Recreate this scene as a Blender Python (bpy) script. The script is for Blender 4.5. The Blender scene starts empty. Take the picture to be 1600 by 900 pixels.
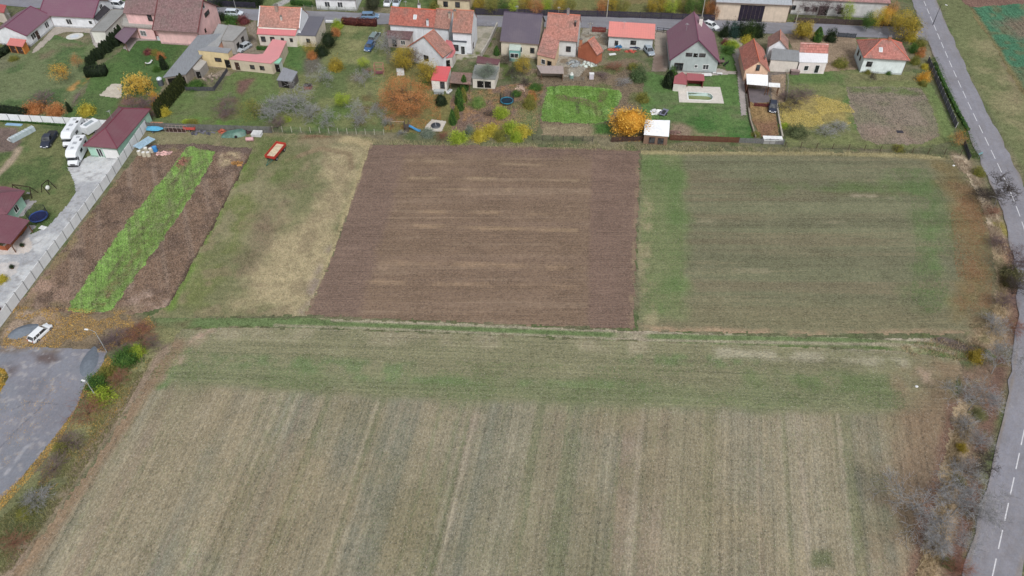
import bpy, bmesh, math, random
import numpy as np
from mathutils import Vector, Matrix
R = math.radians
random.seed(7); np.random.seed(7)
scene = bpy.context.scene
# ------------------------------------------------------------------ camera
CAM_H, PITCH, FPX = 91.0, R(45.5), 1200.0
cam_data = bpy.data.cameras.new("camera")
cam_data.sensor_width = 36.0; cam_data.lens = FPX / 1600 * 36
cam_data.clip_start = 0.5; cam_data.clip_end = 6000
cam = bpy.data.objects.new("camera", cam_data)
cam.location = (0, 0, CAM_H); cam.rotation_euler = (math.pi / 2 - PITCH, 0, 0)
scene.collection.objects.link(cam); scene.camera = cam
# ------------------------------------------------------------------ light: bright overcast
SUN_EL, SUN_AZ = R(50), R(162)          # azimuth of the sun measured clockwise from +Y
world = bpy.data.worlds.new("World"); scene.world = world; world.use_nodes = True
wn = world.node_tree; wn.nodes.clear()
sky = wn.nodes.new("ShaderNodeTexSky"); sky.sky_type = 'NISHITA'; sky.sun_disc = False
sky.sun_elevation = SUN_EL; sky.sun_rotation = SUN_AZ; sky.dust_density = 4.0; sky.air_density = 1.0
hs = wn.nodes.new("ShaderNodeHueSaturation"); hs.inputs['Saturation'].default_value = 0.30
bg = wn.nodes.new("ShaderNodeBackground"); bg.inputs['Strength'].default_value = 0.118
wo = wn.nodes.new("ShaderNodeOutputWorld")
wn.links.new(sky.outputs[0], hs.inputs['Color']); wn.links.new(hs.outputs[0], bg.inputs[0]); wn.links.new(bg.outputs[0], wo.inputs[0])
sl = bpy.data.lights.new("sun", 'SUN'); sl.energy = 1.5; sl.angle = R(16); sl.color = (1, .985, .975)
sun = bpy.data.objects.new("sun", sl); scene.collection.objects.link(sun)
sd = Vector((math.sin(SUN_AZ) * math.cos(SUN_EL), math.cos(SUN_AZ) * math.cos(SUN_EL), math.sin(SUN_EL)))
sun.rotation_euler = sd.to_track_quat('Z', 'Y').to_euler()
sun.location = (0, 0, 120)
vs = scene.view_settings; vs.view_transform = 'Standard'; vs.look = 'None'; vs.gamma = 1; vs.exposure = 0.40
vs.use_curve_mapping = False
col = scene.collection

# ------------------------------------------------------------------ survey helpers: a photo point on the plane z -> a place on the site
CP, SP = math.cos(PITCH), math.sin(PITCH)
def G(px, py, z=0.0):
    v = py - 450.0; S = FPX * SP + v * CP
    return ((px - 800.0) * (CAM_H - z) / S, (CAM_H - z) * (FPX * CP - v * SP) / S)
def mpp(py, z=0.0): return (CAM_H - z) / (FPX * SP + (py - 450.0) * CP)
def lin(c): return tuple((x / 255 / 12.92) if x / 255 <= .04045 else ((x / 255 + .055) / 1.055) ** 2.4 for x in c)
KALB = 1.0 / 1.22
def A(r, g, b): return tuple(min(.85, x * KALB) for x in lin((r, g, b)))     # surface colour measured under the overcast light

# ------------------------------------------------------------------ numpy noise
def _hash(ix, iy, seed):
    n = (ix.astype(np.int64) * 374761393 + iy.astype(np.int64) * 668265263 + seed * 974634777) & 0x7fffffff
    n = ((n ^ (n >> 13)) * 1274126177) & 0x7fffffff
    return ((n ^ (n >> 16)) & 0xffff) / 65535.0
def vnoise(x, y, seed=0):
    ix = np.floor(x); iy = np.floor(y); fx = x - ix; fy = y - iy
    fx = fx * fx * (3 - 2 * fx); fy = fy * fy * (3 - 2 * fy)
    a = _hash(ix, iy, seed); b = _hash(ix + 1, iy, seed); c = _hash(ix, iy + 1, seed); d = _hash(ix + 1, iy + 1, seed)
    return (a * (1 - fx) + b * fx) * (1 - fy) + (c * (1 - fx) + d * fx) * fy
def fbm(x, y, scale, seed=0, octs=4):
    t = 0; amp = .5; s = 1.0 / scale
    for o in range(octs):
        t = t + amp * vnoise(x * s + 17.3 * o, y * s - 9.1 * o, seed + o * 13); amp *= .5; s *= 2.03
    return t / (1 - .5 ** octs)
def smooth(t): t = np.clip(t, 0, 1); return t * t * (3 - 2 * t)
def seg_dist(x, y, p, q):
    dx, dy = q[0] - p[0], q[1] - p[1]; L = dx * dx + dy * dy + 1e-9
    t = np.clip(((x - p[0]) * dx + (y - p[1]) * dy) / L, 0, 1)
    return np.hypot(x - p[0] - t * dx, y - p[1] - t * dy)
def sdf(x, y, poly):                       # negative inside
    d = np.full(x.shape, 1e9); ins = np.zeros(x.shape, bool); n = len(poly)
    for i in range(n):
        p, q = poly[i], poly[(i + 1) % n]
        d = np.minimum(d, seg_dist(x, y, p, q))
        c = ((p[1] > y) != (q[1] > y)) & (x < (q[0] - p[0]) * (y - p[1]) / (q[1] - p[1] + 1e-12) + p[0])
        ins ^= c
    return np.where(ins, -d, d)
def ldist(x, y, line):
    d = np.full(x.shape, 1e9)
    for i in range(len(line) - 1): d = np.minimum(d, seg_dist(x, y, line[i], line[i + 1]))
    return d

# ------------------------------------------------------------------ tagging
def tag(o, label=None, cat=None, group=None, kind=None):
    if label: o['label'] = label
    if cat: o['category'] = cat
    if group: o['group'] = group
    if kind: o['kind'] = kind
    return o
def thing(name, label, cat, x=0, y=0, rz=0, z=0, group=None):
    o = bpy.data.objects.new(name, None); o.empty_display_size = .5; col.objects.link(o)
    o.location = (x, y, z); o.rotation_euler = (0, 0, rz)
    return tag(o, label, cat, group)
def link_mesh(name, me, mat, parent=None):
    o = bpy.data.objects.new(name, me); col.objects.link(o)
    if mat and not me.materials: me.materials.append(mat)
    if parent: o.parent = parent
    return o
def clone(o, parent=None, link=True):
    c = o.copy(); col.objects.link(c); c.parent = parent
    for ch in list(o.children): clone(ch, c)
    return c

# ------------------------------------------------------------------ mesh collector
class MB:
    def __init__(s): s.v = []; s.f = []; s.uv = []; s.sm = []
    def add(s, vs, fs, uvs=None, smooth=False):
        b = len(s.v); s.v += [tuple(p) for p in vs]
        for i, f in enumerate(fs):
            s.f.append(tuple(b + k for k in f)); s.sm.append(smooth)
            s.uv.append(uvs[i] if uvs else None)
        return s
    def box(s, x0, x1, y0, y1, z0, z1):
        vs = [(x0,y0,z0),(x1,y0,z0),(x1,y1,z0),(x0,y1,z0),(x0,y0,z1),(x1,y0,z1),(x1,y1,z1),(x0,y1,z1)]
        return s.add(vs, [(0,3,2,1),(4,5,6,7),(0,1,5,4),(1,2,6,5),(2,3,7,6),(3,0,4,7)])
    def obox(s, c, sx, sy, sz, rz=0, tilt=0):
        m = Matrix.Translation(c) @ Matrix.Rotation(rz, 4, 'Z') @ Matrix.Rotation(tilt, 4, 'X')
        vs = [m @ Vector((x*sx/2, y*sy/2, z*sz/2)) for z in (-1,1) for x, y in ((-1,-1),(1,-1),(1,1),(-1,1))]
        return s.add(vs, [(0,3,2,1),(4,5,6,7),(0,1,5,4),(1,2,6,5),(2,3,7,6),(3,0,4,7)])
    def tube(s, p, q, r0, r1=None, n=6, cap=True):
        r1 = r0 if r1 is None else r1
        p = Vector(p); q = Vector(q); d = (q - p)
        if d.length < 1e-6: return s
        d.normalize(); u = d.orthogonal().normalized(); w = d.cross(u)
        vs = []
        for c, r in ((p, r0), (q, r1)):
            for i in range(n):
                a = 2 * math.pi * i / n; vs.append(c + (u * math.cos(a) + w * math.sin(a)) * r)
        fs = [(i, (i + 1) % n, n + (i + 1) % n, n + i) for i in range(n)]
        s.add(vs, fs, None, n > 5)
        if cap: s.add(vs, [tuple(range(n - 1, -1, -1)), tuple(range(n, 2 * n))])
        return s
    def prism(s, poly, z0, z1):
        n = len(poly); a = sum(poly[i][0]*poly[(i+1)%n][1]-poly[(i+1)%n][0]*poly[i][1] for i in range(n))
        if a < 0: poly = poly[::-1]
        vs = [(x, y, z0) for x, y in poly] + [(x, y, z1) for x, y in poly]
        return s.add(vs, [tuple(range(n - 1, -1, -1)), tuple(range(n, 2 * n))] + [(i, (i + 1) % n, n + (i + 1) % n, n + i) for i in range(n)])
    def ball(s, c, rx, ry, rz, nu=10, nv=6, zmin=-1.0):
        vs = []; fs = []
        for j in range(nv + 1):
            t = math.asin(zmin) + (math.pi / 2 - math.asin(zmin)) * j / nv
            for i in range(nu):
                a = 2 * math.pi * i / nu
                vs.append((c[0] + rx*math.cos(t)*math.cos(a), c[1] + ry*math.cos(t)*math.sin(a), c[2] + rz*math.sin(t)))
        for j in range(nv):
            for i in range(nu): fs.append((j*nu+i, j*nu+(i+1)%nu, (j+1)*nu+(i+1)%nu, (j+1)*nu+i))
        return s.add(vs, fs, None, True)
    def slab(s, q, th, uv=None):             # q: list of coplanar points (upper face, ccw seen from above), th thickness downward
        n = len(q); q = [Vector(p) for p in q]
        vs = q + [p - Vector((0, 0, th)) for p in q]
        fs = [tuple(range(n)), tuple(range(2*n-1, n-1, -1))] + [(i, n+i, n+(i+1)%n, (i+1)%n) for i in range(n)]
        uvs = [uv, None] + [None]*n if uv else None
        return s.add(vs, fs, uvs)
    def build(s, name, mat, parent=None, bevel=0):
        me = bpy.data.meshes.new(name); me.from_pydata(s.v, [], s.f); me.update()
        if any(u for u in s.uv):
            L = me.uv_layers.new(name="UVMap").data
            for p, u in zip(me.polygons, s.uv):
                if u:
                    for k, li in enumerate(p.loop_indices): L[li].uv = u[k]
                else:
                    for li in p.loop_indices:
                        c = me.vertices[me.loops[li].vertex_index].co; L[li].uv = (c.x + c.y, c.z)
        if any(s.sm): me.polygons.foreach_set('use_smooth', s.sm)
        o = link_mesh(name, me, mat, parent)
        if bevel:
            b = o.modifiers.new('bevel', 'BEVEL'); b.width = bevel; b.segments = 2; b.limit_method = 'ANGLE'
        return o

def np_mesh(name, V, F, k):
    me = bpy.data.meshes.new(name); me.vertices.add(len(V)); me.vertices.foreach_set('co', np.asarray(V, np.float32).ravel())
    me.loops.add(len(F) * k); me.loops.foreach_set('vertex_index', np.asarray(F, np.int32).ravel())
    me.polygons.add(len(F)); me.polygons.foreach_set('loop_start', np.arange(0, len(F) * k, k, dtype=np.int32))
    me.polygons.foreach_set('loop_total', np.full(len(F), k, np.int32)); me.update(calc_edges=True); me.validate()
    return me

# ------------------------------------------------------------------ materials
class NT:
    def __init__(s, name):
        s.m = bpy.data.materials.new(name); s.m.use_nodes = True; s.t = s.m.node_tree; s.b = s.t.nodes['Principled BSDF']
    def n(s, typ, ins=None, **props):
        o = s.t.nodes.new(typ)
        for k, v in props.items(): setattr(o, k, v)
        for k, v in (ins or {}).items():
            if isinstance(v, bpy.types.NodeSocket): s.t.links.new(v, o.inputs[k])
            else: o.inputs[k].default_value = v
        return o
    def math(s, op, a, b=None, clamp=False):
        i = {0: a}
        if b is not None: i[1] = b
        return s.n('ShaderNodeMath', i, operation=op, use_clamp=clamp).outputs[0]
    def mapr(s, v, a, b, c, d):
        return s.n('ShaderNodeMapRange', {'Value': v, 'From Min': a, 'From Max': b, 'To Min': c, 'To Max': d}).outputs[0]
    def mix(s, f, a, b, bt='MIX'):
        o = s.n('ShaderNodeMix', {'Factor': f}, data_type='RGBA', blend_type=bt)
        for sock, v in ((o.inputs[6], a), (o.inputs[7], b)):
            if isinstance(v, bpy.types.NodeSocket): s.t.links.new(v, sock)
            else: sock.default_value = (*v, 1) if len(v) == 3 else v
        return o.outputs[2]
    def noise(s, vec, scale, detail=3, rough=.55):
        i = {'Scale': scale, 'Detail': detail, 'Roughness': rough}
        if vec: i['Vector'] = vec
        return s.n('ShaderNodeTexNoise', i).outputs[0]
    def out(s, c, rough=.9, spec=.2, bump=None, bdist=.05, bstr=.6, metal=0):
        if isinstance(c, bpy.types.NodeSocket): s.t.links.new(c, s.b.inputs['Base Color'])
        else: s.b.inputs['Base Color'].default_value = (*c, 1)
        if isinstance(rough, bpy.types.NodeSocket): s.t.links.new(rough, s.b.inputs['Roughness'])
        else: s.b.inputs['Roughness'].default_value = rough
        s.b.inputs['Specular IOR Level'].default_value = spec; s.b.inputs['Metallic'].default_value = metal
        if bump is not None:
            bp = s.n('ShaderNodeBump', {'Height': bump, 'Distance': bdist, 'Strength': bstr})
            s.t.links.new(bp.outputs[0], s.b.inputs['Normal'])
        return s.m
_mc = {}
def M(c, rough=.75, spec=.3, var=.12, scale=1.5, metal=0, name=None):
    """weathered paint / plaster / metal: one colour with patchy wear and fine grain"""
    key = ('M', tuple(c), rough, spec, var, scale, metal)
    if key in _mc: return _mc[key]
    t = NT(name or 'surface'); pos = t.n('ShaderNodeNewGeometry').outputs['Position']
    n1 = t.noise(pos, scale, 4); n2 = t.noise(pos, scale * 9, 2)
    st_ = t.noise(t.n('ShaderNodeVectorMath', {0: pos, 1: (2.2, 2.2, .25)}, operation='MULTIPLY').outputs[0], 1.0, 4, .7)
    f = t.math('ADD', t.mapr(n1, .3, .7, -var, var), t.mapr(n2, .3, .7, -var * .5, var * .5)); f = t.math('ADD', f, t.mapr(st_, .45, .75, 0, -var * 1.2))
    f = t.math('ADD', f, 1.0)
    cc = t.mix(1.0, c, t.n('ShaderNodeCombineColor', {0: f, 1: f, 2: f}).outputs[0], 'MULTIPLY')
    _mc[key] = t.out(cc, rough, spec, metal=metal); return _mc[key]
def roofmat(c, c2=None, kind='tile', rough=.75):
    key = ('roof', tuple(c), kind)
    if key in _mc: return _mc[key]
    _l = sum(c) / 3; c = tuple(x * .72 + _l * .34 for x in c)
    t = NT('roof_' + kind); uv = t.n('ShaderNodeUVMap').outputs[0]; pos = t.n('ShaderNodeNewGeometry').outputs['Position']
    sep = t.n('ShaderNodeSeparateXYZ', {0: uv}); u, v = sep.outputs[0], sep.outputs[1]
    big = t.noise(pos, .35, 4); mid = t.noise(pos, 2.2, 4)
    c2 = c2 or tuple(x * .62 for x in c)
    if kind == 'tile':
        br = t.n('ShaderNodeTexBrick', {'Vector': uv, 'Color1': (1, 1, 1, 1), 'Color2': (.66, .66, .66, 1), 'Mortar': (.45, .45, .45, 1), 'Scale': 1.0,
                 'Mortar Size': .022, 'Brick Width': .27, 'Row Height': .36, 'Mortar Smooth': .3}, offset=.5)
        base = t.mix(t.mapr(mid, .42, .66, 0, .7), c, c2); base = t.mix(t.mapr(big, .46, .7, 0, .5), base, (.2, .18, .16)); base = t.mix(t.mapr(t.noise(pos, 1.1, 5, .7), .56, .7, 0, .45), base, tuple(min(1, x*1.35) for x in c))
        base = t.mix(1, base, br.outputs[0], 'MULTIPLY'); h = t.math('FRACT', t.math('MULTIPLY', v, 1 / .36)); h = t.math('ADD', h, br.outputs[1])
        m = t.out(base, rough, .25, h, .05, .8)
    elif kind == 'metal':          # pressed sheet: rows and ribs
        r = t.math('FRACT', t.math('MULTIPLY', u, 1 / .55)); rib = t.mapr(t.math('ABSOLUTE', t.math('SUBTRACT', r, .5)), .38, .5, 0, 1)
        rw = t.math('FRACT', t.math('MULTIPLY', v, 1 / .7)); row = t.mapr(rw, 0, .16, 1, 0)
        k = t.math('MAXIMUM', rib, row)
        base = t.mix(t.mapr(mid, .35, .75, 0, .22), c, c2); base = t.mix(t.mapr(big, .45, .8, 0, .2), base, (.2, .17, .17))
        base = t.mix(t.math('MULTIPLY', k, .35), base, c2)
        m = t.out(base, .5, .4, t.math('SUBTRACT', 1.0, k), .04, .5)
    elif kind == 'corr':           # corrugated fibre cement
        r = t.math('SINE', t.math('MULTIPLY', u, 2 * math.pi / .18)); st = t.noise(t.n('ShaderNodeVectorMath', {0: uv, 1: (3.0, .35, 1)}, operation='MULTIPLY').outputs[0], 1.6, 4)
        sh = t.math('FRACT', t.math('MULTIPLY', v, 1 / 1.15)); jt = t.mapr(sh, 0, .05, .35, 0)
        base = t.mix(t.mapr(st, .35, .7, 0, .5), c, c2); base = t.mix(t.mapr(mid, .55, .75, 0, .4), base, (.1, .105, .08)); base = t.mix(jt, base, c2)
        m = t.out(base, .85, .2, r, .03, .5)
    else:                          # felt / bitumen / concrete flat roof
        r = t.math('FRACT', t.math('MULTIPLY', u, 1.0)); jt = t.mapr(r, 0, .05, .4, 0)
        base = t.mix(t.mapr(mid, .35, .7, 0, .45), c, c2); base = t.mix(t.mapr(big, .4, .7, 0, .35), base, tuple(min(1, x * 1.3) for x in c)); base = t.mix(jt, base, c2)
        m = t.out(base, .85, .2)
    _mc[key] = m; return m
def glassmat():
    if 'g' in _mc: return _mc['g']
    t = NT('window_glass'); pos = t.n('ShaderNodeNewGeometry').outputs['Position']
    c = t.mix(t.mapr(t.noise(pos, 1.3, 2), .4, .65, 0, 1), (.015, .018, .022), (.07, .075, .08))
    _mc['g'] = t.out(c, .12, .6); return _mc['g']
def gmat(name, speck=.28, clump=.18, row=0.0, rowu=1.0, straw=None, strawamt=0, bump=.06, coarse=1.0, rowfine=0.0, spec=.1, rough=.95, finew=.4, sat=1.0):
    """ground: painted albedo x row streaks x clumps x grain, with scattered bits of straw or leaf"""
    t = NT(name); at = t.n('ShaderNodeAttribute', attribute_name='paint').outputs[0]; pos = t.n('ShaderNodeNewGeometry').outputs['Position']
    uv = t.n('ShaderNodeUVMap').outputs[0]
    n1 = t.noise(pos, .9 / coarse, 5, .62); n2 = t.noise(pos, 3.2 / coarse, 4, .75); n0 = t.noise(pos, .16, 3)
    cell = t.n('ShaderNodeVectorMath', {0: t.n('ShaderNodeVectorMath', {0: uv, 1: (7.5, 3.6 if row else 7.5, 1)}, operation='MULTIPLY').outputs[0]}, operation='FLOOR').outputs[0]
    wn_ = t.n('ShaderNodeTexWhiteNoise', {'Vector': cell}, noise_dimensions='3D').outputs[0]
    f = t.math('ADD', t.mapr(n1, .32, .68, -clump, clump), t.mapr(n2, .34, .66, -speck, speck))
    f = t.math('ADD', f, t.mapr(n0, .35, .65, -.07, .07)); f = t.math('ADD', f, t.mapr(wn_, 0, 1, -speck * .8, speck * .8))
    if row:
        st = t.n('ShaderNodeVectorMath', {0: uv, 1: (1.0, .011, 1)}, operation='MULTIPLY').outputs[0]
        s1 = t.noise(st, .75 * rowu, 4, .7); f = t.math('ADD', f, t.mapr(s1, .3, .7, -row, row))
    if rowfine:
        st2 = t.n('ShaderNodeVectorMath', {0: uv, 1: (1.0, .06, 1)}, operation='MULTIPLY').outputs[0]
        s2 = t.noise(st2, 2.6, 2, .5); f = t.math('ADD', f, t.mapr(s2, .3, .7, -rowfine, rowfine))
        ns = t.math('ADD', t.n('ShaderNodeSeparateXYZ', {0: uv}).outputs[0], t.math('MULTIPLY', n1, .25))
        wv = t.math('SINE', t.math('MULTIPLY', ns, 2 * math.pi / finew)); f = t.math('ADD', f, t.math('MULTIPLY', wv, rowfine * .45))
    f = t.math('MAXIMUM', t.math('ADD', f, 1.0), .15)
    g = t.n('ShaderNodeCombineColor', {0: f, 1: f, 2: f}).outputs[0]
    c = t.mix(1, at, g, 'MULTIPLY')
    hn = t.noise(pos, 2.4, 3); c = t.mix(t.mapr(hn, .35, .65, 0, .4), c, t.mix(1, c, (1.10, 1.0, .88), 'MULTIPLY'))
    if sat != 1: c = t.n('ShaderNodeHueSaturation', {'Saturation': sat, 'Color': c}).outputs[0]
    if straw:
        s3 = t.noise(pos, 9.0, 2, .8); c = t.mix(t.mapr(s3, .62, .70, 0, strawamt), c, straw)
    return t.out(c, rough, spec, t.math('ADD', n2, t.math('MULTIPLY', n1, 1.5)), bump, .9)

# ------------------------------------------------------------------ sheets of ground
def rowuv(ang, fan=0.0, y0=55.0):
    def f(x, y):
        a = math.radians(ang) + np.radians(fan) * x
        u = x - np.tan(a) * (y - y0); return u, y
    return f
def rot_uv(ang):
    a = math.radians(ang)
    return lambda x, y: (x * math.cos(a) - y * math.sin(a), x * math.sin(a) + y * math.cos(a))
def paint_layers(x, y, base, layers):
    C = np.tile(np.array(base, float), (len(x), 1))
    for L in layers:
        k = L['k']; c = np.array(L['c']); amp = L.get('amp', 1.0); sd_ = L.get('seed', 1)
        if k == 'poly':
            P = [G(*p) for p in L['p']]; d = sdf(x, y, P); fe = L.get('fe', 1.5); nz = (fbm(x, y, L.get('ns', 3.0), sd_) - .5) * 2 * L.get('na', 1.0) * fe
            w = smooth(.5 - (d + nz) / (2 * fe))
        elif k == 'line':
            P = [G(*p) for p in L['p']]; d = ldist(x, y, P); W = L['w']; nz = (fbm(x, y, L.get('ns', 2.0), sd_) - .5) * W * L.get('na', .8)
            w = smooth(1.4 - (d + nz) / W)
        elif k == 'noise':
            u, v = (L['uv'](x, y) if 'uv' in L else (x, y)); n = fbm(u / L.get('sx', 1), v / L.get('sy', 1), L['s'], sd_, 5)
            w = smooth((n - L.get('lo', .45)) / (L.get('hi', .65) - L.get('lo', .45)))
        if L.get('patch'): w = w * smooth((fbm(x, y, L['patch'], sd_ + 5, 5) - .35) / .3)
        w = (w * amp)[:, None]; C = C * (1 - w) + c * w
    return C
ZC = 0
def sheet(name, poly, z, base, layers, mat, res=.5, rag=.3, uvf=None, label=None, exact=False, world=False):
    P = poly if world else [G(*p) for p in poly]
    global ZC; ZC += 1; z = z + ZC * .0009
    xs = [p[0] for p in P]; ys = [p[1] for p in P]
    x0, x1, y0, y1 = min(xs) - rag, max(xs) + rag, min(ys) - rag, max(ys) + rag
    nx = int((x1 - x0) / res) + 1; ny = int((y1 - y0) / res) + 1
    gx, gy = np.meshgrid(x0 + np.arange(nx + 1) * res, y0 + np.arange(ny + 1) * res)
    gx = gx.ravel(); gy = gy.ravel()
    cx, cy = np.meshgrid(x0 + (np.arange(nx) + .5) * res, y0 + (np.arange(ny) + .5) * res); cx = cx.ravel(); cy = cy.ravel()
    keep = sdf(cx, cy, P) + (fbm(cx, cy, 1.2, 3) - .5) * 2 * rag * 1.6 < 0
    keep &= sdf(cx, cy, [(POOL_C[0]+(x-POOL_C[0])*1.12, POOL_C[1]+(y-POOL_C[1])*1.12) for x, y in POOL_H]) > -res * .2
    j, i = np.divmod(np.nonzero(keep)[0], nx)
    a = j * (nx + 1) + i; F = np.stack([a, a + 1, a + nx + 2, a + nx + 1], 1)
    used, inv = np.unique(F, return_inverse=True); F = inv.reshape(-1, 4)
    X = gx[used]; Y = gy[used]
    X2 = X + (_hash(np.floor(X * 9), np.floor(Y * 9), 5) - .5) * res * .5; Y2 = Y + (_hash(np.floor(X * 9), np.floor(Y * 9), 8) - .5) * res * .5
    me = np_mesh(name, np.stack([X2, Y2, np.full(len(X), z)], 1), F, 4)
    C = paint_layers(X2, Y2, base, layers)
    ca = me.color_attributes.new('paint', 'FLOAT_COLOR', 'POINT')
    ca.data.foreach_set('color', np.concatenate([C, np.ones((len(C), 1))], 1).astype(np.float32).ravel())
    u, v = (uvf or (lambda x, y: (x, y)))(X2, Y2)
    uvl = me.uv_layers.new(name='UVMap'); Fi = F.ravel(); uvl.data.foreach_set('uv', np.stack([u[Fi], v[Fi]], 1).astype(np.float32).ravel())
    o = link_mesh(name, me, mat); o['kind'] = 'structure'
    return o
DECK = [G(1061,160), G(1131,162), G(1125,137), G(1059,135)]
_ph = [G(1076,156), G(1106,157.5)]; _a, _b = _ph; _ux, _uy = (_b[0]-_a[0]), (_b[1]-_a[1]); _l = math.hypot(_ux, _uy); _ux /= _l; _uy /= _l; _W = 2.9; _n = (-_uy, _ux)
POOL_H = [_a, _b] + [(_b[0] + _ux*_W/2*math.sin(t)*.8 + _n[0]*(_W/2 - _W/2*math.cos(t)), _b[1] + _uy*_W/2*math.sin(t)*.8 + _n[1]*(_W/2 - _W/2*math.cos(t))) for t in [math.pi*k/8 for k in range(1, 8)]] + [(_b[0]+_n[0]*_W, _b[1]+_n[1]*_W), (_a[0]+_n[0]*_W, _a[1]+_n[1]*_W)]
POOL_C = (sum(p[0] for p in POOL_H)/len(POOL_H), sum(p[1] for p in POOL_H)/len(POOL_H))
# ================================================================== THE GROUND
def flat(name, poly, z, color, mat, kind='structure', world=False, parent=None):
    P = poly if world else [G(*p) for p in poly]
    bm = bmesh.new(); vs = [bm.verts.new((x, y, z)) for x, y in P]; f = bm.faces.new(vs)
    if f.normal.z < 0: f.normal_flip()
    f.normal_update()
    if f.normal.z < 0: bmesh.ops.reverse_faces(bm, faces=[f])
    bmesh.ops.triangulate(bm, faces=bm.faces[:])
    me = bpy.data.meshes.new(name); bm.to_mesh(me); bm.free()
    ca = me.color_attributes.new('paint', 'FLOAT_COLOR', 'POINT')
    ca.data.foreach_set('color', np.tile([*color, 1], len(me.vertices)).astype(np.float32))
    uvl = me.uv_layers.new(name='UVMap')
    uvl.data.foreach_set('uv', np.array([[me.vertices[l.vertex_index].co.x, me.vertices[l.vertex_index].co.y] for l in me.loops], np.float32).ravel())
    o = link_mesh(name, me, mat, parent)
    if kind: o['kind'] = kind
    return o
def unG(X, Y):
    d = (Y*CP + CAM_H*SP); return 800 + FPX*X/d, 450 + FPX*(CAM_H*CP - Y*SP)/d
def resample(line, step):
    out = [line[0]]
    for p, q in zip(line[:-1], line[1:]):
        n = max(1, int(math.hypot(q[0]-p[0], q[1]-p[1]) / step))
        out += [(p[0] + (q[0]-p[0]) * k / n, p[1] + (q[1]-p[1]) * k / n) for k in range(1, n + 1)]
    return out
def smooth_line(L, it=3):
    for _ in range(it): L = [L[0]] + [((a[0]+2*b[0]+c[0])/4, (a[1]+2*b[1]+c[1])/4) for a, b, c in zip(L[:-2], L[1:-1], L[2:])] + [L[-1]]
    return L
def strip(name, line, hw, z, color, mat, layers=(), wob=.12, nd=8):
    """a paved band along a world polyline; its edge wanders a little"""
    L = line; V = []; n = len(L); along = 0; UV = []
    for i, p in enumerate(L):
        a = L[max(0, i-1)]; b = L[min(n-1, i+1)]; dx, dy = b[0]-a[0], b[1]-a[1]; l = math.hypot(dx, dy); nx_, ny_ = dy/l, -dx/l
        if i: along += math.hypot(p[0]-L[i-1][0], p[1]-L[i-1][1])
        h0, h1 = (hw if isinstance(hw, tuple) else (hw, hw))
        for k in range(nd + 1):
            t = -h0 + (h0 + h1) * k / nd
            if k in (0, nd): t += (random.random() - .5) * wob * 2
            V.append((p[0] + nx_*t, p[1] + ny_*t, z)); UV.append((t, along))
    F = [(i*(nd+1)+k, i*(nd+1)+k+1, (i+1)*(nd+1)+k+1, (i+1)*(nd+1)+k) for i in range(n-1) for k in range(nd)]
    V = np.array(V); me = np_mesh(name, V, F, 4)
    C = paint_layers(V[:,0], V[:,1], color, list(layers))
    ca = me.color_attributes.new('paint', 'FLOAT_COLOR', 'POINT'); ca.data.foreach_set('color', np.concatenate([C, np.ones((len(C),1))],1).astype(np.float32).ravel())
    UV = np.array(UV); Fi = np.array(F).ravel(); me.uv_layers.new(name='UVMap').data.foreach_set('uv', UV[Fi].astype(np.float32).ravel())
    if me.polygons[0].normal.z < 0: me.flip_normals()
    return tag(link_mesh(name, me, mat), kind='structure')

GRASS = A(92,104,66); TAN = A(158,146,118); SOIL = A(112,96,86); STRAW = A(190,182,158)
m_grass = gmat('grass_surface', .30, .24, straw=A(156,156,120), strawamt=.45, bump=.12, sat=.84)
m_stubble = gmat('stubble_field_surface', .26, .10, row=.22, rowu=2.1, straw=A(196,190,168), strawamt=.55, bump=.05, rowfine=.05, finew=.75)
m_green = gmat('sown_field_surface', .24, .11, row=.16, rowu=1.1, straw=A(180,176,150), strawamt=.35, bump=.05, rowfine=.05, finew=.6)
m_plough = gmat('ploughed_soil_surface', .22, .09, row=.10, rowu=1.6, straw=A(150,130,112), strawamt=.25, bump=.10, rowfine=.10, finew=.5)
m_soil = gmat('dug_soil_surface', .38, .18, row=.14, rowu=1.0, straw=A(176,160,140), strawamt=.5, bump=.12)
m_meadow = gmat('dry_meadow_surface', .22, .20, row=.10, rowu=.5, straw=A(170,162,135), strawamt=.4, bump=.1)
m_crop = gmat('green_crop_surface', .42, .18, row=.30, rowu=2.2, bump=.16, sat=.9)
m_asphalt = gmat('asphalt_surface', .07, .07, row=.05, rowu=.6, straw=A(165,165,168), strawamt=.25, bump=.01, rough=.85, spec=.25)
m_conc = gmat('concrete_surface', .09, .12, bump=.01, rough=.85, spec=.2)
m_gravel = gmat('gravel_surface', .30, .15, bump=.05)

# far land, out past everything the picture could see
m_far = gmat('open_land_surface', .25, .2, bump=.08)
farp = [(-1600,-400),(1600,-400),(1600,2600),(-1600,2600)]
for _s in (-1, 1):                        # two halves that leave the pool basin open between them
    _x0, _x1, _y0, _y1 = min(p[0] for p in POOL_H), max(p[0] for p in POOL_H), min(p[1] for p in POOL_H), max(p[1] for p in POOL_H); _c = POOL_C[0]; _e = _x0 if _s < 0 else _x1
    flat('ground', [(_c,-400),(_c,_y0),(_e,_y0),(_e,_y1),(_c,_y1),(_c,2600),(_s*1600,2600),(_s*1600,-400)], -0.02, A(104,106,78), m_far, world=True)

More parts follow.
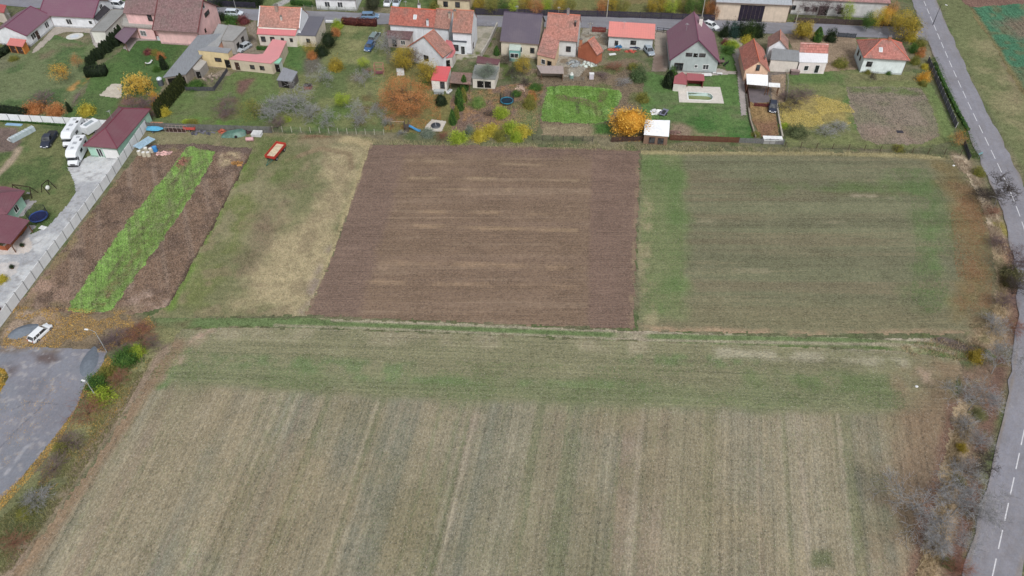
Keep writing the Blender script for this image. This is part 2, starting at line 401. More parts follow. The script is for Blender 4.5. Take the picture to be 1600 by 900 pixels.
# the near land under the plots: a painted sheet
sheet('grassland', [(-260,-60),(1860,-60),(1860,960),(-260,960)], 0.0, A(100,104,74), [
    dict(k='noise', s=9, lo=.42, hi=.62, c=A(122,116,90), seed=4),
    dict(k='noise', s=3, lo=.5, hi=.7, c=A(84,100,58), seed=9),
    # verge between field and road
    dict(k='poly', p=[(1485,235),(1520,250),(1560,330),(1590,420),(1600,470),(1590,520),(1560,560),(1500,560),(1540,470),(1550,400),(1530,300)], c=A(132,112,90), fe=1.5),
    dict(k='line', p=[(1500,250),(1530,310),(1548,340),(1556,370)], w=1.6, c=A(172,156,132)),
    dict(k='line', p=[(1556,400),(1566,450),(1560,500),(1545,530)], w=2.2, c=A(158,138,104)),
    dict(k='line', p=[(1586,440),(1600,500),(1600,540)], w=2.4, c=A(112,80,70), amp=.8),
    dict(k='line', p=[(1545,360),(1580,400),(1590,440)], w=1.6, c=A(122,88,68), amp=.7),
    dict(k='line', p=[(1560,350),(1575,365)], w=1.0, c=A(130,120,50)),
    dict(k='poly', p=[(1500,570),(1590,560),(1560,640),(1545,700),(1520,780),(1490,930),(1430,930),(1450,830),(1490,640)], c=A(122,102,84), fe=1.0),
    dict(k='line', p=[(1508,640),(1492,700),(1484,740),(1470,800),(1455,860),(1440,930)], w=1.6, c=A(172,150,116), na=1.2),
    dict(k='line', p=[(1565,560),(1550,640),(1535,700)], w=.9, c=A(112,82,72), amp=.7),
    dict(k='line', p=[(1528,760),(1500,860),(1490,920)], w=.8, c=A(110,78,70), amp=.8),
    dict(k='noise', s=1.3, lo=.6, hi=.72, c=A(96,100,58), seed=31, amp=.5),
    # right of the big road: verge and green land
    dict(k='poly', p=[(1450,-60),(1800,-60),(1800,420),(1620,300),(1560,200),(1500,90)], c=A(108,116,74), fe=1.0),
    dict(k='poly', p=[(1520,60),(1560,60),(1600,150),(1640,260),(1580,200),(1530,110)], c=A(134,130,92), fe=3, patch=4),
    dict(k='poly', p=[(1575,0),(1590,60),(1600,120),(1590,160),(1570,110)], c=A(130,116,88), fe=2),
    # beside the car park
    dict(k='poly', p=[(240,500),(300,515),(190,640),(100,760),(20,880),(-100,1000),(-100,900),(60,720),(150,600)], c=A(130,130,86), fe=1.5),
    dict(k='line', p=[(262,545),(215,610),(150,690),(90,780),(30,870),(-20,950)], w=1.2, c=A(142,124,104)),
    dict(k='poly', p=[(60,750),(110,750),(70,830),(0,880),(-20,830)], c=A(96,104,66), fe=2),
    # under the car and lamp posts: leaf litter on earth
    dict(k='poly', p=[(20,478),(210,490),(240,505),(235,525),(165,550),(-40,545),(5,505)], c=A(124,108,84), fe=1.0),
    dict(k='poly', p=[(28,488),(80,484),(100,500),(95,520),(60,540),(10,545),(5,515)], c=A(158,138,118), fe=.7, patch=1.2),
    dict(k='line', p=[(150,545),(200,522),(230,508)], w=1.2, c=A(92,84,76)),
], m_grass, res=.6, rag=0)

# crops and fields -------------------------------------------------
F1 = [(285,514),(400,511),(700,521),(1000,534),(1400,546),(1500,562),(1492,640),(1470,740),(1448,830),(1425,940),(-10,940),(20,898),(110,775),(200,645),(262,548)]
uv1 = rowuv(9.75, .058, 55)
HEAD = [G(*p) for p in [(200,480),(1000,500),(1600,530),(1560,648),(1300,646),(1000,634),(600,622),(150,590)]]
def uvh(x, y):                            # on the headland the drill rows run across
    u, v = uv1(x, y); h = sdf(x, y, HEAD) + (fbm(x, y, 4, 77) - .5) * 2 < 0
    return np.where(h, y + .04 * x, u), np.where(h, x, v)
sheet('stubble_field', F1, 0.02, A(143,136,116), [
    dict(k='noise', s=1, sx=2.6, sy=160, uv=uv1, lo=.38, hi=.66, c=A(124,124,110), seed=21),
    dict(k='noise', s=1, sx=1.1, sy=120, uv=uv1, lo=.52, hi=.66, c=A(152,146,128), seed=24, amp=.75),
    dict(k='noise', s=1, sx=1.3, sy=150, uv=uv1, lo=.6, hi=.68, c=A(110,116,90), seed=27, amp=.7),
    dict(k='noise', s=1, sx=2.2, sy=150, uv=uv1, lo=.6, hi=.72, c=A(134,120,110), seed=28, amp=.6),
    dict(k='noise', s=16, lo=.45, hi=.65, c=A(140,128,104), seed=33, amp=.5),
    dict(k='noise', s=12, lo=.5, hi=.7, c=A(108,106,80), seed=34, amp=.45),
    dict(k='line', p=[(752,622),(700,840),(684,905)], w=.3, c=A(156,147,132), na=.6, ns=6, amp=.35),
    dict(k='line', p=[(733,650),(690,830),(672,905)], w=.32, c=A(106,112,86), na=.6, ns=6, amp=.6),
    dict(k='line', p=[(1006,640),(985,830),(978,940)], w=.4, c=A(158,148,134), na=.6, ns=6, amp=.5),
    dict(k='line', p=[(1223,640),(1232,790),(1238,900)], w=.35, c=A(104,112,82), na=.6, ns=6, amp=.6),
    dict(k='line', p=[(1245,640),(1256,790),(1266,900)], w=.35, c=A(160,150,136), na=.6, ns=6, amp=.5),
    dict(k='poly', p=[(120,720),(350,600),(420,640),(330,800),(100,900),(40,880)], c=A(146,136,114), fe=8, amp=.5),
    dict(k='poly', p=[(800,640),(960,640),(930,940),(760,940)], c=A(112,112,90), fe=6, amp=.4),
    dict(k='poly', p=[(1020,640),(1220,640),(1220,940),(1000,940)], c=A(150,140,118), fe=6, amp=.5),
    # headland: rows run across here, greener
    dict(k='poly', p=[(285,508),(1000,528),(1500,556),(1494,640),(1300,646),(1000,634),(600,622),(240,592)], c=A(124,124,98), fe=.8, na=.5),
    dict(k='poly', p=[(250,572),(600,586),(1000,598),(1400,612),(1400,646),(1000,634),(600,620),(215,592)], c=A(110,120,88), fe=2.2, na=1.0, ns=6, amp=.7),
    dict(k='noise', s=1, sx=60, sy=1.6, lo=.56, hi=.68, c=A(100,124,78), seed=51, amp=.0),
    dict(k='line', p=[(300,560),(500,570),(640,578)], w=1.5, c=A(98,120,80), patch=2, amp=.7),
    dict(k='line', p=[(560,590),(760,598),(1000,602)], w=.8, c=A(100,120,80), patch=2, amp=.7),
    dict(k='line', p=[(980,560),(1180,566)], w=1.2, c=A(100,124,80), patch=1.5, amp=.7),
    dict(k='line', p=[(1180,590),(1380,600)], w=2.2, c=A(100,114,78), patch=2.5, amp=.8),
    dict(k='line', p=[(1120,552),(1300,558),(1410,566)], w=1.1, c=A(162,158,138), patch=3, amp=.8),
    dict(k='line', p=[(320,520),(700,532),(1000,543)], w=1.6, c=A(150,144,122), patch=4, amp=.8),
    dict(k='line', p=[(255,585),(300,540),(330,515)], w=1.3, c=A(160,142,126), patch=2),
    dict(k='line', p=[(250,600),(262,575),(285,560)], w=1.6, c=A(96,124,76), patch=1.5, amp=.8),
    # brown earth at the right-hand edge
    dict(k='poly', p=[(1440,560),(1520,560),(1500,700),(1480,940),(1380,940),(1400,830),(1380,740),(1410,640)], c=A(130,108,90), fe=4, na=1.2, amp=.7),
    dict(k='line', p=[(1490,640),(1478,720),(1452,800),(1432,900)], w=1.3, c=A(122,94,84), na=1, amp=.7),
    dict(k='poly', p=[(1436,578),(1455,580),(1458,598),(1442,600)], c=A(166,146,130), fe=1),
    dict(k='line', p=[(20,898),(110,775),(200,645),(275,540)], w=1.6, c=A(136,118,98), na=.6),
    dict(k='poly', p=[(1268,860),(1300,860),(1302,886),(1268,886)], c=A(92,102,72), fe=.5, amp=.8),
], m_stubble, res=.4, rag=.35, uvf=uvh)

F2 = [(580,226),(700,226),(860,230),(1000,236),(996,340),(992,440),(990,514),(850,509),(700,502),(560,496),(478,492),(520,400)]
uv2 = rot_uv(90)
sheet('ploughed_field', F2, 0.03, A(122,105,90), [
    dict(k='noise', s=1, sx=60, sy=2.2, lo=.45, hi=.72, c=A(133,115,101), seed=61, amp=.5),
    dict(k='noise', s=1, sx=26, sy=.6, lo=.58, hi=.74, c=A(156,138,120), seed=63, amp=.4),
    dict(k='line', p=[(660,252),(760,255),(880,260)], w=.45, c=A(146,128,108), patch=5),
    dict(k='line', p=[(640,278),(760,279),(900,283)], w=.5, c=A(152,134,112), patch=6),
    dict(k='line', p=[(650,296),(800,296)], w=.35, c=A(146,128,108), patch=5),
    dict(k='line', p=[(640,331),(760,332),(880,336)], w=.5, c=A(150,130,108), patch=5),
    dict(k='line', p=[(620,352),(740,356),(900,360)], w=.5, c=A(150,130,108), patch=5),
    dict(k='line', p=[(600,410),(700,412),(880,418)], w=.6, c=A(146,126,106), patch=4),
    dict(k='line', p=[(560,440),(720,445),(900,448)], w=.5, c=A(146,126,106), patch=4),
    dict(k='poly', p=[(575,226),(640,226),(560,496),(478,494)], c=A(120,103,93), fe=1.0),
    dict(k='poly', p=[(925,230),(1000,236),(992,516),(918,512)], c=A(120,102,92), fe=.4),
    dict(k='poly', p=[(575,222),(1000,232),(998,246),(572,238)], c=A(117,100,91), fe=2),
    dict(k='line', p=[(985,516),(998,236)], w=.35, c=A(140,124,104), patch=1.5),
    dict(k='line', p=[(480,494),(580,226)], w=.35, c=A(150,136,112), patch=2),
], m_plough, res=.4, rag=.2, uvf=uv2)

F3 = [(1002,236),(1150,237),(1300,238),(1430,240),(1486,248),(1512,275),(1532,315),(1548,370),(1556,420),(1556,470),(1545,505),(1500,522),(1250,522),(1000,516),(994,440),(998,340)]
GR = A(98,118,76); BR = A(112,94,74)
sheet('green_field', F3, 0.025, A(113,115,92), [
    dict(k='noise', s=1, sx=55, sy=1.5, lo=.42, hi=.68, c=A(108,109,88), seed=71),
    dict(k='noise', s=1, sx=35, sy=.8, lo=.56, hi=.70, c=A(134,128,104), seed=73, amp=.45),
    dict(k='noise', s=1, sx=60, sy=3.0, lo=.5, hi=.66, c=A(116,105,88), seed=76, amp=.5),
    dict(k='poly', p=[(1000,470),(1540,480),(1545,530),(998,530)], c=A(122,118,94), fe=3, amp=.7),
    dict(k='poly', p=[(1000,240),(1068,240),(1072,500),(1000,500)], c=A(116,124,90), fe=1.2),
    dict(k='poly', p=[(1040,258),(1068,256),(1072,460),(1040,455)], c=GR, fe=2.2, patch=6),
    dict(k='poly', p=[(1002,245),(1060,250),(1050,290),(1004,285)], c=GR, fe=2.5, patch=4),
    dict(k='poly', p=[(1010,460),(1045,455),(1040,490),(1008,490)], c=GR, fe=1.5, patch=3),
    dict(k='poly', p=[(1400,262),(1450,268),(1475,320),(1490,400),(1480,470),(1440,485),(1420,450),(1436,400),(1430,320),(1380,300)], c=A(100,118,80), fe=3, patch=4),
    dict(k='poly', p=[(1180,285),(1420,290),(1430,305),(1180,300)], c=A(90,112,66), fe=2, patch=5, amp=.7),
    dict(k='poly', p=[(1450,245),(1500,260),(1530,320),(1550,400),(1545,470),(1490,500),(1500,420),(1490,330)], c=A(118,106,76), fe=2.5, amp=.9),
    dict(k='line', p=[(1505,300),(1530,350),(1540,400),(1530,460),(1510,490)], w=2.6, c=A(128,100,78), na=1.2, patch=3, amp=.6),
    dict(k='line', p=[(1000,238),(1300,239),(1480,246)], w=.8, c=A(160,152,116)),
    dict(k='line', p=[(1325,305),(1395,308)], w=.45, c=A(156,148,128), patch=1.5, amp=.7),
    dict(k='line', p=[(1080,345),(1200,350),(1320,347)], w=.4, c=A(142,136,114), patch=2, amp=.6),
    dict(k='line', p=[(1072,420),(1200,424)], w=.6, c=A(142,136,114), patch=2, amp=.6),
    dict(k='line', p=[(1010,300),(1008,420),(1018,500)], w=1.2, c=A(146,140,112), patch=3),
    dict(k='line', p=[(996,516),(1250,524),(1520,522)], w=1.0, c=A(150,132,110), patch=3),
], m_green, res=.4, rag=.25, uvf=rot_uv(90))

# meadow beside the plough
F4 = [(425,208),(580,214),(582,226),(520,400),(480,493),(228,497),(262,478),(330,350),(395,232),(230,226),(232,204)]
sheet('meadow', F4, 0.012, A(132,129,102), [
    dict(k='noise', s=7, lo=.4, hi=.6, c=A(116,119,88), seed=81),
    dict(k='poly', p=[(400,225),(440,225),(330,480),(262,480)], c=A(112,120,78), fe=2, patch=4),
    dict(k='poly', p=[(520,230),(576,232),(478,490),(380,490),(360,480),(420,380),(500,320)], c=A(164,153,124), fe=2.4, na=1.3, amp=.95),
    dict(k='noise', s=3, lo=.52, hi=.68, c=A(138,126,104), seed=84, amp=.6),
    dict(k='line', p=[(450,250),(500,232),(545,240),(550,262)], w=.7, c=A(136,122,100), ns=1),
    dict(k='line', p=[(392,238),(330,352),(264,480)], w=1.1, c=A(104,128,66), patch=3),
    dict(k='line', p=[(520,390),(495,450),(482,485)], w=1.6, c=A(142,130,120), patch=3),
    dict(k='line', p=[(485,495),(582,222)], w=.7, c=A(160,150,118)),
    dict(k='poly', p=[(425,206),(590,212),(620,214),(600,228),(420,216)], c=A(120,100,80), fe=1.0, patch=3),
    dict(k='poly', p=[(395,212),(460,212),(470,250),(420,300),(392,300)], c=A(98,110,70), fe=2.5, patch=4),
    dict(k='line', p=[(540,218),(585,226)], w=1.4, c=A(168,156,124)),
    dict(k='poly', p=[(440,290),(470,290),(400,420),(360,430)], c=A(118,104,90), fe=2, patch=3, amp=.7),
], m_meadow, res=.35, rag=.3, uvf=rowuv(-25))

# kitchen plot: dug soil with a bright green strip
F5 = [(232,226),(300,224),(396,232),(335,350),(264,478),(215,491),(120,492),(55,484),(26,478),(72,424),(130,350),(180,285),(214,244)]
sheet('garden_soil', F5, 0.03, A(119,100,86), [
    dict(k='noise', s=1, sx=1.2, sy=20, uv=rowuv(-22), lo=.5, hi=.7, c=A(136,120,108), seed=91, amp=.7),
    dict(k='noise', s=2.5, lo=.55, hi=.7, c=A(92,78,70), seed=92, amp=.7),
    dict(k='line', p=[(232,232),(300,226),(392,236)], w=1.5, c=A(104,90,84)),
    dict(k='poly', p=[(345,238),(378,236),(372,250),(345,258)], c=A(168,154,126), fe=1, patch=1.2),
    dict(k='poly', p=[(258,228),(282,226),(275,236),(255,238)], c=A(124,116,84), fe=1, patch=1.2),
    dict(k='line', p=[(176,290),(130,355),(90,410),(40,476)], w=.9, c=A(128,116,88), patch=1.5),
    dict(k='line', p=[(180,430),(210,470),(250,478)], w=2.2, c=A(150,132,120), patch=2),
    dict(k='line', p=[(60,440),(100,478)], w=2.4, c=A(146,124,110), patch=2),
    dict(k='poly', p=[(40,470),(220,480),(215,495),(20,490)], c=A(120,108,82), fe=1.2, patch=2),
    dict(k='line', p=[(396,232),(335,350),(264,478)], w=.35, c=A(76,64,56)),
], m_soil, res=.3, rag=.25, uvf=rowuv(-22))
CROP = [(292,228),(338,237),(326,262),(265,360),(175,484),(160,487),(105,486),(118,462),(200,345),(268,262)]
sheet('green_crop_strip', CROP, 0.045, A(122,164,72), [
    dict(k='noise', s=1.6, lo=.5, hi=.68, c=A(104,128,68), seed=95, amp=.6), dict(k='noise', s=1, sx=.8, sy=30, uv=rowuv(-22), lo=.5, hi=.66, c=A(112,120,80), seed=96, amp=.7),
    dict(k='poly', p=[(312,248),(322,250),(300,290),(225,400),(165,482),(140,484),(220,370),(290,280)], c=A(112,118,82), fe=.8, patch=1.5, amp=.8),
    dict(k='poly', p=[(284,248),(300,245),(292,262),(278,268)], c=A(128,96,84), fe=.5, na=1.2),
    dict(k='line', p=[(288,262),(220,360),(160,450)], w=.5, c=A(106,104,76), patch=2),
    dict(k='poly', p=[(255,300),(300,300),(240,400),(190,420),(180,410)], c=A(104,128,62), fe=1.2, patch=1.2),
    dict(k='line', p=[(325,250),(250,365),(185,470)], w=.4, c=A(108,112,76), patch=2), dict(k='line', p=[(300,250),(200,400),(140,480)], w=.25, c=A(100,110,66), patch=2, amp=.8),
    dict(k='poly', p=[(215,390),(235,370),(165,478),(148,478)], c=A(116,100,72), fe=.8, patch=.8, amp=.9),
], m_crop, res=.22, rag=.35, uvf=rowuv(-22))

# dirt track with two wheel ruts
TRK = [(226,498),(480,497),(700,505),(1000,518),(1250,527),(1400,530),(1480,528),(1540,545),(1560,560),(1500,562),(1400,548),(1000,533),(700,520),(400,510),(290,514),(240,510)]
sheet('dirt_track', TRK, 0.035, A(112,120,82), [
    dict(k='noise', s=3, lo=.45, hi=.65, c=A(90,112,58), seed=101),
    dict(k='line', p=[(520,501),(600,504),(700,508),(1000,520),(1250,524),(1380,528),(1460,532),(1510,545),(1550,562)], w=.42, c=A(164,154,136), na=.5),
    dict(k='line', p=[(460,508),(560,512),(700,517),(1000,530),(1250,536),(1380,538),(1450,542),(1490,552)], w=.40, c=A(156,148,126), na=.5, amp=.9),
    dict(k='line', p=[(480,495),(700,503),(990,516)], w=.8, c=A(164,148,128), patch=2),
    dict(k='line', p=[(250,502),(450,504),(700,512),(980,524)], w=1.2, c=A(98,120,70), na=.6),
    dict(k='line', p=[(1005,526),(1200,530),(1350,533)], w=1.1, c=A(102,122,74), na=.6),
    dict(k='line', p=[(520,500),(700,507),(1000,519),(1250,523),(1380,527),(1460,532),(1510,545),(1550,562)], w=.34, c=A(160,150,130), na=.7, amp=.85),
    dict(k='line', p=[(430,509),(560,513),(700,518.5),(1000,531.5),(1250,536),(1380,538),(1450,542),(1490,552)], w=.32, c=A(152,144,122), na=.7, amp=.8),
    dict(k='poly', p=[(960,514),(1008,516),(1012,534),(962,534)], c=A(156,144,124), fe=1, amp=.8),
    dict(k='poly', p=[(1380,536),(1440,540),(1470,560),(1400,548)], c=A(150,146,112), fe=1, amp=.7),
    dict(k='poly', p=[(215,500),(300,500),(290,514),(240,512)], c=A(112,100,74), fe=1, amp=.7),
    dict(k='line', p=[(1470,530),(1500,540),(1530,552)], w=1.2, c=A(100,88,84)),
], m_grass, res=.25, rag=.25)

# gardens ----------------------------------------------------------
LG = A(84,104,64); LD = A(62,96,48)
def lawn(name, poly, base, layers, mat=None, z=.012, res=.4, rag=.2): return sheet(name, poly, z, tuple(b*k for b, k in zip(base, (1.30, 1.20, 1.14))) if mat is None else base, layers, mat or m_grass, res=res, rag=rag)
lawn('lawn', [(-60,70),(50,80),(85,55),(148,70),(152,110),(128,140),(110,170),(100,184),(-60,178)], A(92,108,72), [
    dict(k='noise', s=5, lo=.45, hi=.62, c=A(78,104,58), seed=111), dict(k='poly', p=[(-40,80),(30,90),(20,150),(-40,140)], c=A(108,112,84), fe=3, patch=5),
    dict(k='line', p=[(100,56),(140,72),(146,100)], w=3, c=A(76,108,50), patch=3), dict(k='line', p=[(65,90),(100,72),(130,70)], w=1.6, c=A(116,110,84), patch=2),
    dict(k='line', p=[(114,138),(128,128),(136,122)], w=1.2, c=A(176,128,44), patch=1), dict(k='poly', p=[(116,150),(136,132),(148,136),(130,160),(114,162)], c=A(112,92,92), fe=.8)])
lawn('lawn', [(148,108),(175,90),(210,62),(250,60),(290,62),(305,70),(262,112),(248,150),(230,186),(100,184),(130,150)], A(66,98,46), [
    dict(k='noise', s=4, lo=.45, hi=.65, c=A(82,106,56), seed=121), dict(k='poly', p=[(190,150),(250,150),(232,186),(180,186)], c=A(116,84,72), fe=1.5, patch=2),
    dict(k='poly', p=[(205,66),(290,64),(262,100),(200,100)], c=A(52,92,36), fe=2, amp=.7)])
lawn('lawn', [(250,150),(290,142),(345,142),(358,114),(400,112),(440,118),(425,206),(300,202),(236,192)], A(82,106,54), [
    dict(k='noise', s=4, lo=.45, hi=.62, c=A(98,112,64), seed=131), dict(k='line', p=[(340,124),(300,165),(270,200)], w=1.5, c=A(108,118,80), patch=3),
    dict(k='poly', p=[(372,126),(396,124),(392,134),(380,150),(368,146)], c=A(114,84,76), fe=.8, na=1), dict(k='poly', p=[(345,155),(372,155),(365,190),(335,188)], c=A(108,90,76), fe=1.5, patch=1.5),
    dict(k='line', p=[(280,185),(360,192)], w=1.2, c=A(90,128,40), patch=1)])
lawn('lawn', [(440,60),(505,70),(520,36),(600,40),(604,90),(600,140),(602,206),(425,204),(440,118)], A(104,114,70), [
    dict(k='noise', s=5, lo=.42, hi=.6, c=A(94,110,62), seed=141), dict(k='poly', p=[(440,62),(475,70),(470,110),(446,104)], c=A(76,112,50), fe=1.5),
    dict(k='line', p=[(530,48),(560,60),(560,90)], w=3, c=A(132,132,86), patch=4), dict(k='poly', p=[(478,92),(500,86),(498,112),(478,118)], c=A(98,96,86), fe=1),
    dict(k='poly', p=[(560,150),(610,140),(604,200),(560,196)], c=A(108,96,58), fe=2, patch=2), dict(k='line', p=[(500,190),(540,170),(560,160)], w=3, c=A(88,112,50), patch=3),
    dict(k='poly', p=[(545,118),(580,116),(580,150),(552,150)], c=A(112,104,82), fe=2, patch=3)])
lawn('lawn', [(600,100),(672,100),(672,142),(706,150),(716,168),(708,208),(602,207)], A(104,106,58), [
    dict(k='noise', s=3, lo=.45, hi=.62, c=A(118,112,60), seed=151), dict(k='poly', p=[(604,150),(660,150),(650,190),(610,192)], c=A(132,104,66), fe=2, patch=1.5)])
lawn('garden_bed', [(706,150),(735,142),(800,132),(850,128),(842,200),(740,208),(704,208)], A(118,100,90), [
    dict(k='noise', s=2.5, lo=.5, hi=.68, c=A(98,104,64), seed=161, amp=.7), dict(k='noise', s=1, lo=.58, hi=.7, c=A(160,124,86), seed=163, amp=.6),
    dict(k='poly', p=[(812,170),(845,168),(842,212),(800,212)], c=A(104,112,76), fe=1.5)], mat=m_soil, z=.02)
lawn('garden_bed', [(812,108),(935,104),(985,90),(1005,100),(1005,150),(980,190),(960,214),(846,212),(842,150)], A(118,106,90), [
    dict(k='noise', s=4, lo=.48, hi=.66, c=A(96,106,66), seed=171, amp=.8), dict(k='poly', p=[(846,196),(950,196),(950,216),(840,214)], c=A(136,126,104), fe=1.2),
    dict(k='poly', p=[(928,196),(956,190),(962,210),(926,210)], c=A(70,104,52), fe=1)], mat=m_soil, z=.016)
sheet('green_crop_plot', [(855,136),(900,134),(940,137),(968,142),(972,152),(958,175),(950,190),(925,194),(880,192),(846,190),(848,165)], .045, A(112,148,70), [
    dict(k='noise', s=1.3, lo=.5, hi=.68, c=A(84,128,40), seed=181, amp=.7), dict(k='line', p=[(876,152),(895,156),(918,160),(930,168)], w=1.1, c=A(112,92,80), na=1.4, ns=1),
    dict(k='line', p=[(944,145),(940,158)], w=.9, c=A(108,96,74), na=1.2), dict(k='line', p=[(902,160),(903,176)], w=.5, c=A(88,84,74)),
    dict(k='poly', p=[(918,166),(945,160),(950,180),(925,186)], c=A(112,126,70), fe=1, patch=1)], m_crop, res=.25, rag=.3)
lawn('lawn', [(1010,112),(1050,122),(1150,112),(1156,150),(1170,182),(1178,222),(1050,220),(1046,190),(1005,185),(1000,150)], A(72,108,50), [
    dict(k='noise', s=4, lo=.45, hi=.65, c=A(88,112,62), seed=191), dict(k='line', p=[(1050,170),(1100,176),(1160,178)], w=3, c=A(104,116,76), patch=4),
    dict(k='poly', p=[(1046,190),(1080,200),(1076,220),(1046,220)], c=A(136,118,98), fe=1, na=1.2), dict(k='poly', p=[(1080,205),(1130,205),(1126,220),(1078,220)], c=A(122,118,84), fe=1, patch=1),
    dict(k='line', p=[(1100,190),(1160,190),(1172,215)], w=4, c=A(58,104,38), patch=5)])
lawn('lawn', [(1126,60),(1155,80),(1152,112),(1136,110),(1126,98)], A(64,100,44), [])
lawn('lawn', [(1227,112),(1330,108),(1425,112),(1448,120),(1470,160),(1496,220),(1420,234),(1230,230),(1222,170)], A(98,110,66), [
    dict(k='noise', s=4, lo=.45, hi=.62, c=A(112,116,76), seed=201), dict(k='poly', p=[(1232,114),(1300,112),(1318,130),(1240,132)], c=A(84,112,54), fe=1.5),
    dict(k='poly', p=[(1216,158),(1270,150),(1310,158),(1335,180),(1320,190),(1218,196)], c=A(150,136,70), fe=2.5, na=1),
    dict(k='line', p=[(1340,120),(1440,122)], w=1.6, c=A(118,118,78)), dict(k='line', p=[(1450,130),(1470,170),(1484,215)], w=1.6, c=A(104,124,66)),
    dict(k='line', p=[(1318,120),(1322,160),(1342,200)], w=1.2, c=A(86,112,54), patch=2)])
lawn('garden_bed', [(1322,136),(1400,136),(1440,138),(1456,168),(1468,212),(1440,226),(1372,226),(1345,216),(1330,175)], A(128,119,108), [
    dict(k='noise', s=5, lo=.5, hi=.68, c=A(112,114,92), seed=211, amp=.6), dict(k='poly', p=[(1350,200),(1460,205),(1460,226),(1360,224)], c=A(138,120,110), fe=4, amp=.6),
    dict(k='line', p=[(1340,138),(1440,142)], w=2.2, c=A(96,108,72), patch=3)], mat=m_soil, z=.02)
# left yard by the wall
lawn('lawn', [(-90,186),(104,196),(150,200),(150,240),(122,300),(80,356),(50,366),(0,372),(-90,372)], A(96,106,66), [
    dict(k='noise', s=5, lo=.45, hi=.62, c=A(82,102,54), seed=221), dict(k='poly', p=[(-40,198),(28,200),(34,222),(20,236),(-40,240)], c=A(112,96,90), fe=.6),
    dict(k='line', p=[(30,232),(14,256),(-10,280)], w=.8, c=A(156,140,118)), dict(k='line', p=[(70,300),(90,320),(60,350)], w=2, c=A(76,104,48), patch=2),
    dict(k='poly', p=[(60,195),(104,196),(100,205),(60,203)], c=A(70,92,48), fe=1)])
# far side of the street
lawn('lawn', [(320,0),(560,-60),(740,-60),(740,14),(660,12),(340,9)], A(88,106,60), [dict(k='noise', s=4, lo=.45, hi=.62, c=A(74,98,44), seed=231),
    dict(k='line', p=[(434,8),(450,0)], w=1.2, c=A(160,160,160)), dict(k='line', p=[(546,14),(558,-2)], w=1.2, c=A(165,165,165))])
lawn('lawn', [(740,-60),(1120,-60),(1124,28),(1110,32),(740,22)], A(98,104,60), [dict(k='noise', s=3, lo=.45, hi=.62, c=A(120,108,66), seed=241)])
lawn('grass_verge', [(740,22),(930,27),(1150,34),(1300,40),(1430,46),(1430,38),(1300,34),(1150,28),(930,20),(740,16)], A(88,102,54), [dict(k='noise', s=3, lo=.5, hi=.65, c=A(122,112,66), seed=243),
    dict(k='line', p=[(1240,37),(1300,40),(1400,43)], w=.9, c=A(170,148,60), patch=1)], z=.02)
# beyond the big road
sheet('cabbage_field', [(1516,12),(1600,6),(1800,0),(1800,500),(1672,260),(1610,165),(1575,110),(1552,66),(1530,40)], .02, A(66,116,88), [
    dict(k='noise', s=2.5, lo=.5, hi=.66, c=A(92,108,80), seed=251), dict(k='poly', p=[(1560,35),(1640,20),(1640,60),(1590,60)], c=A(124,104,92), fe=3, amp=.8),
    dict(k='line', p=[(1516,14),(1560,85),(1600,150),(1660,250)], w=1.2, c=A(120,112,76))], m_crop, res=.4, rag=.5)
sheet('bare_field', [(1500,-80),(1900,-80),(1800,2),(1600,8),(1516,12),(1500,0)], .015, A(120,96,88), [dict(k='noise', s=1, sx=30, sy=1.2, lo=.45, hi=.65, c=A(136,112,104), seed=261)], m_soil, res=.6, rag=.3)

# paved places -----------------------------------------------------
def paved(name, poly, c, layers=(), z=.03, mat=None, res=.3, rag=.03): return sheet(name, poly, z, c, list(layers), mat or m_conc, res=res, rag=rag)
STREET = [G(*p) for p in [(-260,-22),(-80,-5),(50,4),(190,11),(330,20),(480,27),(760,33),(930,36),(1150,41),(1300,47),(1400,51),(1465,56)]]
STREET = smooth_line(resample(STREET, 3), 6)
strip('street', STREET, 3.0, .10, A(132,134,144), m_asphalt, [dict(k='noise', s=5, lo=.45, hi=.6, c=A(130,131,138), seed=301), dict(k='noise', s=1, sx=20, sy=.7, lo=.55, hi=.68, c=A(122,123,130), seed=302, amp=.7)], wob=.35)
ROADPX = [(1395,-120),(1418,-60),(1440,-5),(1461,44.6),(1484,100),(1503,142),(1518,174),(1535,210),(1556,250),(1585,309),(1603,350),(1622,420),(1630,500),(1622,580),(1609,640),(1594,702),(1576,777),(1559,863),(1545,925),(1530,990),(1515,1060)]
ROAD = smooth_line(resample([G(*p) for p in ROADPX], 2), 60)
strip('main_road', ROAD, (3.15, 3.0), .12, A(134,135,145), m_asphalt, [dict(k='noise', s=6, lo=.42, hi=.6, c=A(132,132,140), seed=305),
     dict(k='noise', s=1.2, lo=.6, hi=.7, c=A(120,118,122), seed=306, amp=.5)] + [dict(k='line', p=[unG(p[0]+o_, p[1]) for p in ROAD[::3]], w=.33, c=A(130,131,139), amp=.55, na=.5, ns=4) for o_ in (-2.3,-.8,.9,2.3)] +
     [dict(k='line', p=[unG(p[0]+o_, p[1]) for p in ROAD[::3]], w=.3, c=A(128,118,104), amp=.7, patch=2.5, na=1.5, ns=1) for o_ in (-3.25,3.2)], wob=.3, nd=18)
paved('road_junction', [(1405,44),(1462,44),(1478,70),(1472,100),(1462,86),(1452,64),(1405,57)], A(146,147,152), z=.04, mat=m_asphalt, rag=.15)
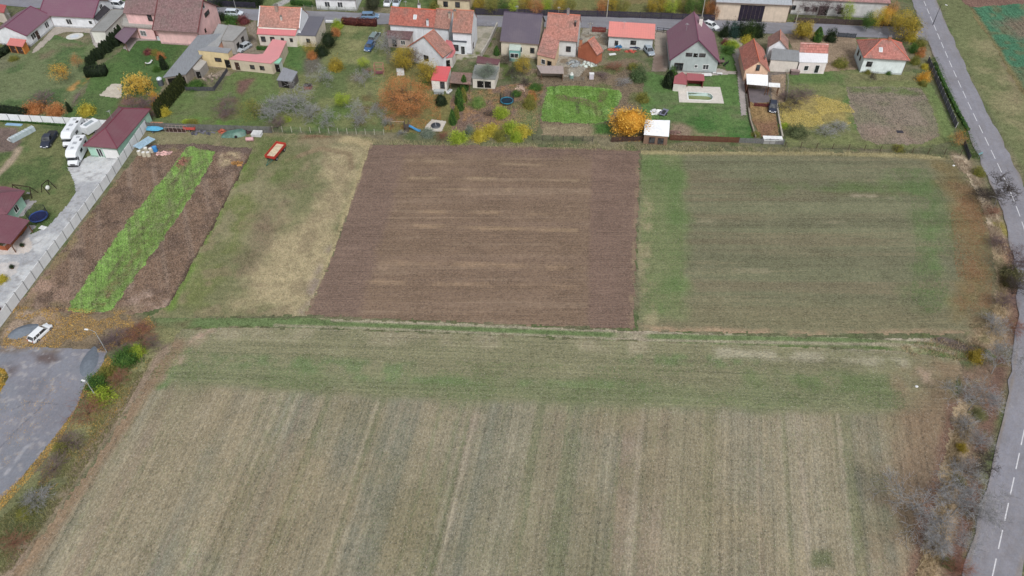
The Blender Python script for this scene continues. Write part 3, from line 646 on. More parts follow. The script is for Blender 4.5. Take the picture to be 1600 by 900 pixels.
# painted centre-line dashes, 3 m with 1.5 m gaps
road_obj = bpy.data.objects['main_road']
m_white = M(A(212,212,216), .7, .2, .12, 4)
tot = 0; cum = [0]
for a, b in zip(ROAD[:-1], ROAD[1:]): tot += math.dist(a, b); cum.append(tot)
def along(s):
    k = min(len(cum) - 2, max(0, int(np.searchsorted(cum, s)) - 1)); t = (s - cum[k]) / (cum[k+1] - cum[k])
    a, b = ROAD[k], ROAD[k+1]; d = math.dist(a, b); return (a[0]+(b[0]-a[0])*t, a[1]+(b[1]-a[1])*t), ((b[0]-a[0])/d, (b[1]-a[1])/d)
s_ = 1.0
while s_ < tot - 4:
    q = []; n = 3
    for k in range(n + 1):
        (x, y), (dx, dy) = along(s_ + 3.0 * k / n); q.append(((x - dy * .07, y + dx * .07), (x + dy * .07, y - dx * .07)))
    mb = MB(); mb.add([(p[0], p[1], .126) for pr in q for p in pr], [(2*k, 2*k+1, 2*k+3, 2*k+2) for k in range(n)])
    mb.build('centre_line_dash', m_white, road_obj); s_ += 4.5
paved('car_park', [(-90,538),(0,541),(60,543),(110,545),(150,547),(168,550),(158,575),(132,604),(118,640),(80,690),(36,744),(0,782),(-90,860)], A(124,128,138), [
    dict(k='noise', s=6, lo=.45, hi=.6, c=A(126,128,138), seed=311), dict(k='line', p=[(0,544),(60,547),(110,549)], w=1.0, c=A(118,108,100), patch=3),
    dict(k='poly', p=[(52,553),(84,552),(96,562),(84,568),(56,566)], c=A(98,88,88), fe=.8, na=1.2), dict(k='poly', p=[(5,572),(28,572),(24,585),(12,592)], c=A(104,98,102), fe=.8),
    dict(k='line', p=[(0,700),(30,668),(62,640),(84,600)], w=.10, c=A(98,98,106), na=.2, amp=.8), dict(k='line', p=[(20,640),(48,628),(90,632)], w=.1, c=A(98,98,106), na=.2, amp=.8), dict(k='line', p=[(10,740),(40,700),(58,690)], w=.3, c=A(158,160,168), na=.6, amp=.8, patch=1),
    dict(k='poly', p=[(30,596),(70,594),(66,616),(28,620)], c=A(120,122,132), fe=.12, na=.5, amp=.8), dict(k='noise', s=.8, lo=.62, hi=.72, c=A(158,156,158), seed=313, amp=.6)], z=.04, mat=m_asphalt, res=.2, rag=.1)
paved('leaf_covered_island', [(-60,560),(-5,572),(8,578),(14,590),(8,602),(-4,618),(-60,640)], A(150,124,52), [dict(k='noise', s=1, lo=.5, hi=.65, c=A(104,98,56), seed=321)], z=.07, mat=m_soil, res=.15, rag=.1)
paved('paved_drive', [(140,244),(150,240),(200,238),(187,247),(172,276),(127,340),(62,424),(6,488),(-70,560),(-90,560),(-90,396),(0,392),(24,370),(50,366),(76,354),(108,318),(119,300),(116,284),(106,262)], A(192,196,200), [
    dict(k='noise', s=4, lo=.45, hi=.6, c=A(168,172,178), seed=331), dict(k='noise', s=.8, lo=.6, hi=.7, c=A(140,140,142), seed=333, amp=.6)], z=.035, mat=m_conc, res=.25)
paved('pale_paving', [(46,372),(51,384),(46,394),(28,398),(-60,400),(-60,392),(0,386),(20,376),(36,368)], A(196,190,186), z=.05)
paved('pale_paving', [(24,408),(31,412),(26,428),(10,436),(-40,470),(-40,420),(0,412)], A(192,190,190), z=.05)
paved('pale_paving', [(40,312),(57,315),(50,322),(36,338),(26,340)], A(160,158,160), z=.05)
paved('pale_paving', [(46,352),(57,353),(46,368),(36,378),(30,378)], A(172,170,172), z=.05)
paved('terrace', [(52,78),(84,44),(90,42),(144,44),(146,52),(104,50),(86,55),(62,78),(50,84)], A(166,160,152), z=.03)
paved('terrace', [(140,50),(165,50),(168,62),(150,76),(146,70)], A(164,160,158), z=.03)
paved('terrace', [(205,58),(250,58),(246,64),(215,64),(202,80),(192,76)], A(160,152,150), z=.035)
paved('terrace', [(155,150),(174,132),(190,132),(190,152),(186,154)], A(186,180,168), z=.06)
paved('yard', [(324,100),(376,80),(392,62),(385,42),(400,30),(402,70),(420,80),(360,118),(300,126),(296,118)], A(132,124,112), [dict(k='noise', s=2, lo=.5, hi=.65, c=A(112,106,84), seed=341)], mat=m_gravel, res=.35)
paved('yard', [(744,40),(774,42),(754,88),(732,92),(708,98),(700,92),(735,78)], A(164,160,148), [dict(k='noise', s=2, lo=.5, hi=.62, c=A(142,140,124), seed=351), dict(k='line', p=[(744,84),(716,96),(706,108)], w=.9, c=A(96,106,62), patch=1)], z=.035, res=.3)
paved('yard', [(780,40),(786,80),(800,84),(798,120),(776,126),(752,92),(774,44)], A(122,116,98), [dict(k='noise', s=2, lo=.5, hi=.62, c=A(86,100,58), seed=353)], mat=m_gravel, z=.03)
paved('yard', [(912,44),(950,46),(950,74),(930,90),(905,120),(870,120),(866,92),(900,74)], A(150,146,136), [dict(k='noise', s=2, lo=.5, hi=.62, c=A(124,114,100), seed=355)], mat=m_gravel, z=.03)
paved('yard', [(1024,48),(1048,50),(1050,96),(1040,112),(1018,112),(1022,84)], A(156,148,138), [dict(k='poly', p=[(1024,84),(1044,84),(1042,112),(1018,112)], c=A(120,104,96), fe=1.5)], z=.03)
paved('yard', [(1130,44),(1160,60),(1160,112),(1152,112),(1140,70),(1128,60)], A(150,146,140), z=.03)
paved('gravel_yard', [(1225,46),(1335,50),(1338,70),(1344,108),(1295,112),(1205,118),(1206,158),(1226,160),(1228,112),(1290,108),(1240,80)], A(146,130,112), [dict(k='noise', s=3, lo=.5, hi=.65, c=A(130,116,100), seed=357)], z=.03, mat=m_gravel)
paved('gravel_yard', [(1165,114),(1228,112),(1226,160),(1208,162),(1200,140),(1168,136)], A(112,106,102), z=.028, mat=m_gravel)
paved('garden_path', [(1151,84),(1162,84),(1166,180),(1158,181),(1153,130)], A(158,152,150), z=.05, res=.2)
paved('terrace', [(1046,108),(1128,108),(1136,112),(1150,112),(1150,116),(1118,118),(1060,116)], A(172,166,160), z=.04, res=.25)
paved('paved_run', [(1167,138),(1200,140),(1203,160),(1180,162),(1168,158)], A(110,104,108), z=.05)
paved('sand_run', [(1170,160),(1206,160),(1212,182),(1217,212),(1190,214),(1176,190)], A(140,118,84), [dict(k='poly', p=[(1170,186),(1220,186),(1220,220),(1170,220)], c=A(116,88,74), fe=3)], z=.03, mat=m_soil)
paved('terrace', [(666,196),(675,187),(698,190),(690,206),(664,206)], A(196,192,184), z=.06, res=.15)
# ================================================================== BUILDINGS
WHITE = A(226,229,234); CREAM = A(214,204,176); PINK = A(232,192,190); MINT = A(168,206,188); GREYW = A(176,186,186)
ORANGE = A(212,128,104); ORANGE2 = A(206,118,92); PURPLE = A(128,78,102); REDMET = A(222,112,112); DPURP = A(86,74,94)
TILEPINK = A(160,118,118); GREYC = A(142,146,150); DARKGREY = A(84,88,98); BRICK = A(172,104,80); GAR = A(124,62,78)
m_frame = M(A(232,232,232), .5, .4, .05); m_dframe = M(A(70,52,46), .6, .3, .1); m_gut = M(A(120,98,92), .45, .5, .05)
m_rimx = M(A(170,172,176), .5, .4, .05)
m_wood = M(A(112,84,66), .85, .2, .25, 3); m_dark = M((.015,.014,.013), .9, .1, .1); m_bark = M(A(98,92,88), .95, .1, .25, 4)
def place(o, root, mat_local):
    o.parent = root; o.matrix_basis = root['_inv'] @ mat_local if False else ROOTS[root.name].inverted() @ mat_local
ROOTS = {}
def openings(root, F, wins):
    """F(side) -> (origin, unit along, unit outward, length); wins: (side, u, zc, w, h, style)"""
    for side, u, zc, w, h, st in wins:
        o, ax, out, L = F(side); c = o + ax * (L * u); c.z = 0
        m = Matrix(((ax.x, -out.x, 0, c.x), (ax.y, -out.y, 0, c.y), (0, 0, 1, zc), (0, 0, 0, 1)))    # local x along wall, -y outward
        fr = MB(); t = .07
        if st in 'wkb':
            dk = st == 'k'
            fr.box(-w/2-t, w/2+t, -.07, .03, h/2, h/2+t).box(-w/2-t, w/2+t, -.12, .03, -h/2-t, -h/2)
            fr.box(-w/2-t, -w/2, -.068, .03, -h/2, h/2).box(w/2, w/2+t, -.068, .03, -h/2, h/2)
            if w > .9: fr.box(-.03, .03, -.05, .02, -h/2, h/2)
            f = fr.build('window', m_dframe if dk else m_frame); place(f, root, m)
            MB().box(-w/2, w/2, -.025, .02, -h/2, h/2).build('pane', glassmat(), f)
            if st == 'b':
                b = MB()
                for k in range(5): b.box(-w/2 + w*(k+.5)/5 - .02, -w/2 + w*(k+.5)/5 + .02, -.11, -.08, -h/2, h/2)
                b.build('window_bars', m_frame, f)
        elif st in 'dD':
            f = MB().box(-w/2, w/2, -.05, .03, -h/2, h/2).box(-w/2-t, -w/2, -.08, .03, -h/2, h/2+t).box(w/2, w/2+t, -.08, .03, -h/2, h/2+t).build('door', m_dark if st == 'D' else m_dframe); place(f, root, m)
            MB().box(w/2-.18, w/2-.12, -.1, -.05, -.1, .06).build('handle', m_frame, f)
        elif st == 'g':
            f = MB()
            for k in range(5): f.box(-w/2, w/2, -.05 - .012*(k % 2), .03, -h/2 + h*k/5, -h/2 + h*(k+1)/5 - .02)
            f = f.build('garage_door', m_frame); place(f, root, m)
        elif st == 'G':
            f = MB()
            for k in range(6): f.box(-w/2 + w*k/6, -w/2 + w*(k+1)/6 - .04, -.05, .03, -h/2, h/2)
            f = f.build('barn_door', M(A(46,40,54), .8, .2, .2)); place(f, root, m)
        elif st == 't':                                   # tyre or round thing is not an opening; skip
            pass
def bld(name, label, cat, P, Q, he, Rp=None, pitch=35, kind='gx', wall=WHITE, roof=(ORANGE, 'tile'), ov=.35, og=.25, depth=None, wins=(), chim=(), sky=(), root=None, verge=None, group=None, trim=True, hl=None, hr=None):
    p = Vector((*G(*P, he), 0)); q = Vector((*G(*Q, he), 0)); ax = (q - p); W = ax.length; ax.normalize(); ay = Vector((-ax.y, ax.x, 0)); T = math.tan(R(pitch))
    def dist(z): return (Vector((*G(*Rp, z), 0)) - p).dot(ay)
    if depth is None:
        if kind == 'gy': depth = dist(he + T * W / 2)
        elif kind == 'flat': depth = dist(he)
        else:
            lo, hi = he, he + 14
            for _ in range(50):
                m_ = (lo + hi) / 2
                if he + T * dist(m_) > m_: lo = m_
                else: hi = m_
            depth = dist(lo) * (2 if kind in ('gx', 'hip') else 1)
    depth = max(depth, 1.5); d = depth; c = p + ax * (W / 2) + ay * (d / 2)
    ML = Matrix(((ax.x, ay.x, 0, c.x), (ax.y, ay.y, 0, c.y), (0, 0, 1, 0), (0, 0, 0, 1)))
    if root is None:
        root = thing(name, label, cat, c.x, c.y, math.atan2(ax.y, ax.x), group=group); ROOTS[root.name] = ML
    h2, w2 = d / 2, W / 2; ih = h2 - ov; iw = w2 - og
    if kind == 'gy': ih = h2 - og; iw = w2 - ov
    wm = M(wall, .9, .15, .11, .8); rm = roofmat(roof[0], None, roof[1])
    zw = he + T * ov - .16; mb = MB(); rf = MB(); th = .14
    if kind == 'gx':
        zr = he + T * h2; zt = zw + T * ih
        mb.prism([(-iw,-ih),(iw,-ih),(iw,ih),(-iw,ih)], 0, zw)
        mb.add([(-iw,-ih,zw),(-iw,ih,zw),(-iw,0,zt),(iw,-ih,zw),(iw,ih,zw),(iw,0,zt)], [(0,2,1),(3,4,5)])
        sl_ = math.hypot(h2, zr - he)
        rf.slab([(-w2,-h2,he),(w2,-h2,he),(w2,0,zr),(-w2,0,zr)], th, [(0,0),(W,0),(W,sl_),(0,sl_)])
        rf.slab([(w2,h2,he),(-w2,h2,he),(-w2,0,zr),(w2,0,zr)], th, [(0,0),(W,0),(W,sl_),(0,sl_)])
        ridge = [((-w2,0,zr),(w2,0,zr))]; vb = [((s*w2,-h2,he),(s*w2,0,zr)) for s in (-1,1)]; hf = lambda x, y: he + T * (h2 - abs(y))
    elif kind == 'gy':
        zr = he + T * w2; zt = zw + T * iw
        mb.prism([(-iw,-ih),(iw,-ih),(iw,ih),(-iw,ih)], 0, zw)
        mb.add([(-iw,-ih,zw),(iw,-ih,zw),(0,-ih,zt),(-iw,ih,zw),(iw,ih,zw),(0,ih,zt)], [(0,1,2),(3,5,4)])
        sl_ = math.hypot(w2, zr - he)
        rf.slab([(-w2,h2,he),(-w2,-h2,he),(0,-h2,zr),(0,h2,zr)], th, [(0,0),(d,0),(d,sl_),(0,sl_)])
        rf.slab([(w2,-h2,he),(w2,h2,he),(0,h2,zr),(0,-h2,zr)], th, [(0,0),(d,0),(d,sl_),(0,sl_)])
        ridge = [((0,-h2,zr),(0,h2,zr))]; vb = [((s*w2,-h2,he),(0,-h2,zr)) for s in (-1,1)]; hf = lambda x, y: he + T * (w2 - abs(x))
    elif kind == 'hip':
        m_ = min(w2, h2); zr = he + T * m_; mb.prism([(-iw,-ih),(iw,-ih),(iw,ih),(-iw,ih)], 0, zw); sl_ = math.hypot(m_, zr - he)
        if w2 >= h2: a, b = (-(w2 - h2), 0, zr), (w2 - h2, 0, zr)
        else: a, b = (0, -(h2 - w2), zr), (0, h2 - w2, zr)
        c4 = [(-w2,-h2,he),(w2,-h2,he),(w2,h2,he),(-w2,h2,he)]
        if w2 >= h2: fs = [(c4[0],c4[1],b,a),(c4[2],c4[3],a,b),(c4[1],c4[2],b),(c4[3],c4[0],a)]
        else: fs = [(c4[1],c4[2],b,a),(c4[3],c4[0],a,b),(c4[0],c4[1],a),(c4[2],c4[3],b)]
        for f in fs:
            f0, f1 = Vector(f[0]), Vector(f[1]); u_ = (f1 - f0).normalized(); uvs = []
            for g in f:
                r_ = Vector(g) - f0; uu = r_.dot(u_); uvs.append((uu, (r_ - u_ * uu).length))
            rf.slab(list(f), th, uvs)
        ridge = [(a, b), (c4[0], a), (c4[1], b if w2 >= h2 else a), (c4[2], b), (c4[3], a if w2 >= h2 else b)]; vb = []; hf = lambda x, y: he + T * min(w2 - abs(x), h2 - abs(y))
    else:
        if kind == 'flat': T = .02
        zb = he + T * d; sl_ = math.hypot(d, zb - he); zb2 = zw + T * 2 * ih
        mb.add([(-iw,-ih,0),(iw,-ih,0),(iw,ih,0),(-iw,ih,0),(-iw,-ih,zw),(iw,-ih,zw),(iw,ih,zb2),(-iw,ih,zb2)], [(0,3,2,1),(4,5,6,7),(0,1,5,4),(1,2,6,5),(2,3,7,6),(3,0,4,7)])
        rf.slab([(-w2,-h2,he),(w2,-h2,he),(w2,h2,zb),(-w2,h2,zb)], th, [(0,0),(W,0),(W,sl_),(0,sl_)])
        ridge = []; vb = [((s*w2,-h2,he),(s*w2,h2,zb)) for s in (-1,1)]; hf = lambda x, y: he + T * (y + h2)
    pl = MB().box(-iw-.03, iw+.03, -ih-.03, ih+.03, 0, .4).build('plinth', M(tuple(x*.55+.05 for x in wall), .9, .1, .2, 2)); place(pl, root, ML)
    if trim and W > 7:
        an = MB(); ax_, ay_ = -w2*.35, h2*.12; az = hf(ax_, ay_); an.tube((ax_,ay_,az-.1),(ax_,ay_,az+1.9),.03,n=5)
        for q in range(4): an.tube((ax_-.5+.1*q,ay_-.3+.2*q,az+1.7),(ax_+.5-.1*q,ay_-.3+.2*q,az+1.7),.02,n=4)
        an.tube((ax_,ay_-.35,az+1.7),(ax_,ay_+.4,az+1.7),.02,n=4); place(an.build('aerial', m_rimx), root, ML)
    w = mb.build('wall', wm); place(w, root, ML); r = rf.build('roof', rm); place(r, root, ML)
    if ridge and roof[1] in ('tile', 'metal'):
        rb = MB()
        for a, b in ridge: rb.tube((a[0],a[1],a[2]+.02), (b[0],b[1],b[2]+.02), .11, n=6)
        rb.build('ridge_cap', M(tuple(x*.92 for x in roof[0]), .7, .3), r)
    if trim:
        g = MB().tube((-w2,-h2-.06,he-.1),(w2,-h2-.06,he-.1),.075, n=6) if kind != 'gy' else MB().tube((-w2-.06,-h2,he-.1),(-w2-.06,h2,he-.1),.075,n=6)
        if kind == 'gy': place(MB().tube((w2+.06,-h2,he-.1),(w2+.06,h2,he-.1),.075,n=6).build('gutter', m_gut), root, ML)
        if kind != 'gy': g.tube((w2-.25,-h2-.04,he-.12),(iw-.02,-ih-.05,he-.5),.045,n=5).tube((iw-.02,-ih-.05,he-.5),(iw-.02,-ih-.05,.1),.045,n=5)
        place(g.build('gutter', m_gut), root, ML)
    if verge:
        for a, b in vb: place(MB().tube((a[0],a[1],a[2]+.03),(b[0],b[1],b[2]+.03), .13, n=4).build('verge_board', M(verge, .7, .3, .05)), root, ML)
    for fx, fy, cw, hh, cc in chim:
        x, y = (fx - .5) * W, (fy - .5) * d; zb = hf(x, y)
        ch = MB().box(x-cw/2, x+cw/2, y-cw/2, y+cw/2, zb-.6, zb+hh).build('chimney', M(cc, .9, .15, .15, 3)); place(ch, r, ROOTS[root.name].inverted() @ ML) if False else None
        ch.parent = r
        MB().box(x-cw/2-.07, x+cw/2+.07, y-cw/2-.07, y+cw/2+.07, zb+hh, zb+hh+.1).tube((x,y,zb+hh+.1),(x,y,zb+hh+.35),.12,n=8).build('chimney_cap', M(A(120,116,112), .9), r)
    for fx, fy in sky:
        x, y = (fx - .5) * W, (fy - .5) * d; zb = hf(x, y); tl = math.atan(T) if kind in ('gx','hip','shed') and y <= 0 else 0
        MB().obox((x,y,zb+.06), .8, 1.15, .12, 0, tl).build('skylight', m_frame, r); MB().obox((x,y,zb+.1), .62, .95, .1, 0, tl).build('skylight_pane', M(A(190,196,200), .2, .6), r)
    O = {'f': (Vector((-iw,-ih,0)), Vector((1,0,0)), Vector((0,-1,0)), 2*iw), 'r': (Vector((iw,-ih,0)), Vector((0,1,0)), Vector((1,0,0)), 2*ih),
         'l': (Vector((-iw,ih,0)), Vector((0,-1,0)), Vector((-1,0,0)), 2*ih)}
    def F(s):
        o, a, n, L = O[s]; m3 = ML.to_3x3(); return ML @ o, m3 @ a, m3 @ n, L
    openings(root, F, wins)
    return root
def pbld(name, label, cat, cs, wall=WHITE, roof=(GREYC, 'corr'), ov=.2, wins=(), posts=False, root=None, th=.12, group=None, wallmat=None, parapet=0, walls=None):
    """a building or canopy of any plan: cs = roof corners (px, py, height) anticlockwise from the front left"""
    P = [Vector((*G(x, y, z), z)) for x, y, z in cs]; n = len(P)
    c = sum((Vector((p.x, p.y, 0)) for p in P), Vector()) / n; ax = (P[1] - P[0]); ax.z = 0; ax.normalize(); ay = Vector((-ax.y, ax.x, 0))
    ML = Matrix(((ax.x, ay.x, 0, c.x), (ax.y, ay.y, 0, c.y), (0, 0, 1, 0), (0, 0, 0, 1)))
    if root is None: root = thing(name, label, cat, c.x, c.y, math.atan2(ax.y, ax.x), group=group); ROOTS[root.name] = ML
    inv = ML.inverted(); L = [inv @ p for p in P]
    area = sum(L[i].x*L[(i+1)%n].y - L[(i+1)%n].x*L[i].y for i in range(n))
    if area < 0: L = L[::-1]
    rf = MB().slab([tuple(p) for p in L], th, [(p.x - L[0].x, p.y - L[0].y) for p in L]); r = rf.build('roof', roofmat(roof[0], None, roof[1])); place(r, root, ML)
    I = []                                                     # inset by ov
    for i in range(n):
        a, b, d_ = L[i-1], L[i], L[(i+1) % n]
        e1 = (b - a); e1.z = 0; e1.normalize(); e2 = (d_ - b); e2.z = 0; e2.normalize(); n1 = Vector((-e1.y, e1.x, 0)); n2 = Vector((-e2.y, e2.x, 0))
        k = n1 + n2; k = k / max(.35, k.dot(n1)); q = b + k * ov; q.z = b.z - th - .005; I.append(q)
    if posts:
        for q in I:
            b = MB().box(q.x-.07, q.x+.07, q.y-.07, q.y+.07, 0, q.z).build('post', m_wood); place(b, root, ML)
        if posts == 'beam':
            b = MB()
            for i in range(n): b.tube(I[i] - Vector((0,0,.1)), I[(i+1)%n] - Vector((0,0,.1)), .08, n=4)
            place(b.build('beam', m_wood), root, ML)
    es = range(n) if not posts else []
    if walls is not None: es = walls
    mb = MB()
    if list(es):
        if len(list(es)) == n:
            vs = [(q.x, q.y, 0) for q in I] + [tuple(q) for q in I]; mb.add(vs, [(i, (i+1)%n, n+(i+1)%n, n+i) for i in range(n)] + [tuple(range(n, 2*n))])
        else:
            for i in es:
                a, b = I[i], I[(i+1)%n]; e = (b-a); e.z = 0; e.normalize(); nn = Vector((e.y, -e.x, 0)) * .1
                vs = [(a.x,a.y,0),(b.x,b.y,0),(b.x,b.y,b.z),(a.x,a.y,a.z)]; vs += [(x-nn.x, y-nn.y, z) for x,y,z in vs]
                mb.add(vs, [(0,1,2,3),(7,6,5,4),(0,3,7,4),(1,5,6,2),(3,2,6,7),(0,4,5,1)])
        place(mb.build('wall', wallmat or M(wall, .9, .15, .1, .8)), root, ML)
    if parapet:
        pm = MB()
        for i in range(n): pm.tube(L[i] + Vector((0,0,.06)), L[(i+1)%n] + Vector((0,0,.06)), parapet, n=4)
        place(pm.build('roof_edge', M(A(150,146,140), .8)), root, ML)
    def F(i):
        a, b = I[i].copy(), I[(i+1)%n].copy(); a.z = b.z = 0; e = (b-a); Ln = e.length; e.normalize(); m3 = ML.to_3x3()
        return ML @ a, m3 @ e, m3 @ Vector((e.y, -e.x, 0)), Ln
    openings(root, F, wins)
    return root

# ---- 1 long white house with plum sheet roof
h = bld('white_house', 'long white angled house with plum sheet-metal roof beside an oval pool cover', 'house', (60,23.5),(146,28),3.1, pitch=26, depth=9.5, roof=(PURPLE,'metal'),
    wins=[('f',.50,1.6,1.3,1.3,'w'),('f',.91,1.7,.8,.8,'w'),('r',.5,3.6,1.2,1.2,'w')], verge=A(120,70,90), chim=[(.45,.6,.6,1.0,A(190,180,170))])
bld('', '', '', (41,56),(80,24),2.9,(24,28),24, roof=(PURPLE,'metal'), root=h, wins=[('f',.22,1.55,1.5,1.3,'w'),('f',.36,1.1,.9,2.0,'d'),('f',.78,1.6,1.3,1.3,'w')], verge=A(120,70,90), og=.2)
pbld('garden_shed', 'small lean-to shed with red roof and grey doors against white gable', 'shed', [(10,70,2.1),(35,73,2.1),(41,62,2.6),(16,59,2.6)], A(196,130,70), (A(222,104,92),'metal'), wins=[(0,.25,1.0,1.3,1.8,'d'),(0,.72,1.0,1.3,1.8,'d')])
pbld('flat_roofed_annex', 'white annex with long grey flat roof between white and pink houses', 'annex', [(141,49,3.0),(164,50,3.0),(198,16,3.0),(174,15,3.0)], A(222,222,214), (A(140,142,140),'felt'), ov=.1, wins=[(1,.35,1.7,.8,.9,'w')], parapet=.09)
pbld('entrance_porch', 'white porch block behind the grey flat-roofed annex', 'porch', [(145,27,3.0),(152,32,3.0),(172,14,3.4),(163,8,3.4)], WHITE, (A(60,56,62),'felt'), wins=[(1,.45,1.8,1.2,1.2,'w')])
# ---- 2 pink house
h = bld('pink_house', 'large pink house with faded pink tiled roof and balcony', 'house', (238,46.5),(309,51),4.0, pitch=36, depth=13.5, wall=PINK, roof=(TILEPINK,'tile'), ov=.9, og=.5,
    wins=[('r',.30,2.3,.6,.8,'k'),('r',.55,5.2,2.4,.9,'k'),('r',.5,7.4,.9,1.2,'w')], verge=A(110,60,62), chim=[(.6,.55,.7,1.0,A(180,150,140))])
bld('', '', '', (192,20),(241,23),5.9, pitch=34, depth=9.5, wall=PINK, roof=(TILEPINK,'tile'), ov=.5, root=h, wins=[('f',.80,5.0,1.0,1.9,'k')], trim=False)
pbld('', '', '', [(190,41,3.0),(240,45,3.0),(240,30,3.0),(192,27,3.0)], PINK, (A(170,168,160),'felt'), ov=.25, root=h, wins=[(0,.62,1.5,1.4,1.3,'b')], parapet=.1)
rail = MB(); a = Vector((*G(190,41,3.1),3.1)); b = Vector((*G(240,45,3.1),3.1))
for k in range(17): rail.tube(a.lerp(b,k/16), a.lerp(b,k/16)+Vector((0,0,.9)), .03, n=4)
rail.tube(a+Vector((0,0,.9)), b+Vector((0,0,.9)), .06, n=4)
place(rail.build('balcony_railing', M(A(176,172,166),.7)), h, Matrix())
pw = MB(); a = G(247,63); b = G(292,66); pw.obox(((a[0]+b[0])/2,(a[1]+b[1])/2,.5), math.dist(a,b), .25, 1.0, math.atan2(b[1]-a[1], b[0]-a[0])); place(pw.build('patio_wall', M(WHITE,.9)), h, Matrix())
for px in (268,287,303):
    x, y = G(px, 60); place(MB().tube((x,y,0),(x,y,3.6),.12,n=6).build('porch_post', m_dframe), h, Matrix())
pbld('carport', 'open carport with plum roof on dark posts beside pink house', 'carport', [(178,57,2.4),(195,68,2.4),(215,44,2.7),(194,42,2.7)], WHITE, (A(122,92,112),'metal'), posts='beam')
# ---- 3 grey farm sheds
pbld('farm_shed', 'long grey shed roof running from the pink house to a silver tank', 'shed', [(254,121,2.5),(290,116,2.5),(327,73,3.0),(346,52,3.2),(327,53.5,3.2),(309,55,3.2)], A(150,140,130), (A(136,142,150),'corr'), ov=.25, wins=[(0,.3,1.0,1.6,1.8,'D'),(0,.75,1.0,1.4,1.8,'D')])
h = pbld('grey_house', 'grey flat-roofed house behind a cream wall with dark doorways', 'house', [(345,63,3.4),(364,65,3.4),(385,43,3.4),(357,39,3.4)], A(178,174,170), (A(150,150,148),'felt'), ov=.12, wins=[(1,.25,1.1,1.0,2.0,'D'),(1,.62,1.7,1.1,1.2,'k')], parapet=.07)
pbld('', '', '', [(323,74,3.0),(341,73,3.0),(360,40,3.3),(341,37,3.3)], A(222,170,146), (A(152,154,154),'felt'), root=h, ov=.1)
h = pbld('cream_outbuilding', 'cream rendered outbuilding with two small windows and grey roof', 'outbuilding', [(308,78,4.0),(356,83,4.0),(362,76,3.6),(325,72,3.6)], A(216,198,156), (A(146,150,156),'felt'), ov=.08, wins=[(0,.55,2.0,.7,.8,'k'),(0,.66,2.0,.7,.8,'k'),(0,.90,1.2,1.1,2.0,'D')])
pbld('garden_shed', 'small pale concrete shed with rounded roof in front of cream outbuilding', 'shed', [(298,104,2.2),(304,109,2.2),(312,109,2.2),(323,96,2.2),(310,91,2.2)], A(156,152,148), (A(176,170,160),'felt'), ov=.05, wins=[(1,.5,.9,.8,1.6,'D')])
h = pbld('brick_outbuilding', 'low whitewashed outbuilding with flat salmon metal roof in an L', 'outbuilding', [(357,92,2.8),(423,99,2.8),(436,90,2.8),(448,64,2.8),(426,61,2.8),(411,84,2.8),(400,85,2.8),(373,83,2.8)], A(198,186,166), (A(228,130,134),'metal'), ov=.12,
     wins=[(0,.15,1.1,.9,1.9,'d'),(0,.52,1.3,1.0,.9,'k'),(0,.76,1.3,1.0,.9,'k')])
pbld('toilet_hut', 'narrow hut with turquoise roof and black doorway by the salmon roof', 'hut', [(426,98,2.4),(436,99,2.4),(441,91,2.6),(430,89,2.6)], A(190,196,190), (A(122,204,170),'metal'), wins=[(0,.5,1.0,1.0,1.9,'D')])
# ---- 4 orange-roofed house with white verges
h = bld('orange_roofed_house', 'white house with salmon tiled roof between white verges and grey annex', 'house', (403,41.5),(468,44.5),4.4,(437,11),40, roof=(A(222,144,120),'tile'), wall=WHITE, verge=WHITE, chim=[(.42,.42,.7,1.3,A(160,140,130)),(.55,.2,.4,.8,A(200,196,190))], trim=False, og=.1)
pbld('', '', '', [(401,53,3.0),(461,56,3.0),(465,44,4.4),(403,41,4.4)], A(214,206,196), (A(214,92,98),'metal'), root=h, ov=.15, wins=[(0,.12,1.7,1.0,1.2,'k'),(0,.37,1.7,1.0,1.2,'k'),(0,.64,1.8,.6,.8,'k'),(0,.88,1.8,.6,.8,'k')])
pbld('', '', '', [(460,54.5,3.0),(493,56,3.0),(507,26,3.6),(480,25,3.6)], A(208,200,186), (A(98,98,112),'metal'), root=h, ov=.15, wins=[(0,.6,1.6,.8,.9,'k')])
# ---- 5 terrace of orange roofs
h = bld('terraced_house', 'long house with bright orange hipped tile roof and small skylight', 'house', (607,38),(678,43),4.6,(645,13),38,'gx', roof=(A(214,104,76),'tile'), wall=WHITE, sky=[(.56,.25)], chim=[(.62,.55,.6,1.2,WHITE),(.86,.06,.5,1.3,WHITE)])
pbld('', '', '', [(604,59,2.4),(640,62,2.4),(646,49,3.2),(605,47,3.2)], A(190,176,170), (A(138,98,100),'tile'), root=h, ov=.2, wins=[(0,.3,1.1,.9,1.8,'D'),(0,.7,1.4,1.0,1.0,'w')])
h = bld('terraced_house', 'narrow house with orange ridge strip above a grey patched roof', 'house', (676,43),(702,45.5),4.2,(690,14),36,'gx', roof=(A(206,138,114),'tile'), wall=WHITE, chim=[(.9,.3,.5,1.2,A(200,180,165))])
pbld('', '', '', [(676,44.5,4.1),(700,46,4.1),(704,27,6.6),(680,25,6.6)], WHITE, (A(160,172,180),'corr'), root=h, walls=[], ov=.1, th=.2) if False else None
h = bld('gabled_house', 'house with big rusty-pink gable roof running towards the gardens', 'house', (637,73),(692,90),3.6,(674,44),38,'gy', roof=(A(204,132,110),'tile'), wall=WHITE, verge=A(180,110,90), wins=[('f',.5,2.0,1.2,1.2,'k')])
pbld('', '', '', [(686,92,2.7),(707,89,2.7),(712,80,2.7),(706,64,3.2),(697,62,3.4)], A(200,196,190), (A(210,92,96),'metal'), root=h, ov=.1, wins=[(0,.6,1.2,1.0,1.6,'D')])
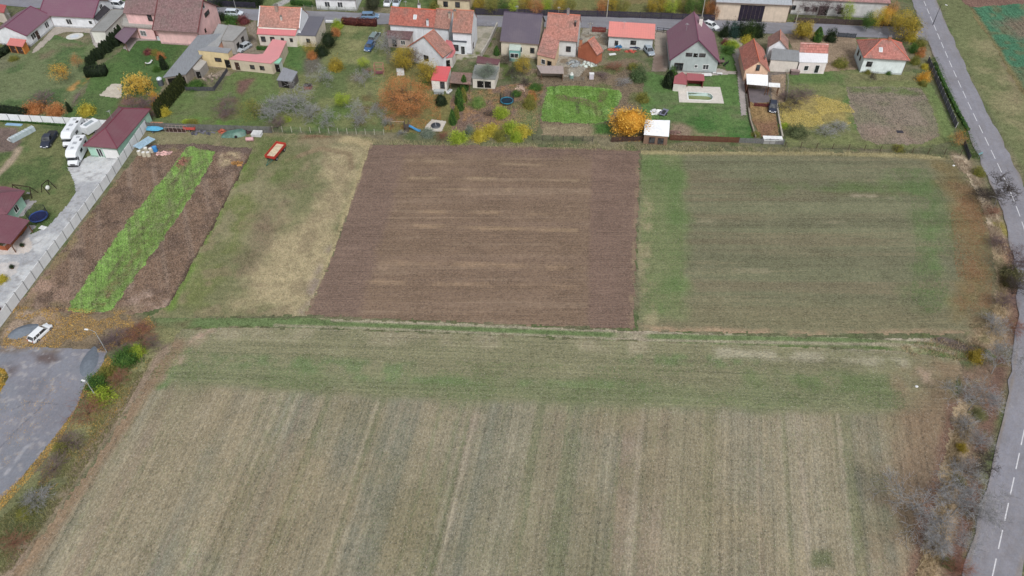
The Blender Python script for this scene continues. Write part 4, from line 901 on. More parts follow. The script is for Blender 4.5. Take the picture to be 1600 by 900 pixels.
h = bld('tall_white_house', 'tall white-sided house with plain orange roof at the end of terrace', 'house', (706,50),(737,52),5.6,(722,15.5),42,'gx', roof=(A(208,132,106),'tile'), wall=WHITE, verge=None, chim=[(.08,.35,.6,1.4,A(180,140,120))], wins=[('r',.2,1.6,.8,1.2,'k')], og=.1)
pbld('', '', '', [(705,64,3.3),(729,66,3.3),(732,55,4.0),(707,52,4.0)], A(216,222,226), (A(78,84,94),'felt'), root=h, ov=.15, wins=[(0,.25,1.6,1.2,1.4,'k'),(0,.75,1.1,.9,2.0,'w')])
# ---- sheds of the middle gardens
pbld('garden_shed', 'stone shed with dark red roof behind grey-green bush', 'shed', [(744,98,2.6),(778,101,2.6),(782,93,3.0),(746,87,3.0)], A(196,190,178), (A(110,58,66),'metal'), ov=.15, wins=[(0,.3,1.3,.9,1.0,'k')])
h = pbld('summer_house', 'low white building with dark openings half hidden under grey-green tree', 'outbuilding', [(737,122,2.5),(774,124,2.5),(780,104,2.7),(742,101,2.7)], A(214,210,200), (A(130,134,130),'felt'), ov=.15, wins=[(0,.35,1.0,1.3,1.6,'D'),(0,.68,1.0,1.3,1.6,'D')])
pbld('lean_to', 'brown tiled lean-to with white front edge beside the red cabin', 'shed', [(702,129,2.2),(735,132,2.2),(738,114,2.8),(706,112,2.8)], A(210,206,200), (A(166,124,108),'tile'), posts='beam', walls=[2])
pbld('red_roofed_cabin', 'small white cabin with bright red roof and dark window', 'cabin', [(673,125,2.6),(698,127,2.6),(705,104,3.4),(681,103,3.4)], A(230,226,218), (A(226,52,62),'metal'), ov=.12, wins=[(0,.72,1.5,.9,1.5,'k')])
# ---- 6 dark roofed house
h = bld('dark_roofed_house', 'house with wide dark slate-purple roof and cream walls by brick gable', 'house', (781,64),(842,69),3.9,(812,20),38,'gx', roof=(DPURP,'metal'), wall=A(216,206,188), wins=[('f',.85,2.0,.9,1.2,'k'),('f',.5,2.0,1.2,1.2,'w')])
pbld('', '', '', [(795,78,2.9),(812,79,2.9),(816,64,3.4),(797,63,3.4)], A(126,178,172), (A(178,196,184),'felt'), root=h, ov=.1, wins=[(0,.5,1.5,1.8,1.1,'w')])
# ---- 7 orange house with annex
h = bld('orange_roofed_house', 'house with orange tiled roof and long lower wing toward junk yard', 'house', (851,61),(902,65),4.2,(882,22),40,'gx', roof=(A(220,134,110),'tile'), wall=A(206,208,208), chim=[(.62,.52,.6,1.3,A(150,140,140)),(.88,.3,.4,.9,A(70,60,60))], wins=[('f',.75,2.0,1.0,1.2,'k')], og=.15)
pbld('', '', '', [(839,85,3.0),(867,92,3.0),(875,62,4.2),(851,44,5.6)], A(214,190,160), (A(216,138,118),'tile'), root=h, ov=.12, wins=[(0,.35,1.5,.9,1.1,'w'),(0,.72,1.1,.9,1.9,'D')])
bld('brick_outhouse', 'small unplastered brick gable building with orange roof and brick chimney', 'outbuilding', (902,74),(933,86),2.7,(917,53),42,'gy', wall=BRICK, roof=(A(220,130,104),'tile'), verge=None, chim=[(.12,.12,.5,1.5,A(190,130,100))], ov=.2, og=.15)
pbld('tin_shed', 'long low shed with rusty pinkish corrugated roof above bright green plot', 'shed', [(845,114,2.0),(881,115,2.0),(880,103,2.4),(838,102,2.4)], A(150,140,128), (A(168,150,144),'corr'), posts='beam', walls=[1,2])
# ---- 8 red garage
bld('low_red_roofed_house', 'low white building with plain salmon-red mono roof by the street', 'house', (950,56.5),(1023,61),3.2,(985,35),16,'shed', roof=(A(232,118,104),'metal'), wall=A(206,212,214), wins=[('f',.56,1.8,1.2,.9,'k'),('f',.18,1.2,.9,1.8,'w')])
# ---- 9 purple gable house
h = bld('purple_gabled_house', 'big grey house with steep plum gable roof beside swimming pool', 'house', (1046.5,94.5),(1125,98),3.0,(1089.5,18),42.5,'gy', roof=(A(140,84,108),'metal'), wall=GREYW, verge=A(110,66,88), chim=[(.62,.72,.8,1.6,A(226,220,214))],
    wins=[('f',.18,1.3,1.9,1.7,'k'),('f',.55,1.6,.6,.6,'w'),('f',.76,1.5,1.2,1.1,'w'),('f',.36,4.4,1.3,.7,'k'),('f',.50,4.3,.8,.9,'D'),('f',.64,4.4,1.3,.7,'k')], og=.5)
# ---- 10 small orange gable
bld('small_gabled_house', 'small peach house with orange gable roof behind white awning', 'house', (1162.5,110),(1203,112),2.9,(1185,61),40,'gy', roof=(A(224,122,92),'tile'), wall=A(232,196,170), wins=[('f',.52,3.6,.7,1.3,'k')], chim=[(.85,.4,.3,.7,A(120,100,90))])
pbld('garden_canopy', 'bright white sheet canopy over brown terrace behind orange gable', 'canopy', [(1167,131,2.5),(1200,134,2.5),(1200,117,2.8),(1166,115,2.8)], A(104,60,54), (A(238,240,242),'felt'), posts='beam', walls=[3])
pbld('garden_canopy', 'narrow white awning sticking out beside the big white canopy', 'canopy', [(1201,135,2.3),(1219,136,2.3),(1219,130,2.4),(1201,129,2.4)], WHITE, (A(226,228,228),'felt'), posts=True)
h = bld('old_farmhouse', 'old house with patchwork orange gable roofs behind grey shed', 'house', (1199,74),(1232,78),3.4,(1217,46),42,'gy', roof=(A(206,140,120),'tile'), wall=WHITE, trim=False)
pbld('grey_outbuilding', 'long grey mottled roof on white walls joined to white veranda', 'outbuilding', [(1204,93,3.0),(1249,96,3.0),(1249,79,3.6),(1207,75,3.6)], A(212,206,198), (A(138,142,146),'corr'), ov=.12)
h = pbld('veranda_house', 'small white house half orange tile and half white veranda roof', 'house', [(1249,97,2.9),(1293,98,2.9),(1294,84,3.4),(1249,82,3.4)], A(222,214,212), (A(224,226,232),'metal'), ov=.12, wins=[(0,.3,1.4,.9,1.1,'w'),(0,.7,1.2,.9,1.9,'w')])
pbld('', '', '', [(1249,81.8,3.42),(1294,83.6,3.42),(1295,68,5.2),(1251,66,5.2)], A(222,214,212), (A(222,124,104),'tile'), root=h, ov=.1)
# ---- 11 corner house
bld('corner_house', 'white corner house with orange hipped roof and skylight beside main road', 'house', (1349,90),(1422,94.5),3.9,(1392,62),33,'hip', roof=(A(220,124,104),'tile'), wall=A(222,232,232), sky=[(.37,.22)], wins=[('f',.16,2.2,1.1,1.1,'k'),('l',.3,2.2,.9,1.1,'k'),('l',.65,2.2,.7,.9,'k')], ov=.45, og=.45, chim=[(.55,.5,.6,.8,A(170,120,100))])
# ---- garage with hipped roof in the left yard
h = bld('garage', 'mint green garage with dark red hipped roof beside motorhomes', 'garage', (130,227.5),(183,232),2.9,(166,201),30,'hip', roof=(GAR,'metal'), wall=MINT, depth=14.2, wins=[('f',.73,1.15,3.0,2.1,'g'),('f',.35,1.1,1.0,2.0,'w')], ov=.4, og=.4)
h = pbld('bungalow', 'mint bungalow with wide dark red roof at left edge by trampoline', 'house', [(-80,344,2.8),(11,334.5,2.8),(39,298,2.8),(-20,303,4.3),(-80,308,4.6)], MINT, (GAR,'metal'), ov=.5, wins=[(1,.5,1.5,1.1,1.2,'w')], walls=[0,1])
pbld('', '', '', [(-20,303,4.28),(39,297.6,2.78),(8,291,2.8),(-80,292,2.8),(-80,307.5,4.5)], MINT, (GAR,'metal'), root=h, walls=[], ov=.3, th=.1)
pbld('', '', '', [(-50,372,2.5),(16,381,2.5),(46,344,2.6),(11,335.5,2.95),(-50,340,3.1)], A(150,80,60), (GAR,'metal'), root=h, ov=.4, posts='beam', walls=[])
x, y = G(36,366); m_ = MB()
for (p_, q_) in (((12,392),(43,356)), ((-40,384),(12,392))):
    a = G(*p_); b = G(*q_)
    for k in range(4): m_.obox(((a[0]+b[0])/2,(a[1]+b[1])/2,.18+.26*k), math.dist(a,b), .05, .2, math.atan2(b[1]-a[1], b[0]-a[0]))
place(m_.build('veranda_railing', M(A(160,92,62),.8)), h, Matrix())
# ---- white shed at field edge
pbld('white_roofed_shed', 'plank shed with bright white sheet roof beside the orange tree', 'shed', [(1006,210,2.3),(1045,213,2.3),(1047,188,2.7),(1008,187,2.7)], A(132,108,92), (A(236,240,244),'felt'), ov=.12, wins=[(0,.35,1.0,1.1,1.3,'k'),(0,.72,.95,1.1,1.3,'k')])
# ---- pool hut
h = pbld('pool_hut', 'low red-roofed pool hut with dark open front and grey patch', 'shed', [(1074,125,2.0),(1101,126,2.0),(1100,116,2.3),(1073,114,2.3)], A(130,60,60), (A(176,72,82),'metal'), posts='beam', walls=[1,2])
pbld('', '', '', [(1052,130,2.0),(1073,132,2.0),(1074,119,2.5),(1066,112,2.6),(1054,119,2.4)], A(210,206,200), (A(168,70,78),'metal'), root=h, ov=.1)
# ---- grey wooden hut in the orchard
pbld('wooden_hut', 'grey weathered hut with sagging sheet roof under bare tree', 'shed', [(432,125,1.9),(456,127.5,1.9),(465,112,2.3),(443,105,2.3)], A(96,92,92), (A(142,146,156),'corr'), ov=.15, wins=[(0,.5,.9,1.4,1.6,'D')])
# ---- far side of the street
bld('white_villa', 'white house across the street cut by top edge of the photo', 'house', (490,-3),(556,-1),3.2, depth=9, pitch=35, wall=A(226,228,230), roof=(A(150,90,80),'tile'), wins=[('f',.28,1.5,1.2,1.3,'w'),('f',.60,1.5,1.2,1.3,'w')])
bld('cream_villa', 'cream house across the street above tall orange terrace roof', 'house', (681,-3),(735,0),3.2, depth=9, pitch=35, wall=A(212,198,168), roof=(A(150,90,80),'tile'), wins=[('f',.25,1.6,1.1,1.3,'k'),('f',.62,1.6,1.1,1.3,'k')])
bld('barn', 'pale peeling barn with huge dark sliding door and grey roof', 'barn', (1119,3),(1238,8),5.0, depth=11, pitch=22, wall=A(212,196,178), roof=(A(164,172,180),'corr'), wins=[('f',.50,2.2,6.0,4.2,'G')], ov=.5)
bld('long_barn', 'long white wall of low building with pinkish roof behind hedge', 'barn', (1240,-2),(1392,5),4.2, depth=10, pitch=22, wall=A(206,206,206), roof=(A(200,140,136),'tile'), wins=[('f',.02,1.8,.9,1.0,'k'),('f',.16,1.6,1.0,1.0,'k'),('f',.25,1.6,1.0,1.0,'k'),('f',.34,1.3,2.2,2.4,'D'),('f',.52,1.5,1.1,1.5,'k')])
pbld('shed', 'low dark shed roof above the orange-brown hedge at top left', 'shed', [(-40,12,3),(6,20,3),(10,8,3),(-40,0,3)], A(200,190,180), (A(190,48,44),'metal'))
# ================================================================== VEGETATION
def leaf_quads(P, size, rng, up=.35, asp=1.0, droop=0):
    """one small leaf face per point; random lean"""
    n = len(P); N = rng.normal(size=(n, 3)); N[:, 2] = np.abs(N[:, 2]) + up; N /= np.linalg.norm(N, axis=1)[:, None]
    T = np.cross(N, rng.normal(size=(n, 3))); T /= np.linalg.norm(T, axis=1)[:, None] + 1e-9
    if droop: T = T * (1 - droop) + np.array([0, 0, -1.0]) * droop; T /= np.linalg.norm(T, axis=1)[:, None] + 1e-9
    B = np.cross(N, T); s = size * rng.uniform(.6, 1.3, n)[:, None]
    V = np.stack([P - T*s*asp, P + B*s*.6, P + T*s*asp, P - B*s*.6], 1).reshape(-1, 3)
    return V, np.arange(n * 4).reshape(-1, 4)
def tinted_mesh(name, V, F, tint):
    me = np_mesh(name, V, F, 4); ca = me.color_attributes.new('tint', 'FLOAT_COLOR', 'POINT')
    a = np.ones((len(V), 4), np.float32); a[:, :3] = tint[:, None]; ca.data.foreach_set('color', a.ravel()); return me
_lm = {}
def leafmat(c1, c2, c3, rough=.7):
    k = (c1, c2, c3)
    if k in _lm: return _lm[k]
    t = NT('foliage'); v = t.n('ShaderNodeAttribute', attribute_name='tint').outputs[2]
    c = t.mix(t.mapr(v, 0, .5, 0, 1), c1, c2); c = t.mix(t.mapr(v, .5, 1, 0, 1), c, c3)
    c = t.n('ShaderNodeHueSaturation', {'Saturation': 1.0, 'Value': .95, 'Color': c}).outputs[0]
    _lm[k] = t.out(c, rough, .15); return _lm[k]
_cm = {}
def crown_mesh(kind, var):
    k = (kind, var)
    if k in _cm: return _cm[k]
    rng = np.random.default_rng(hash(kind) % 1 + var * 7 + {'leaf':100,'dense':200,'sparse':300,'cone':400,'bush':500,'weep':600,'round':700,'fine':800}[kind])
    if kind in ('leaf', 'sparse', 'dense', 'bush', 'round', 'weep', 'fine'):
        nc = {'leaf': 46, 'sparse': 60, 'dense': 60, 'bush': 30, 'round': 40, 'weep': 40, 'fine': 105}[kind]
        nl = {'leaf': 110, 'sparse': 44, 'dense': 130, 'bush': 100, 'round': 70, 'weep': 70, 'fine': 130}[kind]
        D = rng.normal(size=(nc, 3)); D /= np.linalg.norm(D, axis=1)[:, None]
        if kind in ('bush', 'round'): D[:, 2] = np.abs(D[:, 2]) * 1.1 - .15
        rad = rng.uniform(.45, .93, nc) if kind != 'sparse' else rng.uniform(.3, 1, nc)
        if kind == 'round': rad = rng.uniform(.82, .92, nc)
        lob = rng.normal(size=(6, 3)); lob /= np.linalg.norm(lob, axis=1)[:, None]; lw = rng.uniform(-.42, .34, 6)
        if kind != 'round': rad = rad * (1 + (np.clip(D @ lob.T, 0, 1) ** 3 @ lw))
        if kind == 'fine': rad = rng.uniform(.25, 1, nc) ** .7 * (rad > 0)
        C = D * rad[:, None]; C[:, 2] *= np.where(C[:, 2] < 0, .75, 1)
        sg = {'leaf': .17, 'sparse': .17, 'dense': .15, 'bush': .22, 'round': .16, 'weep': .12, 'fine': .10}[kind]
        cs = rng.uniform(.7, 1.4, nc)
        P = (C[:, None, :] + rng.normal(size=(nc, nl, 3)) * sg * cs[:, None, None]).reshape(-1, 3); ct = np.repeat(rng.uniform(0, 1, nc), nl)
        dr = 0
        if kind == 'weep':
            P[:, 2] -= rng.uniform(0, 1, len(P)) ** 1.5 * np.hypot(P[:, 0], P[:, 1]) * 1.1; dr = .7
        if kind in ('bush', 'round'): P[:, 2] = np.abs(P[:, 2])
        sz = {'leaf': .031, 'sparse': .026, 'dense': .034, 'bush': .052, 'round': .06, 'weep': .045, 'fine': .017}[kind]
        V, F = leaf_quads(P, sz, rng, asp=1.8 if kind == 'weep' else 1.1, droop=dr)
        tint = np.clip(ct * .7 + rng.uniform(0, .45, len(P)), 0, 1)
    elif kind == 'cone':
        n = 900; z = rng.uniform(0, 1, n) ** .8; a = rng.uniform(0, 2*np.pi, n); r = (1 - z ** 1.6) ** .7 * rng.uniform(.8, 1.08, n) + .04
        r = r * (1 + .14 * np.sin(a * 5 + z * 9)); P = np.stack([r*np.cos(a), r*np.sin(a), z], 1)
        V, F = leaf_quads(P, .14, rng, asp=1.0, droop=.4)
        V = V.reshape(-1, 4, 3); c = V.mean(1, keepdims=True); V = c + (V - c) * np.array([1, 1, .35]); V = V.reshape(-1, 3)
        tint = np.clip(rng.uniform(0, .8, n) + .2 * np.sin(a * 5 + z * 9), 0, 1)
        # dense inner body so the sky does not show through
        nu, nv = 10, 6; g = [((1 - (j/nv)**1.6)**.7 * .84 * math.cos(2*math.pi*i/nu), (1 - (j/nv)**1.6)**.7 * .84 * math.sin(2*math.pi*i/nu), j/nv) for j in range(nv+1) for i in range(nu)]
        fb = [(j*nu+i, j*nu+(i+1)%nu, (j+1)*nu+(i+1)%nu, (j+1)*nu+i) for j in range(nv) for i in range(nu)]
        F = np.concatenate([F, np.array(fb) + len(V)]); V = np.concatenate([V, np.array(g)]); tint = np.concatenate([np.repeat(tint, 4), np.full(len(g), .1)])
        _cm[k] = tinted_mesh('crown', V, F, tint); return _cm[k]
    tint = np.repeat(tint, 4)
    if kind in ('dense', 'bush', 'round'):
        nu, nv = 12, 8; g = []
        for j in range(nv + 1):
            t = (-math.pi/2 if kind == 'dense' else 0) + (math.pi if kind == 'dense' else math.pi/2) * j / nv
            for i in range(nu):
                rr = .62 * (1 + .18 * math.sin(i * 2.3 + j * 1.7 + var)); g.append((rr*math.cos(t)*math.cos(2*math.pi*i/nu), rr*math.cos(t)*math.sin(2*math.pi*i/nu), rr*math.sin(t)))
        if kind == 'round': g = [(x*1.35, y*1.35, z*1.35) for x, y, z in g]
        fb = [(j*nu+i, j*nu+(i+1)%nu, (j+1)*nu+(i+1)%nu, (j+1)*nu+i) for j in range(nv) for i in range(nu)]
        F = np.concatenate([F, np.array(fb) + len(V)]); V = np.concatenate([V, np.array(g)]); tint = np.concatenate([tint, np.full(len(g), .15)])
    _cm[k] = tinted_mesh('crown', V, F, tint); return _cm[k]

def grow(seed, levels=6, spread=.62, lean=0.0, split=(2, 3), trunk=.22, taper=.72, up=.25, fork=.2):
    """limb segments (p, q, r0, r1, level) of a leafless tree of height about 1"""
    rnd = random.Random(seed); out = []
    def rec(p, d, L, r, lv):
        ns = 3 if lv < 3 else 2; q = p
        for s in range(ns):
            d = (d + Vector((rnd.gauss(0,1), rnd.gauss(0,1), rnd.gauss(0,.6))) * (.10 + .03*lv)).normalized(); n = q + d * (L / ns); rr = r * (1 - .28 / ns)
            out.append((q.copy(), n.copy(), r, rr, lv)); q = n; r = rr
            if lv >= 1 and lv < levels and rnd.random() < .75:
                side = (d + d.orthogonal().normalized() * 0 + Vector((rnd.gauss(0,1), rnd.gauss(0,1), rnd.gauss(0,.5))) * .8).normalized()
                rec(q.copy(), side, L * rnd.uniform(.45, .7), r * .5, max(lv + 1, 2))
        if lv >= levels: return
        k = rnd.choice(split) + (1 if lv == 0 else 0); a0 = rnd.uniform(0, 6.28)
        for i in range(k):
            a = a0 + 2*math.pi*i/k + rnd.uniform(-.4, .4); u = d.orthogonal().normalized(); w = d.cross(u)
            nd = (d * (1 - spread * .5) + (u*math.cos(a) + w*math.sin(a)) * spread * rnd.uniform(.8, 1.25) + Vector((0,0,up*.3))).normalized()
            rec(q.copy(), nd, L * rnd.uniform(.66, .9) if lv else L * rnd.uniform(.9, 1.25), r * (taper if k < 3 else taper * .85), lv + 1)
    rec(Vector((0,0,0)), Vector((lean, 0, 1)).normalized(), trunk, .022, 0)
    return out
def seg_mesh(segs, n=3, rmin=.0016):
    P = np.array([s[0] for s in segs]); Q = np.array([s[1] for s in segs]); r0 = np.maximum([s[2] for s in segs], rmin); r1 = np.maximum([s[3] for s in segs], rmin)
    D = Q - P; D /= np.linalg.norm(D, axis=1)[:, None] + 1e-9; ref = np.where(np.abs(D[:, 2:3]) > .9, [[1, 0, 0]], [[0, 0, 1]]); U = np.cross(D, ref); U /= np.linalg.norm(U, axis=1)[:, None]; W = np.cross(D, U)
    V = []
    for C, r in ((P, r0), (Q, r1)):
        for i in range(n):
            a = 2*math.pi*i/n; V.append(C + (U*math.cos(a) + W*math.sin(a)) * r[:, None])
    V = np.stack(V, 1).reshape(-1, 3); m = len(segs); b = (np.arange(m) * 2 * n)[:, None, None]
    F = np.array([[i, (i+1) % n, n + (i+1) % n, n + i] for i in range(n)])[None] + b
    return V, F.reshape(-1, 4)
_wm = {}
def wood_meshes(kind, var):
    k = (kind, var)
    if k in _wm: return _wm[k]
    if kind == 'limbs': S = grow(var * 3 + 1, 3, .7)
    elif kind == 'shrub':
        rnd = random.Random(var + 50); S = []
        for i in range(9):
            a = i * .7 + rnd.random(); T = grow(var*31 + i, 3, .5, trunk=.3, up=.1); m = Matrix.Rotation(rnd.uniform(.15, .75), 3, Vector((math.cos(a), math.sin(a), 0)))
            S += [(m @ p, m @ q, a_*.5, b_*.5, l + 1) for p, q, a_, b_, l in T]
    else: S = grow(var * 5 + 2, 5, .66)
    mz = max(max(s[1].z for s in S), .01); mr = sorted(max(abs(s[1].x), abs(s[1].y)) for s in S)[int(len(S)*.97)]
    S = [(Vector((p.x/mr, p.y/mr, p.z/mz)), Vector((q.x/mr, q.y/mr, q.z/mz)), a, b, l) for p, q, a, b, l in S]       # unit radius, unit height
    lo = [s for s in S if s[4] <= 1]; hi = [s for s in S if s[4] > 1]
    V, F = seg_mesh(lo, 5, .006); a = np_mesh('trunk', V, F, 4); a.polygons.foreach_set('use_smooth', [True]*len(F))
    V, F = seg_mesh(hi, 3, {'limbs': .006, 'shrub': .0042, 'bare': .0034}[kind]); b = tinted_mesh('twigs', V, F, np.repeat(np.random.default_rng(var).uniform(0, 1, len(hi)), 6))
    _wm[k] = (a, b); return _wm[k]
def attach(name, me, mat, parent, scale=(1,1,1), z=0, rz=0):
    o = bpy.data.objects.new(name, me); col.objects.link(o); o.parent = parent
    if not me.materials: me.materials.append(mat)
    o.material_slots[0].link = 'OBJECT'; o.material_slots[0].material = mat
    o.scale = scale; o.location = (0, 0, z); o.rotation_euler = (0, 0, rz); return o
GOLD = (A(176,120,40), A(214,160,60), A(232,190,92)); RUST = (A(140,88,52), A(182,122,74), A(206,154,104)); YELLOW = (A(140,128,44), A(186,172,62), A(214,200,92))
OLIVE = (A(84,90,44), A(122,124,60), A(160,152,80)); DGREEN = (A(26,36,24), A(40,54,34), A(62,76,44)); LIME = (A(96,120,40), A(150,172,56), A(184,198,84)); GREEN = (A(44,72,34), A(70,104,46), A(104,134,64))
YOLIVE = (A(104,96,44), A(160,140,54), A(196,172,70)); GREYG = (A(84,96,84), A(116,128,112), A(150,158,142)); DRED = (A(82,46,50), A(118,64,66), A(150,92,84))
m_bark1 = M(A(140,138,136), .95, .1, .2, 5); m_bark2 = M(A(78,68,62), .95, .1, .2, 5)
TW_GREY = leafmat(A(128,128,130), A(158,158,160), A(184,184,184)); TW_PURP = leafmat(A(96,82,86), A(122,104,106), A(146,128,126)); TW_RED = leafmat(A(120,80,66), A(150,102,84), A(170,126,108)); TW_DARK = leafmat(A(62,56,54), A(84,76,72), A(104,96,90))
_tv = 0
def plant(label, cat, cx, cy, rpx, hc, rz, kind, cols, name=None, group=None, trunk=True, elong=1.0, rot=None):
    """crown centre as seen at (cx, cy) at height hc; rpx crown radius as seen; rz vertical radius in metres"""
    global _tv; _tv += 1; rnd = random.Random(_tv * 77)
    x, y = G(cx, cy, hc); r = rpx * mpp(cy, hc)
    nm = name or {'leaf':'deciduous_tree','dense':'deciduous_tree','sparse':'deciduous_tree','fine':'deciduous_tree','weep':'weeping_tree','cone':'conifer','bush':'shrub','round':'clipped_shrub','bare':'bare_tree','bareshrub':'bare_shrub'}[kind]
    t = thing(nm, label, cat, x, y, rnd.uniform(0, 6.28) if rot is None else rot, group=group); lm = leafmat(*cols) if isinstance(cols, tuple) else cols
    if kind == 'bare':
        a, b = wood_meshes('bare', _tv % 5); H = hc + rz
        attach('trunk', a, m_bark1, t, (r, r, H)); attach('crown', b, cols, t, (r, r, H)); return t
    if kind == 'bareshrub':
        a, b = wood_meshes('shrub', _tv % 4); H = hc + rz
        attach('stem', a, m_bark2, t, (r, r, H)); attach('crown', b, cols, t, (r, r, H)); return t
    if kind == 'cone':
        H = hc + rz; attach('crown', crown_mesh('cone', _tv % 3), lm, t, (r, r, H)); return t
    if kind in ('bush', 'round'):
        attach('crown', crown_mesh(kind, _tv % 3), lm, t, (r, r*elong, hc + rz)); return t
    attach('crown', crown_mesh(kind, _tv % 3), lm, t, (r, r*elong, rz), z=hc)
    a, b = wood_meshes('limbs', _tv % 4); H = hc + rz * (.55 if kind not in ('sparse','fine') else .85)
    attach('trunk', a, m_bark2, t, (r*.7, r*.7, H)); attach('limbs', b, TW_DARK, t, (r*.8, r*.8, H)); return t

# --- broad-leaved trees, gardens left to right
T = plant
T('small orange tree alone on the white house lawn','tree',94,111,17,3.0,2.2,'sparse',GOLD)
T('thin pruned sapling with pinkish top beside thuja row','tree',118,94,11,3.0,1.5,'sparse',RUST)
T('low orange shrub by the concrete wall under grey twigs','shrub',54,168,17,1.0,1.1,'bush',RUST)
T('rusty shrub between orange shrub and wall end','shrub',86,172,15,.9,1.0,'bush',RUST)
T('leafless grey shrub above the orange shrub by the wall','shrub',66,152,24,1.6,1.3,'bareshrub',TW_PURP)
T('bright yellow-green cone bush just behind the garage','shrub',134,172,12,.9,1.2,'bush',YELLOW)
T('thin dark conifer left of the yellow-green cone bush','conifer',107,168,4,1.0,1.4,'cone',DGREEN)
T('golden weeping tree beside the pale paved square','tree',211,128,25,2.9,2.3,'weep',(A(180,140,50),A(214,178,78),A(232,204,116)))
T('bare purple-grey tree behind the garage roof','tree',217,160,26,2.6,1.8,'bare',TW_PURP)
T('golden shrub leaning on the left thuja hedge','shrub',243,155,9,1.3,1.4,'bush',GOLD)
T('pale yellow spiky bush at the foot of the thuja hedge','shrub',256,176,9,.6,1.0,'bush',YELLOW)
T('red-leaved round bush on pink house lawn','shrub',231,81,7,.5,.7,'bush',DRED)
T('olive bush beside the red-leaved bush','shrub',242,82,7,.5,.7,'bush',OLIVE)
T('dark cone conifer near the end of grey shed','conifer',254,98,6,1.6,1.9,'cone',DGREEN)
T('dark broad bush beside the dark cone conifer','shrub',244,107,6,.6,.8,'bush',GREEN)
T('dark round bush beside the pink house gable','shrub',325,46,6,.8,.9,'round',DGREEN)
T('green bush by street in front of pale parked car','shrub',362,32,12,1.0,1.4,'bush',GREEN)
T('plum-coloured bush by the street','shrub',381,31,9,.9,1.3,'bush',DRED)
T('dark bush beside the green street bush','shrub',347,26,7,.9,1.2,'bush',DGREEN)
T('dark low shrub beneath the shed in the orchard','shrub',305,132,15,.5,.7,'bush',GREEN)
T('yellow-green bush next to dark slate annex','shrub',528,38,8,1.0,1.3,'bush',LIME)
T('brown bush below yellow-green bush by annex','shrub',524,50,8,.8,1.0,'bush',RUST)
T('tall dark green conifer clump beside the slate annex','conifer',513,64,13,2.0,2.2,'dense',DGREEN,name='conifer_clump')
T('lower dark green shrub clump at foot of conifer clump','shrub',503,78,11,1.2,1.5,'bush',DGREEN)
T('pale yellow airy bush in front of the slate annex','shrub',484,74,15,1.6,1.6,'sparse',YOLIVE)
T('brownish bush beside pale airy bush','shrub',488,86,8,.8,1.0,'bush',RUST)
T('round golden bush on open lawn','shrub',523,101,11,1.2,1.6,'bush',YOLIVE)
T('yellow-green young tree by the red swing frame','tree',567,97,9,2.2,1.2,'leaf',LIME)
T('young yellow-green tree in the middle of orchard','tree',533,154,14,2.0,1.6,'leaf',LIME)
T('bare tree with thin trunk between lime trees','tree',567,118,18,3.0,1.6,'bare',TW_GREY)
T('bare grey-blue tree near the mesh fence','tree',556,176,24,3.0,2.6,'bare',TW_GREY)
T('bare leaning tree left of round golden bush','tree',497,112,22,2.6,2.0,'bare',TW_GREY)
T('widest bare grey tree under the wooden hut','tree',458,156,40,3.4,3.4,'bare',TW_GREY)
T('second bare tree with faint yellow leaves left of widest','tree',424,172,28,2.6,2.2,'bare',TW_GREY)
T('sparse olive tree by the grey board fence','tree',394,170,26,2.5,2.0,'sparse',OLIVE)
T('bare purplish tree left of the sparse olive tree','tree',350,165,25,2.2,1.9,'bare',TW_PURP)
T('small yellow shrub near grey board fence','shrub',448,186,6,.5,.6,'bush',LIME)
T('yellow-green tree hiding the rusty gable','tree',627,91,24,3.0,2.6,'leaf',YOLIVE)
T('olive-yellow tree between rusty gable and red cabin','tree',667,112,19,2.8,2.6,'leaf',YOLIVE)
T('bare-topped grey tree against the rusty gable','tree',650,86,15,3.2,2.0,'bare',TW_PURP)
T('large rust-brown tree above the playground','tree',634,150,41,4.2,4.4,'fine',RUST)
T('big spreading yellow-olive tree at top right by the main road','tree',1416,44,24,3.6,3.4,'leaf',YOLIVE)
T('dark clipped round shrub in front of red cabin','shrub',689,156,9,1.0,1.2,'round',DGREEN)
T('tall thuja beside lean-to of the red cabin','conifer',725,130,6,1.8,2.0,'cone',GREEN)
T('tall thuja column in middle of the path edge','conifer',717,150,7,2.0,2.0,'cone',GREEN)
T('yellowish thuja next to the thuja column','conifer',724,148,6,1.6,1.8,'cone',OLIVE)
T('thuja in front of the yellowish thuja','conifer',719,163,6,1.4,1.6,'cone',GREEN)
T('dark thuja column nearest the concrete pad','conifer',707,183,6,1.7,1.9,'cone',GREEN)
T('olive thuja beside the dark nearest thuja','conifer',713,176,5,1.5,1.7,'cone',OLIVE)
T('grey-green tree over the low white summer house','tree',757,112,20,3.0,1.8,'leaf',GREYG)
T('round green bush on the leafy brown garden','shrub',746,160,12,.9,1.3,'bush',(A(80,112,56),A(118,146,78),A(150,164,98)))
T('yellow-green bush below the blue trampoline','shrub',783,176,12,.8,1.2,'bush',LIME)
T('bare fruit tree beside dark roofed house','tree',800,112,14,2.4,1.8,'bare',TW_DARK)
T('orange-green tree in front of tin shed','tree',816,100,15,2.6,2.2,'leaf',YOLIVE)
T('tall olive bush left of bright green plot','shrub',828,160,11,1.2,1.4,'bush',OLIVE)
T('golden brown bush above olive bush by the plot','shrub',832,150,8,.9,1.2,'bush',RUST)
T('dark green low shrub left of bright plot','shrub',836,136,11,.4,.6,'bush',GREEN)
